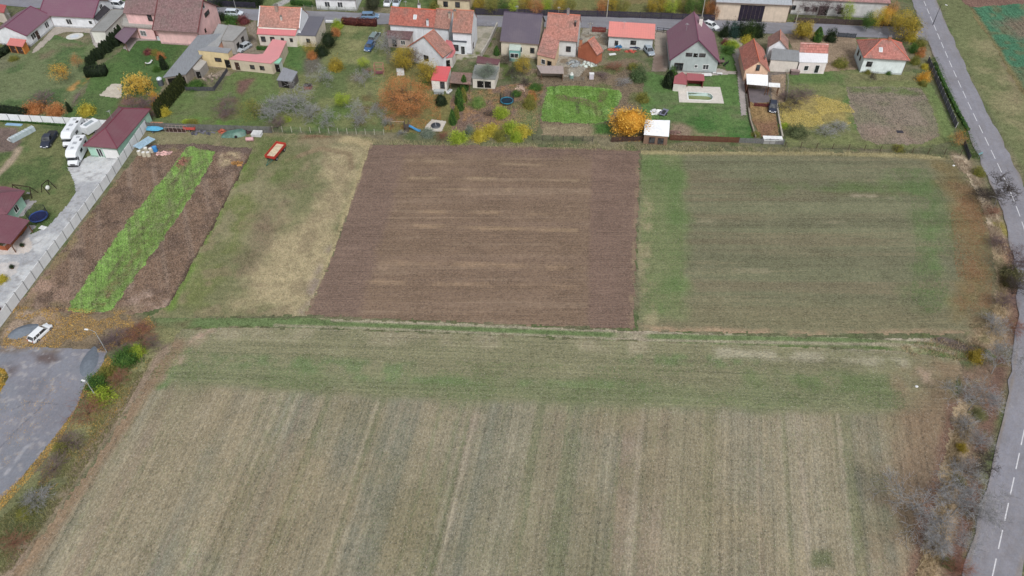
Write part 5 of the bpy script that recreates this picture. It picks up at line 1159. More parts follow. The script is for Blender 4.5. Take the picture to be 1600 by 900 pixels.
for i, (x, y, r, c) in enumerate([(716,214,14,LIME),(733,206,10,GREYG),(748,212,12,YELLOW),(768,203,14,YELLOW),(783,212,12,OLIVE),(800,200,14,LIME),(815,205,14,YELLOW),(806,214,10,LIME)]):
    T(['leftmost yellow-green bush in the row by plough field','grey-green bush second in row by plough field','small yellow bush third in the row by plough','taller yellow bush in middle of row','olive bush before the compost bin','pale lime bush behind the compost bin','rightmost yellow bush of the row','low lime bush beneath rightmost yellow bush'][i],'shrub',x,y,r,.9,1.2,'bush',c, group='yellow-green bushes along the ploughed field')
T('dark red twiggy shrub below the concrete pad','shrub',690,212,13,.7,.7,'bareshrub',TW_RED)
T('grey-green low bush below the concrete pad','shrub',668,208,12,.4,.6,'bush',GREYG)
T('grass-coloured bush at foot of mesh fence','shrub',605,190,10,.8,1.0,'bareshrub',TW_GREY)
T('large golden-orange tree beside the white roofed shed','tree',985,191,33,3.2,3.4,'dense',GOLD)
T('dark green bush at edge of brown garden','shrub',999,117,15,1.2,1.6,'bush',(A(56,78,48),A(82,104,66),A(112,126,88)))
T('olive shrub above the golden-orange tree','shrub',1006,153,11,.8,1.0,'bush',OLIVE)
T('bushy dark conifer at the corner of pool hut','conifer',1046,124,10,1.8,2.1,'cone',DGREEN)
T('bright green shrub beside dark pool conifer','shrub',1052,112,7,1.0,1.0,'bush',GREEN)
T('dark green shrub between path and purple gable house','shrub',1140,78,11,.7,.9,'bush',GREEN)
T('lime shrub beside the garden path','shrub',1146,69,11,.7,.9,'bush',LIME)
T('small yellow round shrub near orange gable','shrub',1166,62,8,.8,1.0,'bush',YELLOW)
T('reddish heather shrub behind lime shrub','shrub',1134,66,8,.4,.6,'bush',DRED)
for i, (x, c) in enumerate([(1134,DGREEN),(1148,(A(32,52,48),A(52,78,70),A(78,104,92))),(1157,DGREEN),(1167,(A(36,52,28),A(54,74,36),A(80,98,50))),(1177,(A(36,52,28),A(54,74,36),A(80,98,50))),(1187,DGREEN)]):
    T(['smallest dark shrub left of street conifers','blue-green conifer by the street','dark conifer right of blue-green one','green conifer in the middle of street row','second green conifer of street row','last dark conifer of the street row'][i],'conifer',x,46,8+(i>0)*2,1.8,1.8,'bush',c, name='conifer', group='conifers along the street by the purple house')
T('big golden-olive round tree at the street','tree',1257,46,18,2.6,2.4,'dense',YOLIVE)
T('cone conifer right of golden-olive street tree','conifer',1279,54,8,1.7,1.9,'cone',GREEN)
T('dark round conifer second from the street tree','conifer',1300,55,10,1.5,1.6,'bush',DGREEN,name='conifer')
T('pale yellow twiggy bush on gravel by the veranda house','shrub',1313,98,11,.9,1.2,'bush',OLIVE)
T('bare brown branching tree standing on yellow leaf carpet','tree',1240,158,20,2.4,1.2,'bare',TW_DARK)
T('second bare tree behind the yellow leaf carpet','tree',1248,148,26,2.2,2.0,'bare',TW_PURP)
T('dark olive shrub below the yellow leaf carpet','shrub',1244,205,17,.8,1.1,'bush',(A(66,76,50),A(92,102,68),A(120,128,90)))
T('grey-green twiggy shrub right of dark olive shrub','shrub',1290,204,17,1.0,1.2,'bareshrub',TW_GREY)
T('purplish bare shrub by the grass divider','shrub',1228,150,12,1.2,1.0,'bareshrub',TW_PURP)
T('tiny bare sapling in brown right-hand garden','tree',1364,116,8,2.2,1.3,'bare',TW_DARK)
T('yellow-orange shrub by corner house fence','shrub',1444,121,9,1.0,1.3,'bush',GOLD)
T('dark small shrub at brown garden corner','shrub',1442,130,7,.5,.7,'bush',OLIVE)
T('orange and green tree at the field fence corner','tree',1497,214,14,1.9,1.8,'sparse',(A(120,110,60),A(184,130,70),A(214,160,92)))
T('low olive shrub among the wire fence posts','shrub',1404,232,9,.4,.7,'bush',OLIVE)
for i, (x, y, r, c) in enumerate([(1426,58,9,YELLOW),(1438,66,9,OLIVE),(1428,76,7,GREEN),(1440,82,7,RUST),(1432,94,7,OLIVE)]):
    T(['yellow shrub at the junction corner','olive shrub second from junction corner','green shrub midway beside corner house','orange-brown shrub beside corner house fence','pale olive shrub low beside corner house'][i],'shrub',x,y,r,.9,1.2,'bush',c, group='shrubs beside the corner house')
# across the street
for i, (x, y, r, c, kd) in enumerate([(1408,30,17,YOLIVE,'leaf'),(1428,40,14,OLIVE,'leaf'),(1384,26,13,GOLD,'leaf'),(1372,28,12,YELLOW,'leaf'),(1358,32,11,GREEN,'leaf'),(1326,18,10,LIME,'leaf'),(1395,14,14,RUST,'sparse')]):
    T(['tall yellow-olive tree left of the main road','darker olive tree nearest the road junction','golden tree at end of the long barn','small yellow tree before the long barn end','green tree among yellow ones by the long barn','bright lime tree against long barn wall','rusty sparse tree behind the golden tree'][i],'tree',x,y,r,3.0,2.6,kd,c)
ORD = ['first','second','third','fourth','fifth','sixth','seventh','eighth','ninth','tenth','eleventh','twelfth','thirteenth','fourteenth','fifteenth','sixteenth','seventeenth','eighteenth','nineteenth','twentieth']
CN = {id(YOLIVE):'golden-olive', id(OLIVE):'dull olive', id(GREEN):'green', id(LIME):'lime', id(RUST):'rust-coloured'}
BT = [(750,4,13,YOLIVE),(768,8,13,OLIVE),(786,5,12,GREEN),(804,9,11,LIME),(822,6,12,YOLIVE),(838,9,12,RUST),(856,7,12,LIME),(874,9,11,YOLIVE),(890,6,10,OLIVE),(943,9,12,RUST),(957,8,11,YOLIVE),(972,8,12,OLIVE),(1018,8,12,YOLIVE),(1034,6,13,YOLIVE),(1050,9,12,LIME),(1066,5,13,OLIVE),(1078,10,11,GREEN),(1094,6,12,GREEN),(1108,12,11,RUST),(1118,18,8,RUST)]
for k, (x, y, r, c) in enumerate(BT):
    T(f'{CN[id(c)]} bushy tree, {ORD[k]} from left behind the dark street fence', 'tree', x, y, r, 2.2, 2.2, 'leaf', c, group='autumn trees behind the dark street fence')
for k, x in enumerate((1262,1278,1296,1312)):
    T(f'leafless tree, {ORD[k]} from left in front of the long white barn', 'tree', x, 12, 12, 3.0, 2.4, 'bare', TW_PURP, group='leafless trees in front of the long barn')
T('dark evergreen at the top beside white villa','conifer',583,4,14,2.2,2.2,'dense',(A(44,52,38),A(66,72,52),A(96,96,72)),name='conifer')
T('olive shrub at hedge end by orange terrace','shrub',682,8,10,1.0,1.2,'bush',OLIVE)
for k, x in enumerate((345,368,385,398)): T(f'dark shrub, {ORD[k]} from left on far side of the street at the top', 'shrub', x, 1, 13, 1.0, 1.4, 'bush', DGREEN, group='dark shrubs on the far side of the street')
T('yellowing bush behind the garden shed at far left','shrub',-4,54,17,1.4,1.6,'bush',YOLIVE)
# thuja rows
for k in range(13):
    t = k / 12; x, y = 137 + (188 - 137) * t, 100 + (57 - 100) * t + 2*math.sin(k*2)
    T(f'dark thuja, {ORD[k]} from the bottom of the slanted row by the pink house', 'conifer', x, y - 4, 5.2, 1.0 + .6*t, 1.2 + .9*t, 'cone', DGREEN, name='thuja', group='thujas in the row between white and pink houses')
for k in range(13):
    t = k / 12; x, y = 245 + (284 - 245) * t, 175 + (130 - 175) * t
    T(f'olive-dark thuja, {ORD[k]} from the bottom of the slanted row below the grey shed', 'conifer', x, y - 3, 5.4, 1.6, 2.0, 'cone', (A(32,40,20),A(52,60,30),A(82,86,44)), name='thuja', group='thujas in the row below the grey shed')

def hedge(label, pts, w, h, cols, dens=34, name='hedge', lsz=.13):
    P = [G(*p) for p in pts]; c = P[0]; rng = np.random.default_rng(len(label)); t = thing(name, label, 'hedge', c[0], c[1]); mb = MB(); pts_ = []; 
    for a, b in zip(P[:-1], P[1:]):
        L = math.dist(a, b); ux, uy = (b[0]-a[0])/L, (b[1]-a[1])/L; n = int(L * (w + 2*h) * dens)
        s = rng.uniform(0, L, n); f = rng.uniform(0, w + 2*h, n)
        off = np.where(f < h, -w/2, np.where(f < h + w, f - h - w/2, w/2)); z = np.where(f < h, f, np.where(f < h + w, h, w + 2*h - f))
        wob = 1 + .12*np.sin(s*2.1) ; off = off*wob + rng.normal(0, .05, n); z = z*(1 + .08*np.sin(s*3.3)) + rng.normal(0, .06, n)
        pts_.append(np.stack([a[0]-c[0] + ux*s - uy*off, a[1]-c[1] + uy*s + ux*off, np.abs(z)], 1))
        mb.obox(((a[0]+b[0])/2-c[0], (a[1]+b[1])/2-c[1], h*.46), L, w*.86, h*.92, math.atan2(uy, ux))
    Pn = np.concatenate(pts_); V, F = leaf_quads(Pn, lsz, rng); tint = np.repeat(np.clip(rng.uniform(0, 1, len(Pn)), 0, 1), 4)
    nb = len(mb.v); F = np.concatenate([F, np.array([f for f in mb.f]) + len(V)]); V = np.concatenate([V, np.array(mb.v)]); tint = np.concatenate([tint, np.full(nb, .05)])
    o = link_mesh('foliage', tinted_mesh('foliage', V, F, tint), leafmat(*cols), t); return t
hedge('dark clipped hedge block on the lawn below thuja row', [(136,118),(168,116)], 2.4, 2.0, DGREEN)
hedge('long dark hedge behind the concrete wall at left', [(-60,170),(0,176),(44,181)], 1.6, 1.6, DGREEN)
hedge('dark hedge at far left below the red lean-to', [(-12,96),(4,86),(16,78)], 1.6, 1.3, DGREEN)
hedge('dark red hedge between street and lawn with parked cars', [(535,37),(560,39),(589,40)], 1.5, 1.5, (A(70,38,38),A(104,56,50),A(136,84,66)))
hedge('low dark hedge in front of the white villa', [(455,7),(488,10)], .8, 1.2, GREEN)
hedge('trimmed garden hedge under the salmon roof house', [(402,77),(425,79)], .8, .7, GREEN)
hedge('low green row along inside of roadside fence', [(1460,100),(1478,140),(1497,178),(1512,205)], .7, .5, GREEN, dens=20)
hedge('dark ivy strip hanging below the concrete wall', [(0,190),(50,193),(104,197)], .3, .5, GREEN)

# --- roadside trees at lower right
T('big bare pale tree leaning over the field edge','tree',1446,768,60,4.6,3.6,'bare',TW_GREY)
T('bare grey tree between field and road, largest of roadside','tree',1510,776,62,4.8,3.6,'bare',TW_GREY)
T('bare low tree at the bottom of dry grass strip','tree',1488,838,42,3.0,2.4,'bare',TW_GREY)
T('dark branched bare tree reaching over the road edge','tree',1545,722,24,4.0,2.4,'bare',TW_DARK)
T('bare thicket tree beside the bend of dirt track','tree',1530,618,42,3.6,2.6,'bare',TW_GREY)
T('bare tree where track meets the road','tree',1566,560,38,3.6,2.6,'bare',TW_GREY)
T('wide bare tree overhanging the white road dashes','tree',1572,290,34,4.6,2.6,'bare',TW_DARK)
T('bare twiggy tree at right edge above red leaf verge','tree',1592,404,24,3.6,2.4,'bare',TW_PURP)
T('bare twiggy bush at right edge below red leaf verge','shrub',1590,446,22,2.0,2.0,'bareshrub',TW_DARK)
T('bare purple shrub on verge opposite field corner','shrub',1560,378,18,1.0,1.0,'bareshrub',TW_PURP)
T('rusty leafless shrub on the verge by the wide bare tree','shrub',1552,330,14,.8,.9,'bareshrub',TW_RED)
T('grey bare shrub between two roadside trees','shrub',1532,690,22,1.4,1.4,'bareshrub',TW_GREY)
T('golden brown bush where dirt track bends','shrub',1524,556,13,.6,.9,'bush',YOLIVE)
T('tiny yellow bush among dry grass by the road','shrub',1503,698,8,.5,.7,'bush',YOLIVE)
T('olive shrub under the bare roadside trees','shrub',1500,752,11,.3,.4,'bush',(A(92,92,62),A(122,118,80),A(150,144,104)))
T('olive shrub under the low bare tree at bottom','shrub',1480,880,12,.3,.4,'bush',(A(92,92,62),A(122,118,80),A(150,144,104)))
T('green shrub beneath the bare thicket tree','shrub',1530,648,12,.3,.5,'bush',(A(86,90,58),A(116,116,76),A(144,140,100)))
T('dark shrub at right edge near red verge','shrub',1576,440,12,.6,.9,'bush',(A(60,62,40),A(88,84,52),A(116,104,66)))

# --- more garden growth
MORE = [('tangled bare shrub beside widest grey tree',484,172,22,2.0,1.6,'bareshrub',TW_GREY),('bare shrub at the grey board fence end',432,192,18,1.4,1.2,'bareshrub',TW_PURP),
 ('bare fruit tree in the middle of orchard lawn',520,182,20,2.4,2.0,'bare',TW_GREY),('small bare tree above the mesh fence right end',588,168,15,2.4,1.8,'bare',TW_GREY),
 ('thin bare tree beside the parked green car',606,66,20,3.2,2.8,'bare',TW_GREY),('low rusty bush near the climbing frame',575,110,8,.4,.5,'bareshrub',TW_RED),
 ('bare greyish shrub on wild garden bed',960,104,16,.8,.8,'bareshrub',TW_RED),('second bare shrub on wild garden bed',940,118,14,.6,.7,'bareshrub',TW_PURP),('pale bare shrub above bright green plot',975,128,14,.6,.7,'bareshrub',TW_GREY),
 ('olive bush at lower left of wild garden',990,104,9,.6,.8,'bush',OLIVE),('bare vine-like shrub beside the dark roofed house',790,92,12,1.4,1.2,'bareshrub',TW_DARK),
 ('small green shrub by dark roofed house wall',776,80,5,1.0,1.4,'cone',GREEN),('faint yellow bush right of the pool lawn path',1180,210,7,.3,.5,'bush',OLIVE),
 ('green-yellow shrub by leaf carpet lower left corner',1226,196,8,.3,.5,'bush',LIME),('bare shrub between leaf carpet and brown garden',1310,196,16,1.0,1.0,'bareshrub',TW_GREY),
 ('yellow bush among corner house plants lowest',1446,104,6,.5,.6,'bush',YELLOW),('dark bush before the corner house wall',1356,112,6,.4,.6,'bush',OLIVE),('second dark bush before corner house wall',1388,114,5,.3,.5,'bush',GREEN),
 ('low olive shrub before white house gable',20,92,8,.3,.5,'bush',OLIVE),('brown bare shrub in red earth patch below pink lawn',222,176,20,1.0,1.0,'bareshrub',TW_RED),('green dwarf shrub beside the pale paved square',196,172,6,.3,.4,'bush',GREEN),
 ('pale orange bush on lawn near grey shed',250,88,7,.6,.8,'bush',RUST),('dead hedge plant beside the yard junk',392,60,8,.6,.7,'bareshrub',TW_DARK),('lime bush at upper corner of orchard',470,66,8,.6,.9,'bush',LIME),
 ('grey bare bush by the garage wall back',232,180,12,.8,1.0,'bareshrub',TW_PURP),('dull green shrub behind scrap row',300,192,10,.2,.4,'bush',OLIVE),('small lime shrub behind scrap row',290,190,6,.2,.4,'bush',LIME),
 ('bare bush in leafy brown garden centre',765,176,12,.8,.8,'bareshrub',TW_DARK),('little green tuft shrub near trampoline',806,146,8,.5,.7,'bush',GREEN),('twiggy shrub right of the blue trampoline',822,128,11,.9,1.0,'bareshrub',TW_DARK),
 ('dark green shrub under the olive-yellow tree',662,132,8,.6,.9,'bush',GREEN),('grey low bush below playground',628,208,9,.3,.5,'bareshrub',TW_GREY),
 # road side scrub
 ('grey scrub bush above the dirt track mouth',1556,505,24,1.4,1.2,'bareshrub',TW_GREY),('dark scrub on verge beside field bend',1572,470,20,1.4,1.2,'bareshrub',TW_PURP),('red-brown scrub low beside the road bend',1588,510,20,.8,.8,'bareshrub',TW_RED),
 ('pale scrub in the dry grass below track',1512,662,22,1.4,1.2,'bareshrub',TW_GREY),('pale scrub above the olive shrub by road',1514,730,26,1.4,1.2,'bareshrub',TW_GREY),('brown scrub at the bottom of road verge',1500,886,24,1.0,1.0,'bareshrub',TW_RED),
 ('scrub beside bottom bare tree on field side',1462,850,24,1.2,1.0,'bareshrub',TW_GREY),('twiggy scrub leaning over road edge',1536,800,24,1.6,1.4,'bareshrub',TW_GREY),('dark scrub right of the field corner bank',1536,300,13,.9,.9,'bareshrub',TW_DARK),
 ('low scrub between verge fence and bare tree',1530,268,10,.6,.7,'bush',OLIVE),('scrub under the wide bare tree',1556,304,14,.8,.9,'bareshrub',TW_DARK),('mossy scrub bush near right frame edge',1582,425,18,.9,1.1,'bush',(A(80,80,56),A(108,106,72),A(132,128,92))),
 # car park scrub
 ('tangled scrub between the two twiggy bushes',110,688,24,.8,.9,'bareshrub',TW_PURP),('olive scrub above lowest twiggy bush',96,700,14,.3,.6,'bush',OLIVE),('scrub on the slope at lower left',54,780,26,.6,.7,'bareshrub',TW_GREY),
 ('brown scrub at bottom left corner',20,846,26,.6,.7,'bareshrub',TW_RED),('green scrub at lower left slope',40,800,14,.2,.4,'bush',OLIVE),('brown scrub beside lime bush and lamp',186,590,20,1.0,.9,'bareshrub',TW_RED),('scrub at the start of stubble field edge',236,535,18,.8,.8,'bareshrub',TW_PURP)]
for lb, x, y, r, hc, rz, kd, c in MORE: T(lb, 'shrub' if 'tree' not in lb.split(' ')[1:3] else 'tree', x, y, r, hc, rz, kd, c)
# --- beside the car park
T('reddish twiggy bush beside the car park corner','shrub',135,638,34,1.2,1.2,'bareshrub',TW_RED)
T('purplish twiggy bush lowest along the car park','shrub',82,728,27,.9,1.0,'bareshrub',TW_PURP)
T('dark purple bare shrub right of the street lamp','shrub',180,530,27,1.6,1.2,'bareshrub',TW_PURP)
T('brown bare shrub beside dark purple shrub','shrub',216,522,30,1.4,1.0,'bareshrub',TW_RED)
T('fresh green bush beneath the street lamp','shrub',194,558,20,1.0,1.2,'bush',GREEN)
T('yellow-green bush right of fresh green bush','shrub',214,548,11,.9,1.0,'bush',LIME)
T('green bush by the second street lamp','shrub',148,600,18,.9,1.2,'bush',GREEN)
T('lime bush just above the reddish twiggy bush','shrub',158,616,18,.8,1.1,'bush',LIME)
T('small green bush between gravel heap and lamp','shrub',168,580,12,.6,.9,'bush',OLIVE)
T('yellow shrub in flower bed at far left edge','shrub',2,436,10,.4,.7,'bush',YELLOW)

# --- ground litter and dry grass, as real pieces
def scatter(name, label, cat, poly, n, cols, size=.07, z=.06, tall=0, patch=2.0, thr=.42, seed=1):
    P = [G(*p) for p in poly]; rng = np.random.default_rng(seed); xs = [p[0] for p in P]; ys = [p[1] for p in P]
    x = rng.uniform(min(xs), max(xs), n * 3); y = rng.uniform(min(ys), max(ys), n * 3)
    k = (sdf(x, y, P) < -.1) & (fbm(x, y, patch, seed) > thr); x, y = x[k][:n], y[k][:n]; m = len(x)
    if tall:
        a = rng.uniform(0, 6.28, m); h = tall * rng.uniform(.5, 1.2, m); lean = rng.normal(0, .35, (m, 2)) * h[:, None]; w = size
        b0 = np.stack([x - np.cos(a)*w, y - np.sin(a)*w, np.full(m, .0)], 1); b1 = np.stack([x + np.cos(a)*w, y + np.sin(a)*w, np.full(m, .0)], 1)
        t1 = np.stack([x + lean[:, 0] + np.cos(a)*w*.3, y + lean[:, 1] + np.sin(a)*w*.3, h], 1); t0 = np.stack([x + lean[:, 0] - np.cos(a)*w*.3, y + lean[:, 1] - np.sin(a)*w*.3, h], 1)
        V = np.stack([b0, b1, t1, t0], 1).reshape(-1, 3); F = np.arange(m*4).reshape(-1, 4)
    else:
        V, F = leaf_quads(np.stack([x, y, z + rng.uniform(0, .05, m)], 1), size, rng, up=2.5)
    o = link_mesh(name, tinted_mesh(name, V, F, np.repeat(rng.uniform(0, 1, m), 4)), leafmat(*cols))
    return tag(o, label, cat, kind='stuff')
DRY = (A(132,112,84), A(176,156,120), A(206,190,156)); LIT = (A(150,116,60), A(196,152,76), A(214,184,112))
scatter('fallen_leaves', 'yellow fallen leaves on earth round the white estate car', 'leaves', [(20,478),(230,486),(245,512),(165,552),(0,545)], 7000, LIT, .075, seed=11, thr=.44, patch=3)
scatter('fallen_leaves', 'golden leaf band along the edge of the car park', 'leaves', [(168,552),(178,566),(160,590),(128,625),(95,690),(45,752),(0,800),(-30,830),(-30,800),(36,742),(80,688),(116,640),(130,604),(156,575)], 9000, LIT, .07, seed=12, thr=.25)
scatter('fallen_leaves', 'golden leaves covering the island at left edge', 'leaves', [(-60,565),(8,580),(12,592),(-4,616),(-60,636)], 1500, LIT, .07, z=.12, seed=13, thr=.2)
scatter('fallen_leaves', 'thick yellow leaf carpet beneath bare branching tree', 'leaves', [(1216,158),(1275,148),(1325,162),(1345,185),(1320,198),(1218,200)], 9500, (A(176,156,72),A(214,192,104),A(232,216,150)), .075, seed=14, thr=.44, patch=4)
scatter('fallen_leaves', 'rusty fallen leaves under the big brown tree', 'leaves', [(590,140),(690,145),(690,200),(600,204)], 4500, RUST, .085, seed=15, thr=.42)
scatter('fallen_leaves', 'scattered pale leaves on brown garden beds', 'leaves', [(706,150),(800,132),(842,135),(840,206),(740,206)], 4500, (A(150,110,80),A(190,150,110),A(206,176,140)), .08, seed=16, thr=.42)
scatter('fallen_leaves', 'golden leaves under the orange tree by white shed', 'leaves', [(948,180),(1030,180),(1010,222),(955,222)], 1500, GOLD, .08, seed=17, thr=.35)
scatter('fallen_leaves', 'few yellow leaves blown over the car park asphalt', 'leaves', [(0,590),(120,590),(60,680),(0,740)], 500, LIT, .06, z=.07, seed=18, thr=.5)
scatter('fallen_leaves', 'red-brown leaves on earth verge beside the road', 'leaves', [(1500,560),(1590,520),(1560,650),(1530,760),(1500,880),(1480,900),(1500,760),(1530,640)], 5000, (A(110,74,62),A(140,100,80),A(166,126,98)), .055, seed=19, thr=.46)
scatter('fallen_leaves', 'rust-coloured leaves on right edge of green field', 'leaves', [(1480,280),(1530,320),(1552,400),(1550,480),(1500,500),(1490,400)], 6000, (A(116,76,56),A(150,98,66),A(172,124,88)), .06, seed=20, thr=.46, patch=5)
scatter('dry_grass', 'tall straw-coloured grass strip between field and road', 'grass', [(1500,640),(1520,650),(1500,730),(1486,800),(1468,880),(1450,930),(1422,930),(1440,850),(1462,790),(1474,720)], 11000, DRY, .03, tall=.55, seed=21, thr=.34)
scatter('dry_grass', 'pale dry grass at the bend of the dirt track', 'grass', [(1400,540),(1500,520),(1550,480),(1566,430),(1580,470),(1560,540),(1500,566),(1420,556)], 5000, DRY, .03, tall=.5, seed=22, thr=.42)
scatter('dry_grass', 'bleached grass on bank at the field corner', 'grass', [(1484,246),(1510,250),(1560,340),(1575,400),(1558,400),(1530,320)], 4000, (A(160,140,116),A(190,172,148),A(210,196,176)), .03, tall=.45, seed=23, thr=.36)
scatter('dry_grass', 'dry grass along top edge of both fields', 'grass', [(570,216),(700,222),(1000,226),(1250,232),(1490,244),(1490,250),(1000,238),(580,226)], 9000, (A(140,136,96),A(170,162,124),A(196,186,150)), .03, tall=.4, seed=24, thr=.36)
scatter('rough_grass', 'rough green-brown grass beside the car park', 'grass', [(200,560),(240,560),(190,650),(100,780),(20,890),(-60,940),(-60,860),(60,760),(140,660)], 16000, (A(92,100,58),A(130,130,82),A(170,162,118)), .028, tall=.3, seed=25, thr=.32)
scatter('rough_grass', 'green grass growing beside the roadside fence', 'grass', [(1452,90),(1466,90),(1512,200),(1540,250),(1520,250),(1490,190)], 5000, (A(56,84,38),A(78,108,52),A(110,130,70)), .03, tall=.35, seed=26, thr=.3)
scatter('crop_leaves', 'leafy bright green crop growing in the long strip', 'crop', CROP, 16000, (A(92,122,54),A(118,150,72),A(146,174,100)), .06, z=.1, seed=27, thr=.36)
scatter('crop_leaves', 'leafy bright green crop on the rectangular garden plot', 'crop', [(855,136),(900,134),(968,142),(958,175),(950,190),(925,194),(846,190)], 11000, (A(86,120,48),A(112,150,64),A(142,176,92)), .08, z=.1, seed=28, thr=.40)

scatter('stubble', 'pale broken straw lying over the whole stubble field', 'straw', F1, 90000, (A(116,114,98),A(152,148,134),A(204,202,190)), .046, z=.05, seed=41, thr=.05)
scatter('stubble', 'scattered pale straw across the green sown field', 'straw', F3, 36000, (A(106,106,84),A(136,132,112),A(184,180,160)), .052, z=.05, seed=42, thr=.05)
scatter('clods', 'small clods and stones on the ploughed field', 'clods', F2, 45000, (A(108,92,84),A(136,118,108),A(172,154,138)), .055, z=.06, seed=43, thr=.05)
scatter('clods', 'clods and pale straw over the dug garden soil', 'clods', F5, 16000, (A(104,90,82),A(146,130,120),A(190,174,160)), .06, z=.06, seed=44, thr=.05)
scatter('dry_grass', 'short dry grass tufts over the meadow', 'grass', F4, 26000, (A(104,112,72),A(146,140,108),A(184,174,144)), .03, tall=.16, seed=45, thr=.2)

TUFT = (A(74,102,56), A(96,126,70), A(124,148,92))
scatter('green_regrowth', 'green regrowth tufts along the far edge of the stubble field', 'sprouts', [(262,540),(600,560),(1000,572),(1400,590),(1420,640),(1000,632),(600,620),(230,592)], 16000, TUFT, .055, z=.05, seed=51, thr=.5, patch=5)
scatter('green_regrowth', 'green tufts on the left side of green sown field', 'sprouts', [(1002,242),(1068,246),(1070,480),(1000,500)], 8000, TUFT, .06, z=.05, seed=52, thr=.45, patch=5)
scatter('green_regrowth', 'green tufts on the right side of green sown field', 'sprouts', [(1390,262),(1450,264),(1490,330),(1496,420),(1470,490),(1420,490),(1430,380),(1420,300)], 8000, TUFT, .06, z=.05, seed=53, thr=.42, patch=5)
scatter('green_regrowth', 'grass tufts between the wheel ruts of dirt track', 'grass', [(300,501),(700,509),(1000,522),(1380,531),(1380,537),(1000,530),(700,518),(300,508)], 3500, TUFT, .03, tall=.15, seed=54, thr=.4, patch=4)
scatter('weeds', 'green weed sprouts in rows across the stubble', 'sprouts', [(240,600),(1400,650),(1380,930),(0,930),(110,775)], 14000, TUFT, .045, z=.05, seed=55, thr=.52, patch=3)
scatter('fallen_leaves', 'orange leaf litter on the bank left of stubble field', 'leaves', [(170,560),(235,560),(190,640),(110,740),(50,800),(60,740),(120,650)], 3500, LIT, .06, seed=56, thr=.46)
# ================================================================== FENCES AND WALLS
def fence(label, pts, h, kind, c, sp=2.4, name='fence', cat='fence', post=None, pw=.1):
    P = [G(*p) for p in pts]; o = P[0]; t = thing(name, label, cat, o[0], o[1]); P = [(x-o[0], y-o[1]) for x, y in P]
    vr = .06 if kind == 'panel' else .22
    pm = M(post or tuple(x*.8 for x in c), .85, .2, .08, 3); mt = M(c, .85, .15, vr, .8 if kind == 'panel' else 3)
    body = MB(); pmesh = None; rnd = random.Random(len(label))
    for a, b in zip(P[:-1], P[1:]):
        L = math.dist(a, b); n = max(1, round(L / sp)); ux, uy = (b[0]-a[0])/L, (b[1]-a[1])/L; an = math.atan2(uy, ux)
        for k in range(n + (b is P[-1])):
            x, y = a[0] + ux*L*k/n, a[1] + uy*L*k/n
            if pmesh is None:
                pmesh = MB().box(-pw/2, pw/2, -pw/2, pw/2, 0, h + .1).build('post', pm, t); q = pmesh
            else: q = pmesh.copy(); col.objects.link(q); q.parent = t
            q.location = (x, y, 0); q.rotation_euler = (0, 0, an)
            if kind == 'panel' and k < n:
                w = L / n; mb = MB()
                for r_ in range(4): mb.box(pw/2+.01, w - pw/2-.01, -.04 + .006*(r_ % 2), .04, h*r_/4 + .01, h*(r_+1)/4 - .012)
                q = mb.build('panel', mt, t); q.location = (x, y, 0); q.rotation_euler = (0, 0, an)
        if kind == 'board':
            nb = int(L / .17)
            for k in range(nb):
                s = (k + .5) * L / nb; body.obox((a[0]+ux*s, a[1]+uy*s, h*.5 + rnd.uniform(-.05, .03)), .14, .025, h*(1 + rnd.uniform(-.05, .05)), an)
            for z in (.3, h-.3): body.obox(((a[0]+b[0])/2 - uy*.04, (a[1]+b[1])/2 + ux*.04, z), L, .05, .08, an)
        if kind == 'rail':
            for z in (.35, h*.6, h-.08): body.obox(((a[0]+b[0])/2, (a[1]+b[1])/2, z), L, .04, .1, an)
        if kind == 'wire':
            for k in range(int(h/.22)+1): body.tube((a[0],a[1],.1+.22*k), (b[0],b[1],.1+.22*k), .012, n=3, cap=False)
            for k in range(int(L/.3)): s = k*.3; body.tube((a[0]+ux*s,a[1]+uy*s,.05), (a[0]+ux*s,a[1]+uy*s,h), .01, n=3, cap=False)
        if kind == 'wall': body.obox(((a[0]+b[0])/2, (a[1]+b[1])/2, h/2), L, .22, h, an); body.obox(((a[0]+b[0])/2, (a[1]+b[1])/2, h+.03), L, .3, .06, an)
    if body.v:
        b_ = body.build({'board':'boards','rail':'rails','wire':'wire_mesh','wall':'wall'}[kind], mt, t)
        if kind != 'wall': b_['kind'] = 'stuff'
    return t
CONC = A(228,231,234)
fence('pale concrete panel wall between driveway and ploughed strip', [(231,200),(172,286),(127,345),(68,421),(18,488),(0,512),(-30,552)], 2.0, 'panel', CONC, 2.5, name='concrete_wall', cat='wall', pw=.14, post=A(150,154,156))
fence('pale concrete panel wall behind the motorhomes and yard', [(-60,187),(0,190),(104,196),(160,200),(222,203)], 2.0, 'panel', CONC, 2.5, name='concrete_wall', cat='wall', pw=.14, post=A(150,154,156))
fence('grey board fence behind the scrap and tarpaulins', [(226,201),(300,204),(425,208)], 1.6, 'board', A(112,112,110), 2.6)
fence('green mesh fence with thin concrete posts above the meadow', [(427,206),(500,208),(600,211)], 1.3, 'wire', A(96,128,96), 2.0, post=A(176,174,160))
fence('brown board fence along top of the green field', [(1046,219),(1100,221),(1154,223)], 1.3, 'board', A(104,68,56), 2.4)
fence('grey weathered board fence by the white sheet box', [(1154,223),(1180,224),(1224,226)], 1.2, 'board', A(116,116,116), 2.4)
fence('short fence of dark slats above the bright plough corner', [(832,219),(880,220),(926,221)], 1.2, 'wire', A(92,92,88), 2.1, post=A(60,58,60))
fence('dark board fence beneath the orange tree', [(955,222),(1006,220)], 1.2, 'board', A(80,62,56), 2.4)
fence('wire fence with dark posts above green field corner', [(1226,230),(1350,235),(1500,243)], 1.3, 'wire', A(104,96,84), 2.9, post=A(84,70,58))
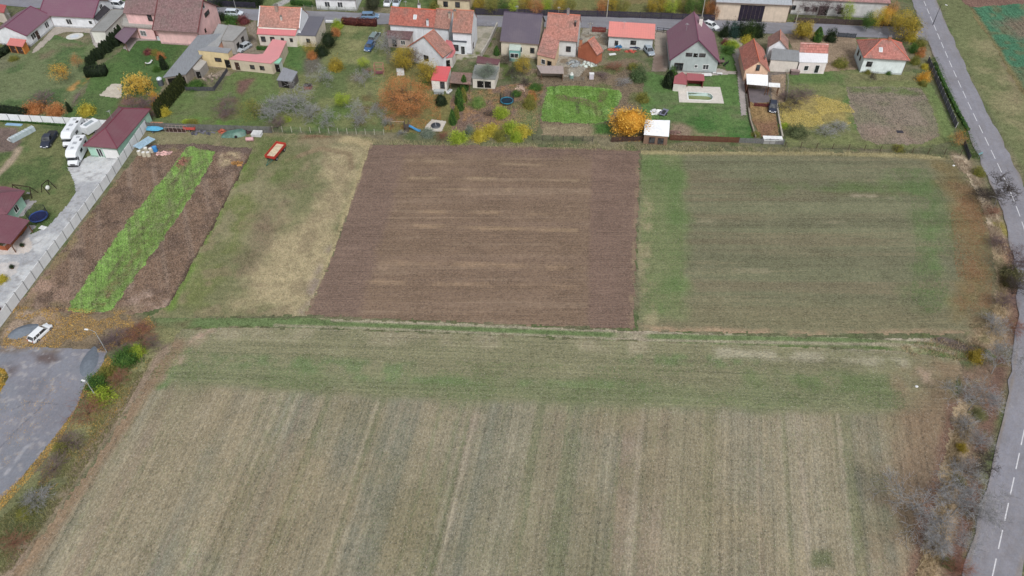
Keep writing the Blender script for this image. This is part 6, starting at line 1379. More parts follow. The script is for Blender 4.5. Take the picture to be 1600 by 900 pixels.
fence('dark plank fence beside the main road verge', [(1449,96),(1470,146),(1493,200)], 1.3, 'board', A(104,104,112), 2.2, post=A(176,176,180))
fence('short dark fence continuing past the corner tree', [(1505,226),(1514,250)], 1.1, 'board', A(86,86,92), 2.0)
fence('long dark fence on far side of the street', [(743,23),(850,25),(950,27),(1116,33)], 1.7, 'board', A(66,62,76), 2.6)
fence('dark railing fence before the long barn', [(1240,36),(1320,39),(1392,42)], 1.5, 'board', A(78,66,66), 2.6)
fence('green garden fence across street by white villa', [(476,15),(540,18),(568,19)], 1.2, 'wire', A(130,150,130), 2.2, post=A(150,150,140))
fence('dark fence at the street beyond green bush', [(326,9),(400,13)], 1.6, 'board', A(60,58,72), 2.6)
fence('low concrete wall dividing yard and dark roofed house', [(777,42),(765,68),(752,90)], 1.2, 'wall', A(182,178,170), name='garden_wall', cat='wall')
fence('dark red board wall beside the salmon roofed wing', [(449,78),(440,96)], 1.8, 'board', A(110,48,56), 2.0)
fence('thin concrete edge between sand run and leaf carpet', [(1213,164),(1217,190),(1222,216)], .5, 'wall', A(176,170,158), name='garden_wall', cat='wall')
fence('low edge between pool lawn and sand run', [(1166,150),(1172,190),(1180,216)], .5, 'wall', A(150,140,126), name='garden_wall', cat='wall')
fence('light wire fence along the veranda house garden', [(1228,108),(1231,130),(1228,158)], 1.0, 'wire', A(170,170,160), 2.0)
fence('brown boarding round the paved run', [(1166,140),(1170,172)], 1.3, 'board', A(96,62,56), 2.0)
fence('dark red low boarding at foot of paved run', [(1178,166),(1203,168)], .9, 'board', A(100,48,52), 2.0)
fence('dark red gate between low red house and orange house', [(925,50),(946,51)], 1.4, 'board', A(130,58,52), 2.0, name='gate', cat='gate')
fence('dark metal gate between red building and purple house', [(1026,51),(1046,53)], 1.4, 'rail', A(58,58,66), 2.0, name='gate', cat='gate')
fence('dark gate at the street beside dark round conifer', [(1308,58),(1336,60)], 1.2, 'board', A(70,76,84), 2.0, name='gate', cat='gate')
fence('dark board pen fence below cream outbuilding', [(291,142),(335,142),(356,112)], 1.0, 'board', A(84,84,90), 2.2)
fence('pale garden fence behind the tin shed', [(880,126),(912,126)], .9, 'wire', A(150,150,146), 2.0)
fence('street front fence of the white yard', [(746,42),(774,43)], 1.1, 'rail', A(150,150,156), 2.0)
fence('brown slatted gate in wall at lower left', [(-14,486),(8,492)], 1.9, 'board', A(86,52,48), 2.0, name='gate', cat='gate')

# ================================================================== VEHICLES
m_tyre = M((.02,.02,.022), .8, .2, .1); m_rim = M(A(168,170,176), .35, .5, .05, metal=.6); m_head = M(A(226,230,234), .15, .6, .02); m_tail = M(A(170,30,28), .3, .5, .02); m_blk = M((.02,.02,.022), .5, .4, .05)
def paint(c): return M(c, .3, .5, .03, 1)
def wheel(t, x, y, r=.31, w=.2):
    s = 1 if y > 0 else -1
    o = MB().tube((x, y - w/2, r), (x, y + w/2, r), r, n=14).build('wheel', m_tyre, t); MB().tube((x, y + s*(w/2-.01), r), (x, y + s*(w/2+.02), r), r*.6, n=10).build('rim', m_rim, o); return o
def loft(secs):
    mb = MB(); n = len(secs[0]); vs = [p for s in secs for p in s]
    fs = [(i*n+k, i*n+(k+1)%n, (i+1)*n+(k+1)%n, (i+1)*n+k) for i in range(len(secs)-1) for k in range(n)] + [tuple(range(n-1,-1,-1)), tuple(range((len(secs)-1)*n, len(secs)*n))]
    return mb.add(vs, fs, None, False)
def car(label, front, rear, c, kind='estate', cat='car', group=None, name=None, scale=1):
    f = G(*front); r = G(*rear); cx, cy = (f[0]+r[0])/2, (f[1]+r[1])/2; t = thing(name or {'pickup':'pickup_truck','van':'parked_van'}.get(kind, 'parked_car'), label, cat, cx, cy, math.atan2(f[1]-r[1], f[0]-r[0]), group=group); t.scale = (scale,)*3
    L, W, H = {'estate': (4.6,1.78,1.47), 'hatch': (4.1,1.74,1.48), 'suv': (4.6,1.86,1.7), 'pickup': (5.2,1.9,1.78), 'van': (4.6,1.85,1.85)}[kind]
    hood = {'estate': .95, 'hatch': 1.0, 'suv': 1.15, 'pickup': 1.3, 'van': .75}[kind]; belt = H * .60; w = W/2; X = lambda s: L/2 - s
    st = [(0,.38,.55,.72),(.12,.26,.66,.92),(hood*.6,.22,belt-.04,.98),(hood+.05,.22,belt,1),(L*.5,.22,belt+.02,1),(L-.55,.24,belt+.03,.99),(L-.1,.3,belt-.02,.93),(L,.42,belt-.2,.84)]
    secs = [[(X(s),-w*k,z0+.12),(X(s),-w*k*.96,z0),(X(s),w*k*.96,z0),(X(s),w*k,z0+.12),(X(s),w*k,(z0+z1)/2+.08),(X(s),w*k*.9,z1),(X(s),-w*k*.9,z1),(X(s),-w*k,(z0+z1)/2+.08)] for s, z0, z1, k in st]
    b = loft(secs[::-1]).build('body', paint(c), t, bevel=.03)
    e0, e1, t0, t1 = {'estate': (hood, L-.12, hood+.62, L-.5), 'hatch': (hood, L-.1, hood+.75, L-.6), 'suv': (hood, L-.12, hood+.6, L-.45), 'pickup': (hood, 3.35, hood+.65, 3.1), 'van': (hood, L-.06, hood+.7, L-.2)}[kind]
    zb = belt - .02; zt = H - .04
    def gh(a0, a1, b0, b1, wb, wt, z0, z1): return loft([[(X(a0),-wb,z0),(X(a0),wb,z0),(X(a1),wb,z0),(X(a1),-wb,z0)], [(X(b0),-wt,z1),(X(b0),wt,z1),(X(b1),wt,z1),(X(b1),-wt,z1)]])
    gh(e0, e1, t0, t1, w*.89, w*.74, zb, zt).build('windows', glassmat(), t)
    gh(t0-.04, t1+.04, t0+.05, t1-.05, w*.75, w*.70, zt-.01, H+.02).build('roof', paint(c), t, bevel=.02)
    pl = MB()
    for s in (-1, 1):
        for a, bb in ((e0, t0), (e1, t1), ((e0+e1)/2+.1, (t0+t1)/2), ((e0+e1)/2+.95, (t0+t1)/2+.75)):
            if a < e1 + .01 and not (kind == 'pickup' and a > (e0+e1)/2 + .5): pl.tube((X(a), s*w*.895, zb), (X(bb), s*w*.745, zt), .045, n=4)
    pl.build('pillars', paint(c), t)
    for sx in (hood*.72, L - .85):
        for s in (-1, 1): wheel(t, X(sx), s*(w-.1), .33 if kind not in ('suv','pickup') else .38)
    for s in (-1, 1):
        MB().obox((X(.06), s*w*.62, .62), .16, .34, .15, s*-.15).build('headlight', m_head, t); MB().obox((X(L-.03), s*w*.68, belt-.18), .1, .22, .26).build('tail_light', m_tail, t)
        MB().obox((X(e0+.35), s*(w+.06), belt+.05), .12, .16, .12).build('wing_mirror', paint(c), t)
    if kind == 'pickup': MB().box(X(L-.1), X(3.4), -w*.8, w*.8, belt-.05, belt+.06).build('bed_cover', m_blk, t)
    MB().box(X(.02), X(-.03), -.3, .3, .4, .5).build('number_plate', m_head, t); return t
CW = A(228,232,236); CB = A(52,92,134); CSG = A(120,136,140); DK = A(44,50,66)
car('white estate car parked nose-up on leaf-strewn earth by grey heap', (77,512), (52,535), CW, 'estate', scale=.84)
car('dark navy pickup with closed bed on the yard lawn', (71,233), (86,211), DK, 'pickup', cat='pickup')
car('white van behind the flat-roofed annex', (197,13), (174,11), CW, 'van', cat='van')
car('pale silver car parked on the street by green bush', (379,24), (353,23), A(206,216,226), 'estate')
car('blue-grey car on the street behind dark red hedge', (590,28), (567,28), A(110,140,170), 'estate')
car('silver-green car parked on grass beyond the blue one', (591,54), (580,68), A(120,138,138), 'estate')
car('blue car parked nose down on the grass', (573,83), (583,69), A(62,96,140), 'hatch')
car('white car at top edge parked across the street', (604,12), (609,0), CW, 'estate')
car('pale blue-white car beside white one at top edge', (618,12), (623,0), A(196,208,220), 'estate')
car('bright blue car against low red-roofed building', (966,74), (978,73), A(40,112,160), 'hatch')
car('dark blue car right of the bright blue one', (993,75), (980,74), A(36,52,84), 'estate')
car('silver scrap car at the corner of red-roofed building', (1018,88), (1009,77), A(150,162,172), 'hatch')
car('white car on street behind the purple roof', (1117,46), (1104,41), CW, 'hatch')
car('grey-white car in the farm yard near salmon roof', (376,81), (388,74), A(176,182,188), 'hatch')
car('dark blue car before the white veranda house', (1274,109), (1260,108), A(44,60,96), 'hatch')
car('small dark car with pale top beside leaf carpet', (1206,178), (1207,163), DK, 'hatch')
def motorhome(label, front, rear):
    f = G(*front); r = G(*rear); t = thing('motorhome', label, 'motorhome', (f[0]+r[0])/2, (f[1]+r[1])/2, math.atan2(f[1]-r[1], f[0]-r[0]), group='white motorhomes parked beside the garage')
    wm_ = paint(CW); S = [(3.55,.5,1.15),(3.5,.45,1.3)]
    MB().box(-3.6, 1.9, -1.12, 1.12, .45, 2.95).build('living_box', wm_, t, bevel=.14)
    loft([[(1.7,-1.1,1.95),(1.7,1.1,1.95),(1.7,1.1,2.93),(1.7,-1.1,2.93)],[(2.75,-1.02,1.98),(2.75,1.02,1.98),(2.75,.98,2.6),(2.75,-.98,2.6)],[(3.05,-.85,2.02),(3.05,.85,2.02),(3.05,.8,2.3),(3.05,-.8,2.3)]]).build('overcab', wm_, t, bevel=.06)
    loft([[(1.85,-.98,.4),(1.85,.98,.4),(1.85,.95,1.97),(1.85,-.95,1.97)],[(2.7,-1,.4),(2.7,1,.4),(2.7,.98,1.35),(2.7,-.98,1.35)],[(3.55,-.92,.4),(3.55,.92,.4),(3.55,.88,1.05),(3.55,-.88,1.05)]]).build('cab', wm_, t, bevel=.04)
    loft([[(2.12,-.9,1.74),(2.12,.9,1.74),(2.16,.9,1.78),(2.16,-.9,1.78)],[(2.84,-.94,1.3),(2.84,.94,1.3),(2.88,.94,1.34),(2.88,-.94,1.34)]]).build('windscreen', glassmat(), t)
    for s in (-1, 1):
        MB().box(2.05, 2.62, s*.985-.02, s*.985+.02, 1.2, 1.6).build('cab_window', glassmat(), t); MB().box(-.2, .9, s*1.125-.02, s*1.125+.02, 1.6, 2.2).build('side_window', glassmat(), t); MB().box(-2.8, -1.9, s*1.125-.02, s*1.125+.02, 1.6, 2.2).build('side_window', glassmat(), t)
        for x in (2.75, -2.1): wheel(t, x, s*.9, .34)
        MB().obox((3.5, s*.72, .85), .14, .3, .2).build('headlight', m_head, t); MB().obox((2.7, s*1.12, 1.35), .1, .22, .3).build('wing_mirror', m_blk, t)
    for x, w in ((-2.6,.6),(-.6,.7),(1.0,.5)): MB().box(x-w/2, x+w/2, -w/2, w/2, 2.94, 3.06).build('roof_hatch', M(A(176,180,186), .4), t)
    MB().box(-2.2, -1.4, .55, 1.0, 2.94, 2.99).build('solar_panel', m_blk, t)
    MB().box(3.5, 3.62, -.9, .9, .32, .62).build('bumper', m_blk, t); MB().box(3.53, 3.6, -.45, .45, .7, .9).build('grille', m_blk, t)
motorhome('white motorhome standing nearer, beside the garage door', (115,264), (134,228))
motorhome('white motorhome standing farther back by the concrete wall', (107,234), (129,201))
a = G(146,205); t = thing('box_trailer', 'white box trailer squeezed between motorhome and garage roof', 'trailer', a[0], a[1], R(62))
MB().box(-1.9,1.6,-.95,.95,.45,2.1).build('box', paint(CW), t, bevel=.05); MB().box(-1.3,.8,-.45,.45,2.1,2.14).build('roof_panel', M(A(150,160,166),.4), t); MB().box(1.6,2.5,-.05,.05,.45,.55).build('drawbar', m_blk, t)
for s in (-1,1): wheel(t, -.2, s*.9, .3)
# red farm trailer
f = G(424,253); r = G(441,232.5); t = thing('farm_trailer', 'red four-wheeled farm trailer with pale floor on the meadow', 'trailer', (f[0]+r[0])/2, (f[1]+r[1])/2, math.atan2(f[1]-r[1], f[0]-r[0]))
rd = M(A(178,62,52), .6, .3, .18, 3)
MB().box(-2.4,2.4,-1.0,1.0,.95,1.03).build('floor', M(A(206,194,166), .9, .1, .2, 2), t)
MB().box(-2.4,2.4,-.2,.2,.72,.93).box(-1.7,-1.5,-.9,.9,.5,.72).box(1.5,1.7,-.9,.9,.5,.72).build('chassis', M(A(52,92,78), .7), t)
for s in (-1,1):
    m_ = MB().box(-2.44,2.44,s*1.03-.03,s*1.03+.03,.95,1.55)
    for k in range(5): m_.box(-2.4+1.18*k, -2.32+1.18*k, s*1.07-.02, s*1.07+.02, .9, 1.55)
    m_.build('side_board', rd, t)
    m_ = MB().box(s*2.44-.03,s*2.44+.03,-1.0,1.0,.95,1.55)
    for k in range(3): m_.box(s*2.48-.02, s*2.48+.02, -.9+.85*k, -.82+.85*k, .9, 1.55)
    m_.build('end_board', rd, t)
for x in (-1.6,1.6):
    for s in (-1,1): wheel(t, x, s*.85, .42, .24)
MB().tube((2.0,-.5,.6),(4.2,0,.45),.06,n=6).tube((2.0,.5,.6),(4.2,0,.45),.06,n=6).tube((2.4,-.4,.58),(2.4,.4,.58),.05,n=6).build('drawbar', M(A(52,100,88), .7), t)

# ================================================================== LAMPS AND POLES
def lamp(label, base, h, ang, arm=1.3, pole=A(168,172,172), head=True):
    x, y = G(*base); t = thing('street_lamp', label, 'street lamp', x, y, ang); pm = M(pole, .6, .4)
    MB().tube((0,0,0),(0,0,h*.55),.08,.06,n=8).tube((0,0,h*.55),(0,0,h),.06,.045,n=8).build('pole', pm, t)
    MB().tube((0,0,h),(arm*.5,0,h+.35),.03,n=6).tube((arm*.5,0,h+.35),(arm,0,h+.4),.03,n=6).build('arm', pm, t)
    MB().obox((arm+.3,0,h+.38),.6,.26,.14).build('lamp_head', M(A(226,228,228), .4), t, bevel=.05); return t
lamp('grey street lamp with white head above dark purple shrub', (167,550), 4.6, R(170), 1.0)
lamp('street lamp half hidden among green bushes by the car park', (153,624), 3.8, R(160), .3)
lamp('street lamp on far kerb behind pale silver car', (372,26), 6.5, R(190), 1.0)
lamp('lamp post at the road junction', (1457,40), 5.5, R(-60), 1.0, pole=A(60,60,62))
for lb, b, h in (('thin pale pole at the corner of orange house yard', (921,54), 3.2), ('concrete utility pole behind red terrace roofs', (655,16), 6.5), ('utility pole beside the dark street fence', (948,27), 6.0), ('utility pole behind the purple gable roof', (1095,36), 6.5), ('utility pole near the small yellow tree at right', (1243,36), 3.4)):
    x, y = G(*b); t = thing('utility_pole', lb, 'pole', x, y); MB().tube((0,0,0),(0,0,h),.12,.08,n=8).build('pole', M(A(176,172,164), .9), t); MB().box(-.6,.6,-.05,.05,h-.5,h-.4).build('crossarm', M(A(120,110,100), .9), t)
    MB().tube((-.5,0,h-.4),(-.5,0,h-.22),.05,n=6).tube((.5,0,h-.4),(.5,0,h-.22),.05,n=6).build('insulators', M(A(220,220,214), .4), t)

# ================================================================== PLAY THINGS
def trampoline(label, c, rad, legc, matc, padc, net=1.6, hgt=.75):
    x, y = G(*c, hgt); t = thing('trampoline', label, 'trampoline', x, y); n = 24; P = lambda a, r, z: (r*math.cos(a), r*math.sin(a), z)
    MB().add([P(2*math.pi*i/n, rad*.86, hgt) for i in range(n)], [tuple(range(n))]).build('jumping_mat', M(matc, .7, .3), t)
    mb = MB(); mb.add([P(2*math.pi*i/n, r_, z) for r_, z in ((rad*.85,hgt+.03),(rad,hgt+.03),(rad,hgt-.05),(rad*.85,hgt-.05)) for i in range(n)], [(k*n+i, k*n+(i+1)%n, ((k+1)%4)*n+(i+1)%n, ((k+1)%4)*n+i) for k in range(4) for i in range(n)]); mb.build('edge_pad', M(padc, .6, .3), t)
    for i in range(6):
        a = 2*math.pi*i/6; MB().tube(P(a,rad*1.02,0), P(a,rad*1.02,hgt+net), .03, n=5).build('net_pole', M(legc, .6), t)
    nm = MB()
    for z in np.arange(hgt+.1, hgt+net+.01, .18):
        for i in range(n): nm.tube(P(2*math.pi*i/n, rad, z), P(2*math.pi*(i+1)/n, rad, z), .012, n=3, cap=False)
    for i in range(72): a = 2*math.pi*i/72; nm.tube(P(a,rad,hgt), P(a,rad,hgt+net), .01, n=3, cap=False)
    o = nm.build('safety_net', M((.02,.022,.03), .8), t); o['kind'] = 'stuff'
trampoline('round trampoline with light blue edge in brown garden', (792,157), 1.45, A(40,60,80), A(30,52,70), A(70,160,190))
trampoline('round trampoline with dark blue edge beside mint bungalow', (60,338), 1.65, A(40,44,40), A(26,36,84), A(58,84,150))
def frame_swing(label, p, q, h, c, seat=None, name='swing'):
    a = G(*p); b = G(*q); t = thing(name, label, 'swing', (a[0]+b[0])/2, (a[1]+b[1])/2, math.atan2(b[1]-a[1], b[0]-a[0])); L = math.dist(a, b)/2; m = M(c, .8, .2, .2, 4)
    MB().tube((-L,0,h),(L,0,h),.08,n=6).build('beam', m, t)
    for s in (-1,1):
        for k in (-1,1): MB().tube((s*(L+.1),k*.95,0),(s*L,0,h),.07,n=6).build('leg', m, t)
    for x in ((-L*.4, L*.4) if seat == 2 else (0,)):
        s_ = MB().box(x-.35,x+.35,-.2,.2,.45,.5).build('seat', M(A(150,150,150), .6), t); MB().tube((x-.3,0,.5),(x-.3,0,h),.015,n=4).tube((x+.3,0,.5),(x+.3,0,h),.015,n=4).build('rope', m_blk, s_)
    return t
frame_swing('dark wooden A-frame swing on the yard lawn', (27,302), (54,306), 2.1, A(58,44,38), 2)
t = frame_swing('dark frame with white hanging chair near the driveway', (72,302), (82,294), 2.0, A(54,46,40))
MB().ball((0,0,.75),.45,.3,.45,10,6).build('hanging_chair', M(A(222,226,222), .7), t)
x, y = G(592,108,1.2); t = thing('climbing_frame', 'reddish square climbing frame on open lawn', 'climbing frame', x, y)
for sx in (-1,1):
    for sy in (-1,1): MB().tube((sx,sy*.7,0),(sx,sy*.7,2.4),.06,n=5).build('post', M(A(176,120,110), .8), t)
for z in (2.4,1.2): MB().tube((-1,-.7,z),(1,-.7,z),.05,n=5).tube((-1,.7,z),(1,.7,z),.05,n=5).tube((-1,-.7,z),(-1,.7,z),.05,n=5).tube((1,-.7,z),(1,.7,z),.05,n=5).build('rail', M(A(176,120,110), .8), t)
MB().box(-.8,.8,-.5,.5,.3,.4).build('platform', M(A(120,74,80), .8), t)
a = G(636,204); t = thing('play_tower', 'dark wooden play tower with blue slide and swing beam', 'play tower', a[0], a[1], R(-4)); wd = M(A(92,84,78), .85, .2, .2, 4)
for sx in (-.45,.45):
    for sy in (-.45,.45): MB().box(sx-.05,sx+.05,sy-.05,sy+.05,0,2.3).build('post', wd, t)
MB().box(-.55,.55,-.55,.55,1.1,1.2).build('platform', wd, t)
m_ = MB()
for k in range(6): m_.box(-.5+.17*k,-.4+.17*k,-.5,-.47,.1,1.9); m_.box(-.5,-.47,-.5+.17*k,-.4+.17*k,.1,1.9)
m_.build('boarding', wd, t)
m_ = MB(); pr = [(.5,1.2),(1.1,.95),(1.9,.45),(2.5,.22),(2.9,.2)]
for (x0,z0),(x1,z1) in zip(pr[:-1], pr[1:]):
    m_.add([(x0,-.25-.1*x0,z0),(x0,.25-.1*x0,z0),(x1,.25-.1*x1,z1),(x1,-.25-.1*x1,z1)], [(0,3,2,1)])
    for s in (-1,1): m_.add([(x0,s*.25-.1*x0,z0-.05),(x1,s*.25-.1*x1,z1-.05),(x1,s*.27-.1*x1,z1+.18),(x0,s*.27-.1*x0,z0+.18)], [(0,1,2,3)])
m_.build('slide', M(A(80,146,194), .4, .4, .05), t)
MB().tube((-.4,0,2.1),(-3.2,0,2.1),.06,n=6).build('swing_beam', M(A(176,160,140), .8), t)
for k in (-1,1): MB().tube((-3.2,k*.8,0),(-3.2,0,2.1),.05,n=5).build('leg', wd, t)

# ================================================================== POOL AND GARDEN THINGS
t = thing('swimming_pool', 'bow-ended swimming pool with green water in pale paved deck', 'swimming pool', *POOL_C)
dk = M(A(206,200,192), .85, .2, .10, 1.5); cx_, cy_ = POOL_C; loc = lambda P: [(x-cx_, y-cy_) for x, y in P]
DK_ = loc(DECK); HL = loc(POOL_H)
mb = MB(); n = len(HL)                         # deck built as quads from outer outline to basin edge
def ray_out(p):
    d = Vector((p[0], p[1])); best = None
    for i in range(4):
        a = Vector(DK_[i]); b = Vector(DK_[(i+1)%4]); e = b - a; den = d.x*e.y - d.y*e.x
        if abs(den) < 1e-9: continue
        s = (a.x*e.y - a.y*e.x)/den; u = (a.x*d.y - a.y*d.x)/den
        if s > 0 and -1e-6 <= u <= 1+1e-6 and (best is None or s < best): best = s
    return (d.x*best, d.y*best)
def dens(P, m=10): return [(P[i][0]+(P[(i+1)%len(P)][0]-P[i][0])*k/m, P[i][1]+(P[(i+1)%len(P)][1]-P[i][1])*k/m) for i in range(len(P)) for k in range(m)]
HD = dens(HL, 6); OUT = [ray_out(p) for p in HD]; n = len(HD)
for c4 in DK_:
    k = min(range(n), key=lambda i: math.dist(OUT[i], c4)); OUT[k] = tuple(c4)
INN = [(x*1.07, y*1.12) for x, y in HD]
zt = .16
mb.add([(x,y,zt) for x,y in INN] + [(x,y,zt) for x,y in OUT] + [(x,y,0) for x,y in OUT], [(i,n+i,n+(i+1)%n,(i+1)%n) for i in range(n)] + [(n+i,2*n+i,2*n+(i+1)%n,n+(i+1)%n) for i in range(n)])
mb.build('deck', dk, t)
mb = MB(); mb.add([(x,y,zt+.03) for x,y in INN] + [(x,y,zt+.03) for x,y in HD] + [(x,y,-1.4) for x,y in HD] + [(x,y,zt-.05) for x,y in INN], [(i,n+i,n+(i+1)%n,(i+1)%n) for i in range(n)] + [(3*n+i,i,(i+1)%n,3*n+(i+1)%n) for i in range(n)]); mb.build('rim', M(A(226,230,226), .5), t)
mb = MB(); mb.add([(x*.995,y*.995,zt) for x,y in HD] + [(x*.995,y*.995,-1.4) for x,y in HD], [(i,(i+1)%n,n+(i+1)%n,n+i) for i in range(n)]); mb.add([(x,y,-1.38) for x,y in HD], [tuple(range(n))]); mb.build('basin', M(A(206,226,224), .5, .3, .06), t)
MB().add([(x*.99,y*.99,-.62) for x,y in HD], [tuple(range(n))]).build('water', M(A(128,138,92), .08, .5, .1, 1.0), t)
def ell(label, name, cat, c, rx, ry, rz, h, mat, part='cover'):
    x, y = G(*c); t = thing(name, label, cat, x, y, rz); MB().ball((0,0,0), rx, ry, h, 20, 6, zmin=0).build(part, mat, t); return t
t = ell('oval pool under pale grey cover on white house lawn', 'covered_pool', 'pool', (117,57), 1.95, 1.5, R(18), .12, M(A(196,204,214), .5)); MB().tube((0,0,0),(0,0,.1),1.0,n=24).build('pool_wall', M(A(206,206,200), .6), t); 
t.children[1].scale = (2.0,1.55,1)
def heap(label, c, rx, ry, rz, h, colr):
    x, y = G(*c); t = thing('gravel_heap', label, 'heap', x, y, rz); rng = random.Random(len(label)); V = []; F = []; nu, nv = 40, 9
    for j in range(nv+1):
        for i in range(nu):
            a = 2*math.pi*i/nu; s = j/nv; r_ = 1 - s; px = abs(math.cos(a))**1.0*math.copysign(1,math.cos(a)); wob = 1 + .04*math.sin(a*3+1) + rng.uniform(-.015,.015)
            V.append((rx*px*r_*wob, ry*math.sin(a)*(1-.35*abs(math.cos(a))**3)*r_*wob, h*(1 - (1-s)**1.4) + rng.uniform(-.02,.02)))
    F = [(j*nu+i, j*nu+(i+1)%nu, (j+1)*nu+(i+1)%nu, (j+1)*nu+i) for j in range(nv) for i in range(nu)]
    m_ = MB(); m_.add(V, F, None, True); m_.build('mound', M(colr, .95, .1, .12, 3), t)
heap('blue-grey gravel heap left of the white estate car', (35,518), 2.35, 1.35, R(36), .7, A(116,124,134))
heap('pointed blue-grey gravel heap at the car park corner', (140,566), 3.1, 1.35, R(97), .6, A(112,120,130))
x, y = G(681,198); t = thing('covered_sandpit', 'round black covered object on the concrete pad', 'sandpit', x, y)
MB().ball((0,0,.35), 1.05, .95, .35, 14, 4, zmin=0).build('cover', M((.03,.035,.045), .5, .4), t); MB().tube((0,0,0),(0,0,.35),.95,n=14).build('frame', M(A(120,122,126), .7), t); MB().obox((0,0,.74),.08,1.7,.05,R(10)).build('strap', M(A(190,190,196), .6), t)
# small yard things
def boxthing(name, label, cat, c, sx, sy, sz, rz, mat, lid=None, part='body'):
    x, y = G(*c); t = thing(name, label, cat, x, y, rz); MB().box(-sx/2,sx/2,-sy/2,sy/2,0,sz).build(part, mat, t, bevel=.03)
    if lid: MB().box(-sx/2-.04,sx/2+.04,-sy/2-.04,sy/2+.04,sz,sz+.07).build('lid', lid, t)
    return t
m_w = M(A(222,224,224), .6); m_wd = M(A(138,112,92), .9, .1, .25, 4); m_bl = M(A(70,140,196), .4, .4)
boxthing('pallet_box', 'white sheet-topped box on the sand run by fence', 'box', (1206,222), 3.8, 1.5, .9, R(-3), M(A(150,150,148), .8), M(A(236,238,238), .5))
boxthing('compost_bin', 'reddish brick compost bin near the wooden hut', 'compost bin', (482,138), 1.6, 1.2, .8, R(-4), M(A(150,92,76), .9, .1, .25, 5), M((.04,.03,.03), .8))
boxthing('compost_bin', 'small grey compost bin among lime bushes', 'compost bin', (788,217), 1.0, .8, .8, 0, M(A(110,124,120), .8), M(A(60,66,64), .8))
boxthing('wooden_playhouse', 'brownish crate playhouse by veranda house wall', 'playhouse', (1241,115), 1.9, 1.3, .9, R(-4), M(A(112,96,96), .85), M(A(150,132,130), .8))
boxthing('white_cabinet', 'white metal cabinet standing right of the tin shed', 'cabinet', (924,123), 1.0, .8, 1.3, 0, M(A(196,192,200), .5), m_w)
x, y = G(893,122); t = thing('water_tank', 'pale green water tank with conical lid by tin shed', 'tank', x, y); MB().tube((0,0,0),(0,0,.9),.5,n=12).build('tank', M(A(120,158,150), .5), t); MB().tube((0,0,.9),(0,0,1.5),.5,.1,n=12).build('lid', M(A(206,210,204), .5), t)
x, y = G(252,133); t = thing('water_tank', 'silver round-topped tank at the end of grey shed', 'tank', x, y); MB().tube((0,0,0),(0,0,1.5),.6,n=14).build('tank', M(A(90,96,104), .5), t); MB().ball((0,0,1.5),.62,.62,.5,14,5,zmin=0).build('dome', M(A(206,216,224), .3, .5), t)
boxthing('garden_shelter', 'pale cloth-covered heap beside the yellow-green tree', 'shelter', (626,116), 1.7, 1.4, 1.2, R(10), M(A(206,206,204), .8), None)
x, y = G(702,145); t = thing('bathtub', 'white bathtub outside the red cabin', 'bathtub', x, y, R(60)); MB().box(-.8,.8,-.36,.36,.15,.6).build('tub', m_w, t, bevel=.1); MB().box(-.65,.65,-.25,.25,.6,.62).build('inside', M(A(170,176,180), .5), t)
boxthing('hot_tub', 'grey covered tub against the red cabin wall', 'tub', (686,146), 2.2, .9, .7, 0, M(A(150,156,156), .7), M(A(176,182,182), .6))
# picnic set by purple house
x, y = G(1128,100); t = thing('garden_table', 'dark round garden table with chairs beside purple gable house', 'table', x, y); MB().tube((0,0,.7),(0,0,.76),.6,n=14).build('table_top', M(A(120,100,96), .7), t); MB().tube((0,0,0),(0,0,.7),.06,n=6).build('leg', m_blk, t)
for k in range(5):
    a = k*1.257; x2, y2 = x+1.15*math.cos(a), y+1.15*math.sin(a); q = thing('garden_chair', ['dark garden chair right of the round table','dark garden chair behind the round table to the right','dark garden chair behind the round table to the left','dark garden chair in front of the round table to the left','dark garden chair in front of the round table to the right'][k], 'chair', x2, y2, a, group='dark chairs around the round garden table'); MB().box(-.22,.22,-.22,.22,.4,.45).build('seat', m_blk, q); MB().box(.18,.23,-.22,.22,.45,.9).build('backrest', m_blk, q)
    for sx in (-.2,.2):
        for sy in (-.2,.2): MB().box(sx-.02,sx+.02,sy-.02,sy+.02,0,.4).build('leg', m_blk, q)
for lb, c, s in (('small white lounger in front of purple house terrace', (1124,117), .6), ('white umbrella table at end of the red pool hut', (1104,119), 1.1), ('white garden chair by the path end', (1116,116), .4)):
    x, y = G(*c); t = thing('garden_furniture', lb, 'garden furniture', x, y); MB().box(-s,s,-s*.5,s*.5,.35,.45).build('seat', m_w, t, bevel=.03)
    for sx in (-.8,.8): MB().box(sx*s-.04,sx*s+.04,-.2,.2,0,.35).build('leg', m_w, t)
# scrap beside tree and shed (x 1016-1042)
x, y = G(1037,178); t = thing('old_trailer_frame', 'blue-grey flat trailer frame standing among scrap by golden tree', 'trailer', x, y, R(60)); MB().box(-1.3,1.3,-.6,.6,.4,.5).build('bed', M(A(120,122,140), .7), t); MB().box(-.9,.6,-.35,.35,.5,.58).build('load', m_blk, t)
for s in (-1,1): wheel(t, -.2, s*.7, .28)
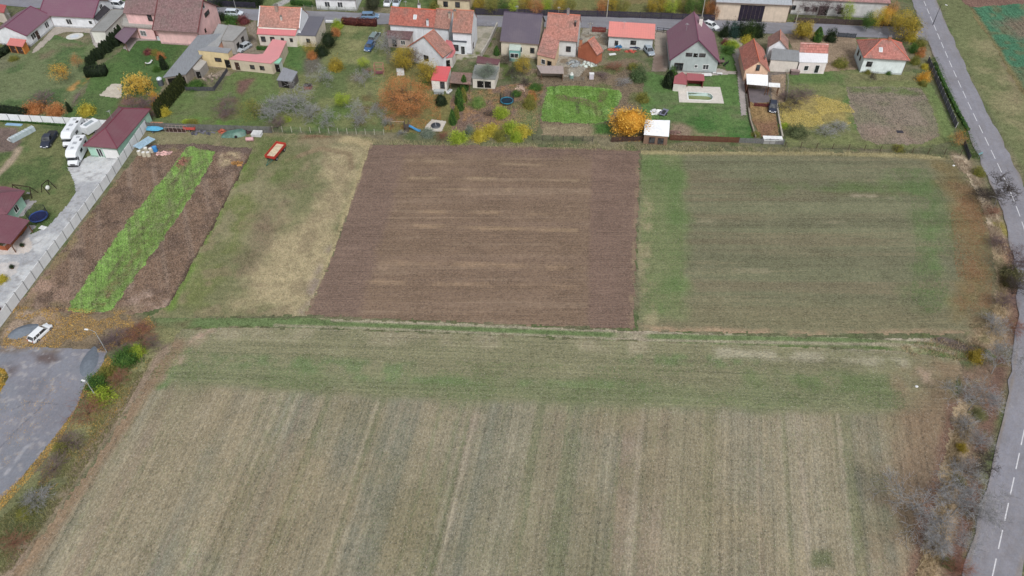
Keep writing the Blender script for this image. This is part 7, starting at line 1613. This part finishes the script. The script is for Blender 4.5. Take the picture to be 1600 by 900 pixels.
# left yard
P = [G(24,222), G(38,184), G(50,186), G(36,224)]
x, y = G(34,212); t = thing('cold_frame', 'glass cold frame of pale bars on the yard lawn', 'cold frame', x, y, R(58))
MB().box(-2.6,2.6,-1.1,-.2,.1,1.1).build('glass_cover', M(A(176,190,196), .2, .5, .1), t)
m_ = MB()
for k in range(8): m_.box(-2.6+.73*k,-2.54+.73*k,-1.12,-.18,1.1,1.15)
m_.box(-2.6,2.6,.9,1.0,0,.3).box(-2.6,-2.5,-.2,1.0,0,.3).box(2.5,2.6,-.2,1.0,0,.3); m_.build('frame', m_w, t); MB().box(-2.5,2.5,-.15,.9,.02,.1).build('soil_bed', M(A(72,76,70), .95), t)
boxthing('blue_sheet', 'long light blue sheet lying along the yard wall', 'sheet', (22,195), 3.6, .8, .12, R(-6), M(A(140,176,206), .5))
x, y = G(67,356); t = thing('paddling_pool', 'small white oblong lid beside trampoline', 'lid', x, y, R(-18)); MB().box(-.65,.65,-.45,.45,0,.1).build('lid', m_w, t, bevel=.05)
for lb, c in (('dark potted shrub on driveway near bungalow','36 386'),('second potted shrub lower on the driveway','20 420')):
    c = tuple(map(float, c.split())); x, y = G(*c); t = thing('potted_shrub', lb, 'potted plant', x, y); MB().tube((0,0,0),(0,0,.35),.2,.28,n=10).build('pot', m_wd, t); attach('crown', crown_mesh('bush', 1), leafmat(*DGREEN), t, (.4,.4,.6), z=.3)
x, y = G(200,240); t = thing('sack_trolley', 'white sack with red trim outside the concrete wall', 'sack', x+.0, y, .3); MB().box(-.35,.35,-.3,.3,0,.8).build('sack', m_w, t, bevel=.12); MB().box(-.4,.4,-.34,.34,.0,.2).build('base', M(A(160,60,60), .7), t)
for k, (zx, zy) in enumerate(((216,206),(211,216),(206,226),(200,232))):
    x, y = G(zx-6, zy+2); t = thing('tyre', ['black tyre farthest along the mint garage wall','second farthest black tyre on the mint garage wall','third black tyre along the mint garage wall','black tyre nearest the garage door corner'][k], 'tyre', x, y, R(60), group='black tyres leaning on the mint garage wall'); m_ = MB()
    for i in range(16):
        a, b = 2*math.pi*i/16, 2*math.pi*(i+1)/16; m_.tube((.42*math.cos(a),0,.5+.42*math.sin(a)), (.42*math.cos(b),0,.5+.42*math.sin(b)), .13, n=6, cap=False)
    m_.build('tread', m_tyre, t)

# --- scrap row under the grey fence
def pile(name, label, cat, c, rx, ry, h, colr, rz=0, seed=1, n=26, metal=0):
    """an uneven heap of separate slabs and bars"""
    x, y = G(*c); t = thing(name, label, cat, x, y, rz); rnd = random.Random(seed)
    for g in range(3):
        m_ = MB()
        for k in range(n // 3):
            a = rnd.uniform(0, 6.28); r_ = rnd.random() ** .6; px, py = rx*r_*math.cos(a), ry*r_*math.sin(a); zz = h*(1-r_)*rnd.uniform(.3,1)
            m_.obox((px,py,zz*.5+.08), rnd.uniform(.25,.9), rnd.uniform(.1,.5), rnd.uniform(.06,.3)+zz*.4, rnd.uniform(0,3.1), rnd.uniform(-.4,.4))
        o = m_.build('scrap_pieces', M(tuple(min(.8, q*(.7+.4*g)) for q in colr), .7, .3, .2, 4), t); o['kind'] = 'stuff'
    return t
x, y = G(244,206); t = thing('covered_boat', 'bright blue tarpaulin-covered boat on a trailer by wall', 'boat', x, y, R(-3))
loft([[(-1.7,-.5,.6),(-1.7,.5,.6),(-1.7,.45,1.0),(-1.7,-.45,1.0)],[(-.5,-.6,.55),(-.5,.6,.55),(-.5,.3,1.25),(-.5,-.3,1.25)],[(.8,-.5,.55),(.8,.5,.55),(.8,.25,1.2),(.8,-.25,1.2)],[(1.8,-.1,.8),(1.8,.1,.8),(1.8,.08,1.0),(1.8,-.08,1.0)]]).build('tarpaulin', M(A(92,170,206), .5, .3, .15, 2), t, bevel=.05)
MB().box(-1.4,1.9,-.1,.1,.4,.5).build('chassis', m_blk, t)
for s in (-1,1): wheel(t, -.4, s*.5, .25)
boxthing('timber_stack', 'stack of orange-brown boards by the grey fence', 'timber', (246,197), 2.6, .7, .8, R(-3), M(A(190,140,110), .9, .1, .25, 6), None)
x, y = G(276,206); t = thing('steel_frame', 'long pale steel frame beside red wagon box', 'frame', x, y, R(-4)); sf = M(A(176,160,154), .6)
m_ = MB()
for z in (.1,1.2): m_.tube((-2.2,-.3,z),(2.2,-.3,z),.04,n=4).tube((-2.2,.6,z),(2.2,.6,z),.04,n=4)
for k in range(6): m_.tube((-2.2+.88*k,-.3,.1),(-2.2+.88*k,-.3,1.2),.04,n=4); m_.tube((-2.2+.88*k,.6,.1),(-1.6+.76*k,.6,1.2),.04,n=4)
m_.build('bars', sf, t); MB().box(-2,2,-.2,.5,.1,.5).build('load', M(A(70,54,50), .9, .1, .3, 4), t)
x, y = G(298,204); t = thing('wagon_box', 'red open wagon box in the scrap row', 'wagon', x, y, R(-3)); MB().box(-1.2,1.2,-.5,-.45,.5,1.1).box(-1.2,1.2,.45,.5,.5,1.1).box(-1.2,-1.15,-.45,.45,.5,1.1).box(1.15,1.2,-.45,.45,.5,1.1).build('side_board', M(A(190,84,76), .7, .3, .15, 3), t); MB().box(-1.15,1.15,-.45,.45,.45,.55).build('floor', M(A(206,140,126), .8), t)
for s in (-1,1): wheel(t, 0, s*.45, .25)
pile('scrap_heap', 'dark scrap and machine parts right of red wagon box', 'scrap', (316,208), 2.4, .7, .7, A(96,96,104), seed=3)
pile('scrap_heap', 'rusty orange machine parts left of the green tarpaulin', 'scrap', (347,207), 1.1, .7, 1.1, A(150,84,66), seed=4)
x, y = G(366,211); t = thing('tarpaulin_pile', 'dark green tarpaulin draped over long pile by the fence', 'tarpaulin', x, y, R(4))
loft([[(-2.6,-.9,.02),(-2.6,.9,.02),(-2.5,.5,.15),(-2.5,-.6,.12)],[(-1.4,-1.1,.02),(-1.4,1.1,.02),(-1.4,.6,.7),(-1.4,-.5,.55)],[(.2,-1.2,.02),(.2,1.2,.02),(.3,.5,1.0),(.2,-.5,.8)],[(1.6,-1.0,.02),(1.6,1.1,.02),(1.6,.6,1.15),(1.5,-.2,1.0)],[(2.5,-.5,.02),(2.5,.9,.02),(2.4,.5,.7),(2.4,0,.6)]]).build('tarpaulin', M(A(84,118,106), .45, .4, .25, 1.5), t, bevel=.08)
MB().tube((.6,-1.25,.3),(.6,-1.1,.3),.3,n=12).build('wheel', m_tyre, t)
pile('scrap_heap', 'dark scrap heap between green tarpaulin and white pallets', 'scrap', (387,207), .9, .6, .9, A(76,58,60), seed=6)
x, y = G(402,212); t = thing('pallet_stack', 'stack of white plastic pallets in scrap row', 'pallets', x, y, R(-6))
for k in range(5):
    m_ = MB()
    for j in range(4): m_.box(-1.0,1.0,-.6+.4*j-.1,-.6+.4*j+.14,.1+.17*k,.14+.17*k)
    for j in (-.9,0,.9): m_.box(j-.08,j+.08,-.6,.6,.02+.17*k,.1+.17*k)
    o = m_.build('pallet', m_w, t); o.location = (.06*math.sin(k*2), .05*math.cos(k*3), 0)
x, y = G(391,220); t = thing('plastic_tank', 'pinkish rounded tank lying before the scrap row', 'tank', x, y, R(5)); MB().tube((-.75,0,.42),(.75,0,.42),.42,n=14).build('tank', M(A(196,156,158), .6), t, bevel=.08); MB().box(-.5,-.4,-.4,.4,0,.2).box(.4,.5,-.4,.4,0,.2).build('cradle', m_wd, t)
for k, (px, py) in enumerate(((219,242),(226,244),(233,244),(222,236),(229,237),(237,238))):
    x, y = G(px, py); t = thing('plastic_drum', ['cream drum at the front left under light blue sheets','cream drum in the middle front under light blue sheets','cream drum at the front right under light blue sheets','hidden drum behind the front left one','hidden drum behind the middle one','drum behind the front right one'][k], 'drum', x, y); MB().tube((0,0,0),(0,0,.95),.42,n=14).build('drum', M(A(196,190,172), .6), t, bevel=.04); MB().tube((0,0,.95),(0,0,1.0),.3,n=12).build('lid', m_w, t)
x, y = G(243,236); t = thing('plastic_drum', 'bright blue drum right of the cream drums', 'drum', x, y); MB().tube((0,0,0),(0,0,1.0),.5,n=14).build('drum', M(A(60,130,190), .4, .4), t, bevel=.05); MB().tube((0,0,1.0),(0,0,1.05),.3,n=12).build('lid', M(A(90,150,200), .4), t)
x, y = G(229,229); t = thing('corrugated_sheets', 'light blue corrugated sheets lying over the cream drums', 'sheets', x, y, R(60))
for k in range(4):
    m_ = MB(); y0 = -1.1 + .55*k
    for j in range(5): m_.box(-2.2,1.8,y0+.1*j,y0+.1*j+.07,1.05+.04*(j%2),1.09+.04*(j%2))
    m_.build('sheet', M(A(176,206,226), .4, .4, .15, 3), t)
pile('brick_rubble', 'pinkish brick rubble beside blue drum', 'rubble', (256,240), 1.6, .7, .3, A(196,160,156), seed=8)
pile('earth_clods', 'red-brown stalk heap in the bright green strip', 'heap', (284,254), .9, 1.7, .3, A(130,92,78), seed=9)
pile('earth_clods', 'orange-brown stalk heap on dug soil right of green strip', 'heap', (372,256), 1.5, .7, .25, A(150,112,66), seed=10)
pile('scrap_heap', 'grey scrap and sheets around brick outhouse', 'scrap', (896,100), 1.6, 1.8, .6, A(140,146,148), seed=12, n=40)
pile('scrap_heap', 'white and green scrap in front of brick outhouse', 'scrap', (918,101), 2.4, 1.4, .5, A(186,196,190), seed=13, n=36)
pile('scrap_heap', 'white things piled among scrap behind golden tree', 'scrap', (1024,176), 1.2, 1.2, .5, A(206,206,206), seed=14)
pile('brick_pile', 'red bricks stacked along the low red-roofed house', 'bricks', (960,78), 1.6, .5, .4, A(176,90,76), seed=15)
pile('brick_pile', 'second pile of red bricks below the dark blue car', 'bricks', (985,81), 1.3, .4, .4, A(170,84,72), seed=16)
pile('scrap_heap', 'brown scrap right of the white roofed shed', 'scrap', (1054,208), 1.2, 1.0, .4, A(120,96,88), seed=17)
pile('scrap_heap', 'wood and junk beside bare fruit tree', 'scrap', (814,138), 1.0, 1.6, .5, A(170,150,136), seed=18)
pile('scrap_heap', 'timber and junk pile inside dark board pen', 'scrap', (330,122), 2.2, 1.6, .4, A(140,128,116), seed=19)
pile('scrap_heap', 'yard junk beside grey flat-roofed house', 'scrap', (386,66), .9, .9, .5, A(86,84,84), seed=20)
boxthing('white_sheet', 'white board lying on grass below red-roofed house', 'board', (957,85), 1.6, .8, .12, R(12), m_w)
boxthing('white_sheet', 'white panels lying behind the salmon-roofed shed', 'board', (515,35), 1.9, .6, .5, R(-4), m_w)
x, y = G(234,101); t = thing('hammock', 'white crescent hammock on a long pole stand', 'hammock', x, y, R(50)); m_ = MB()
for k in range(8): a0, a1 = -1+k*.25, -.75+k*.25; m_.obox(((a0+a1)/2*.9,0,.4+.5*((a0+a1)/2)**2), .25, .5, .05, 0)
m_.build('cloth', m_w, t); MB().tube((-1.1,0,0),(-.9,0,1.0),.04,n=5).build('stand_post', m_wd, t); MB().tube((1.1,0,0),(.9,0,1.0),.04,n=5).build('stand_post', m_wd, t)
boxthing('manhole_cover', 'dark round patch of ash in the brown right-hand garden', 'cover', (1406,206), 1.4, 1.0, .05, 0, M((.03,.03,.04), .9))
x, y = G(1528,248); t = thing('road_sign', 'small blue-green road sign by the verge fence end', 'sign', x, y, R(25)); MB().tube((0,0,0),(0,0,1.6),.04,n=6).build('pole', m_rim, t); MB().box(-.5,.5,-.03,.0,1.1,1.5).build('sign_panel', M(A(120,170,176), .5), t)
for lb, c in (('white stone marker at the field corner bank','1490 259'),('pale stone on the right end of stubble field','1432 604')):
    c = tuple(map(float, c.split())); x, y = G(*c); t = thing('stone', lb, 'stone', x, y); MB().ball((0,0,0),.28,.22,.2,8,4,zmin=0).build('boulder', m_w, t)
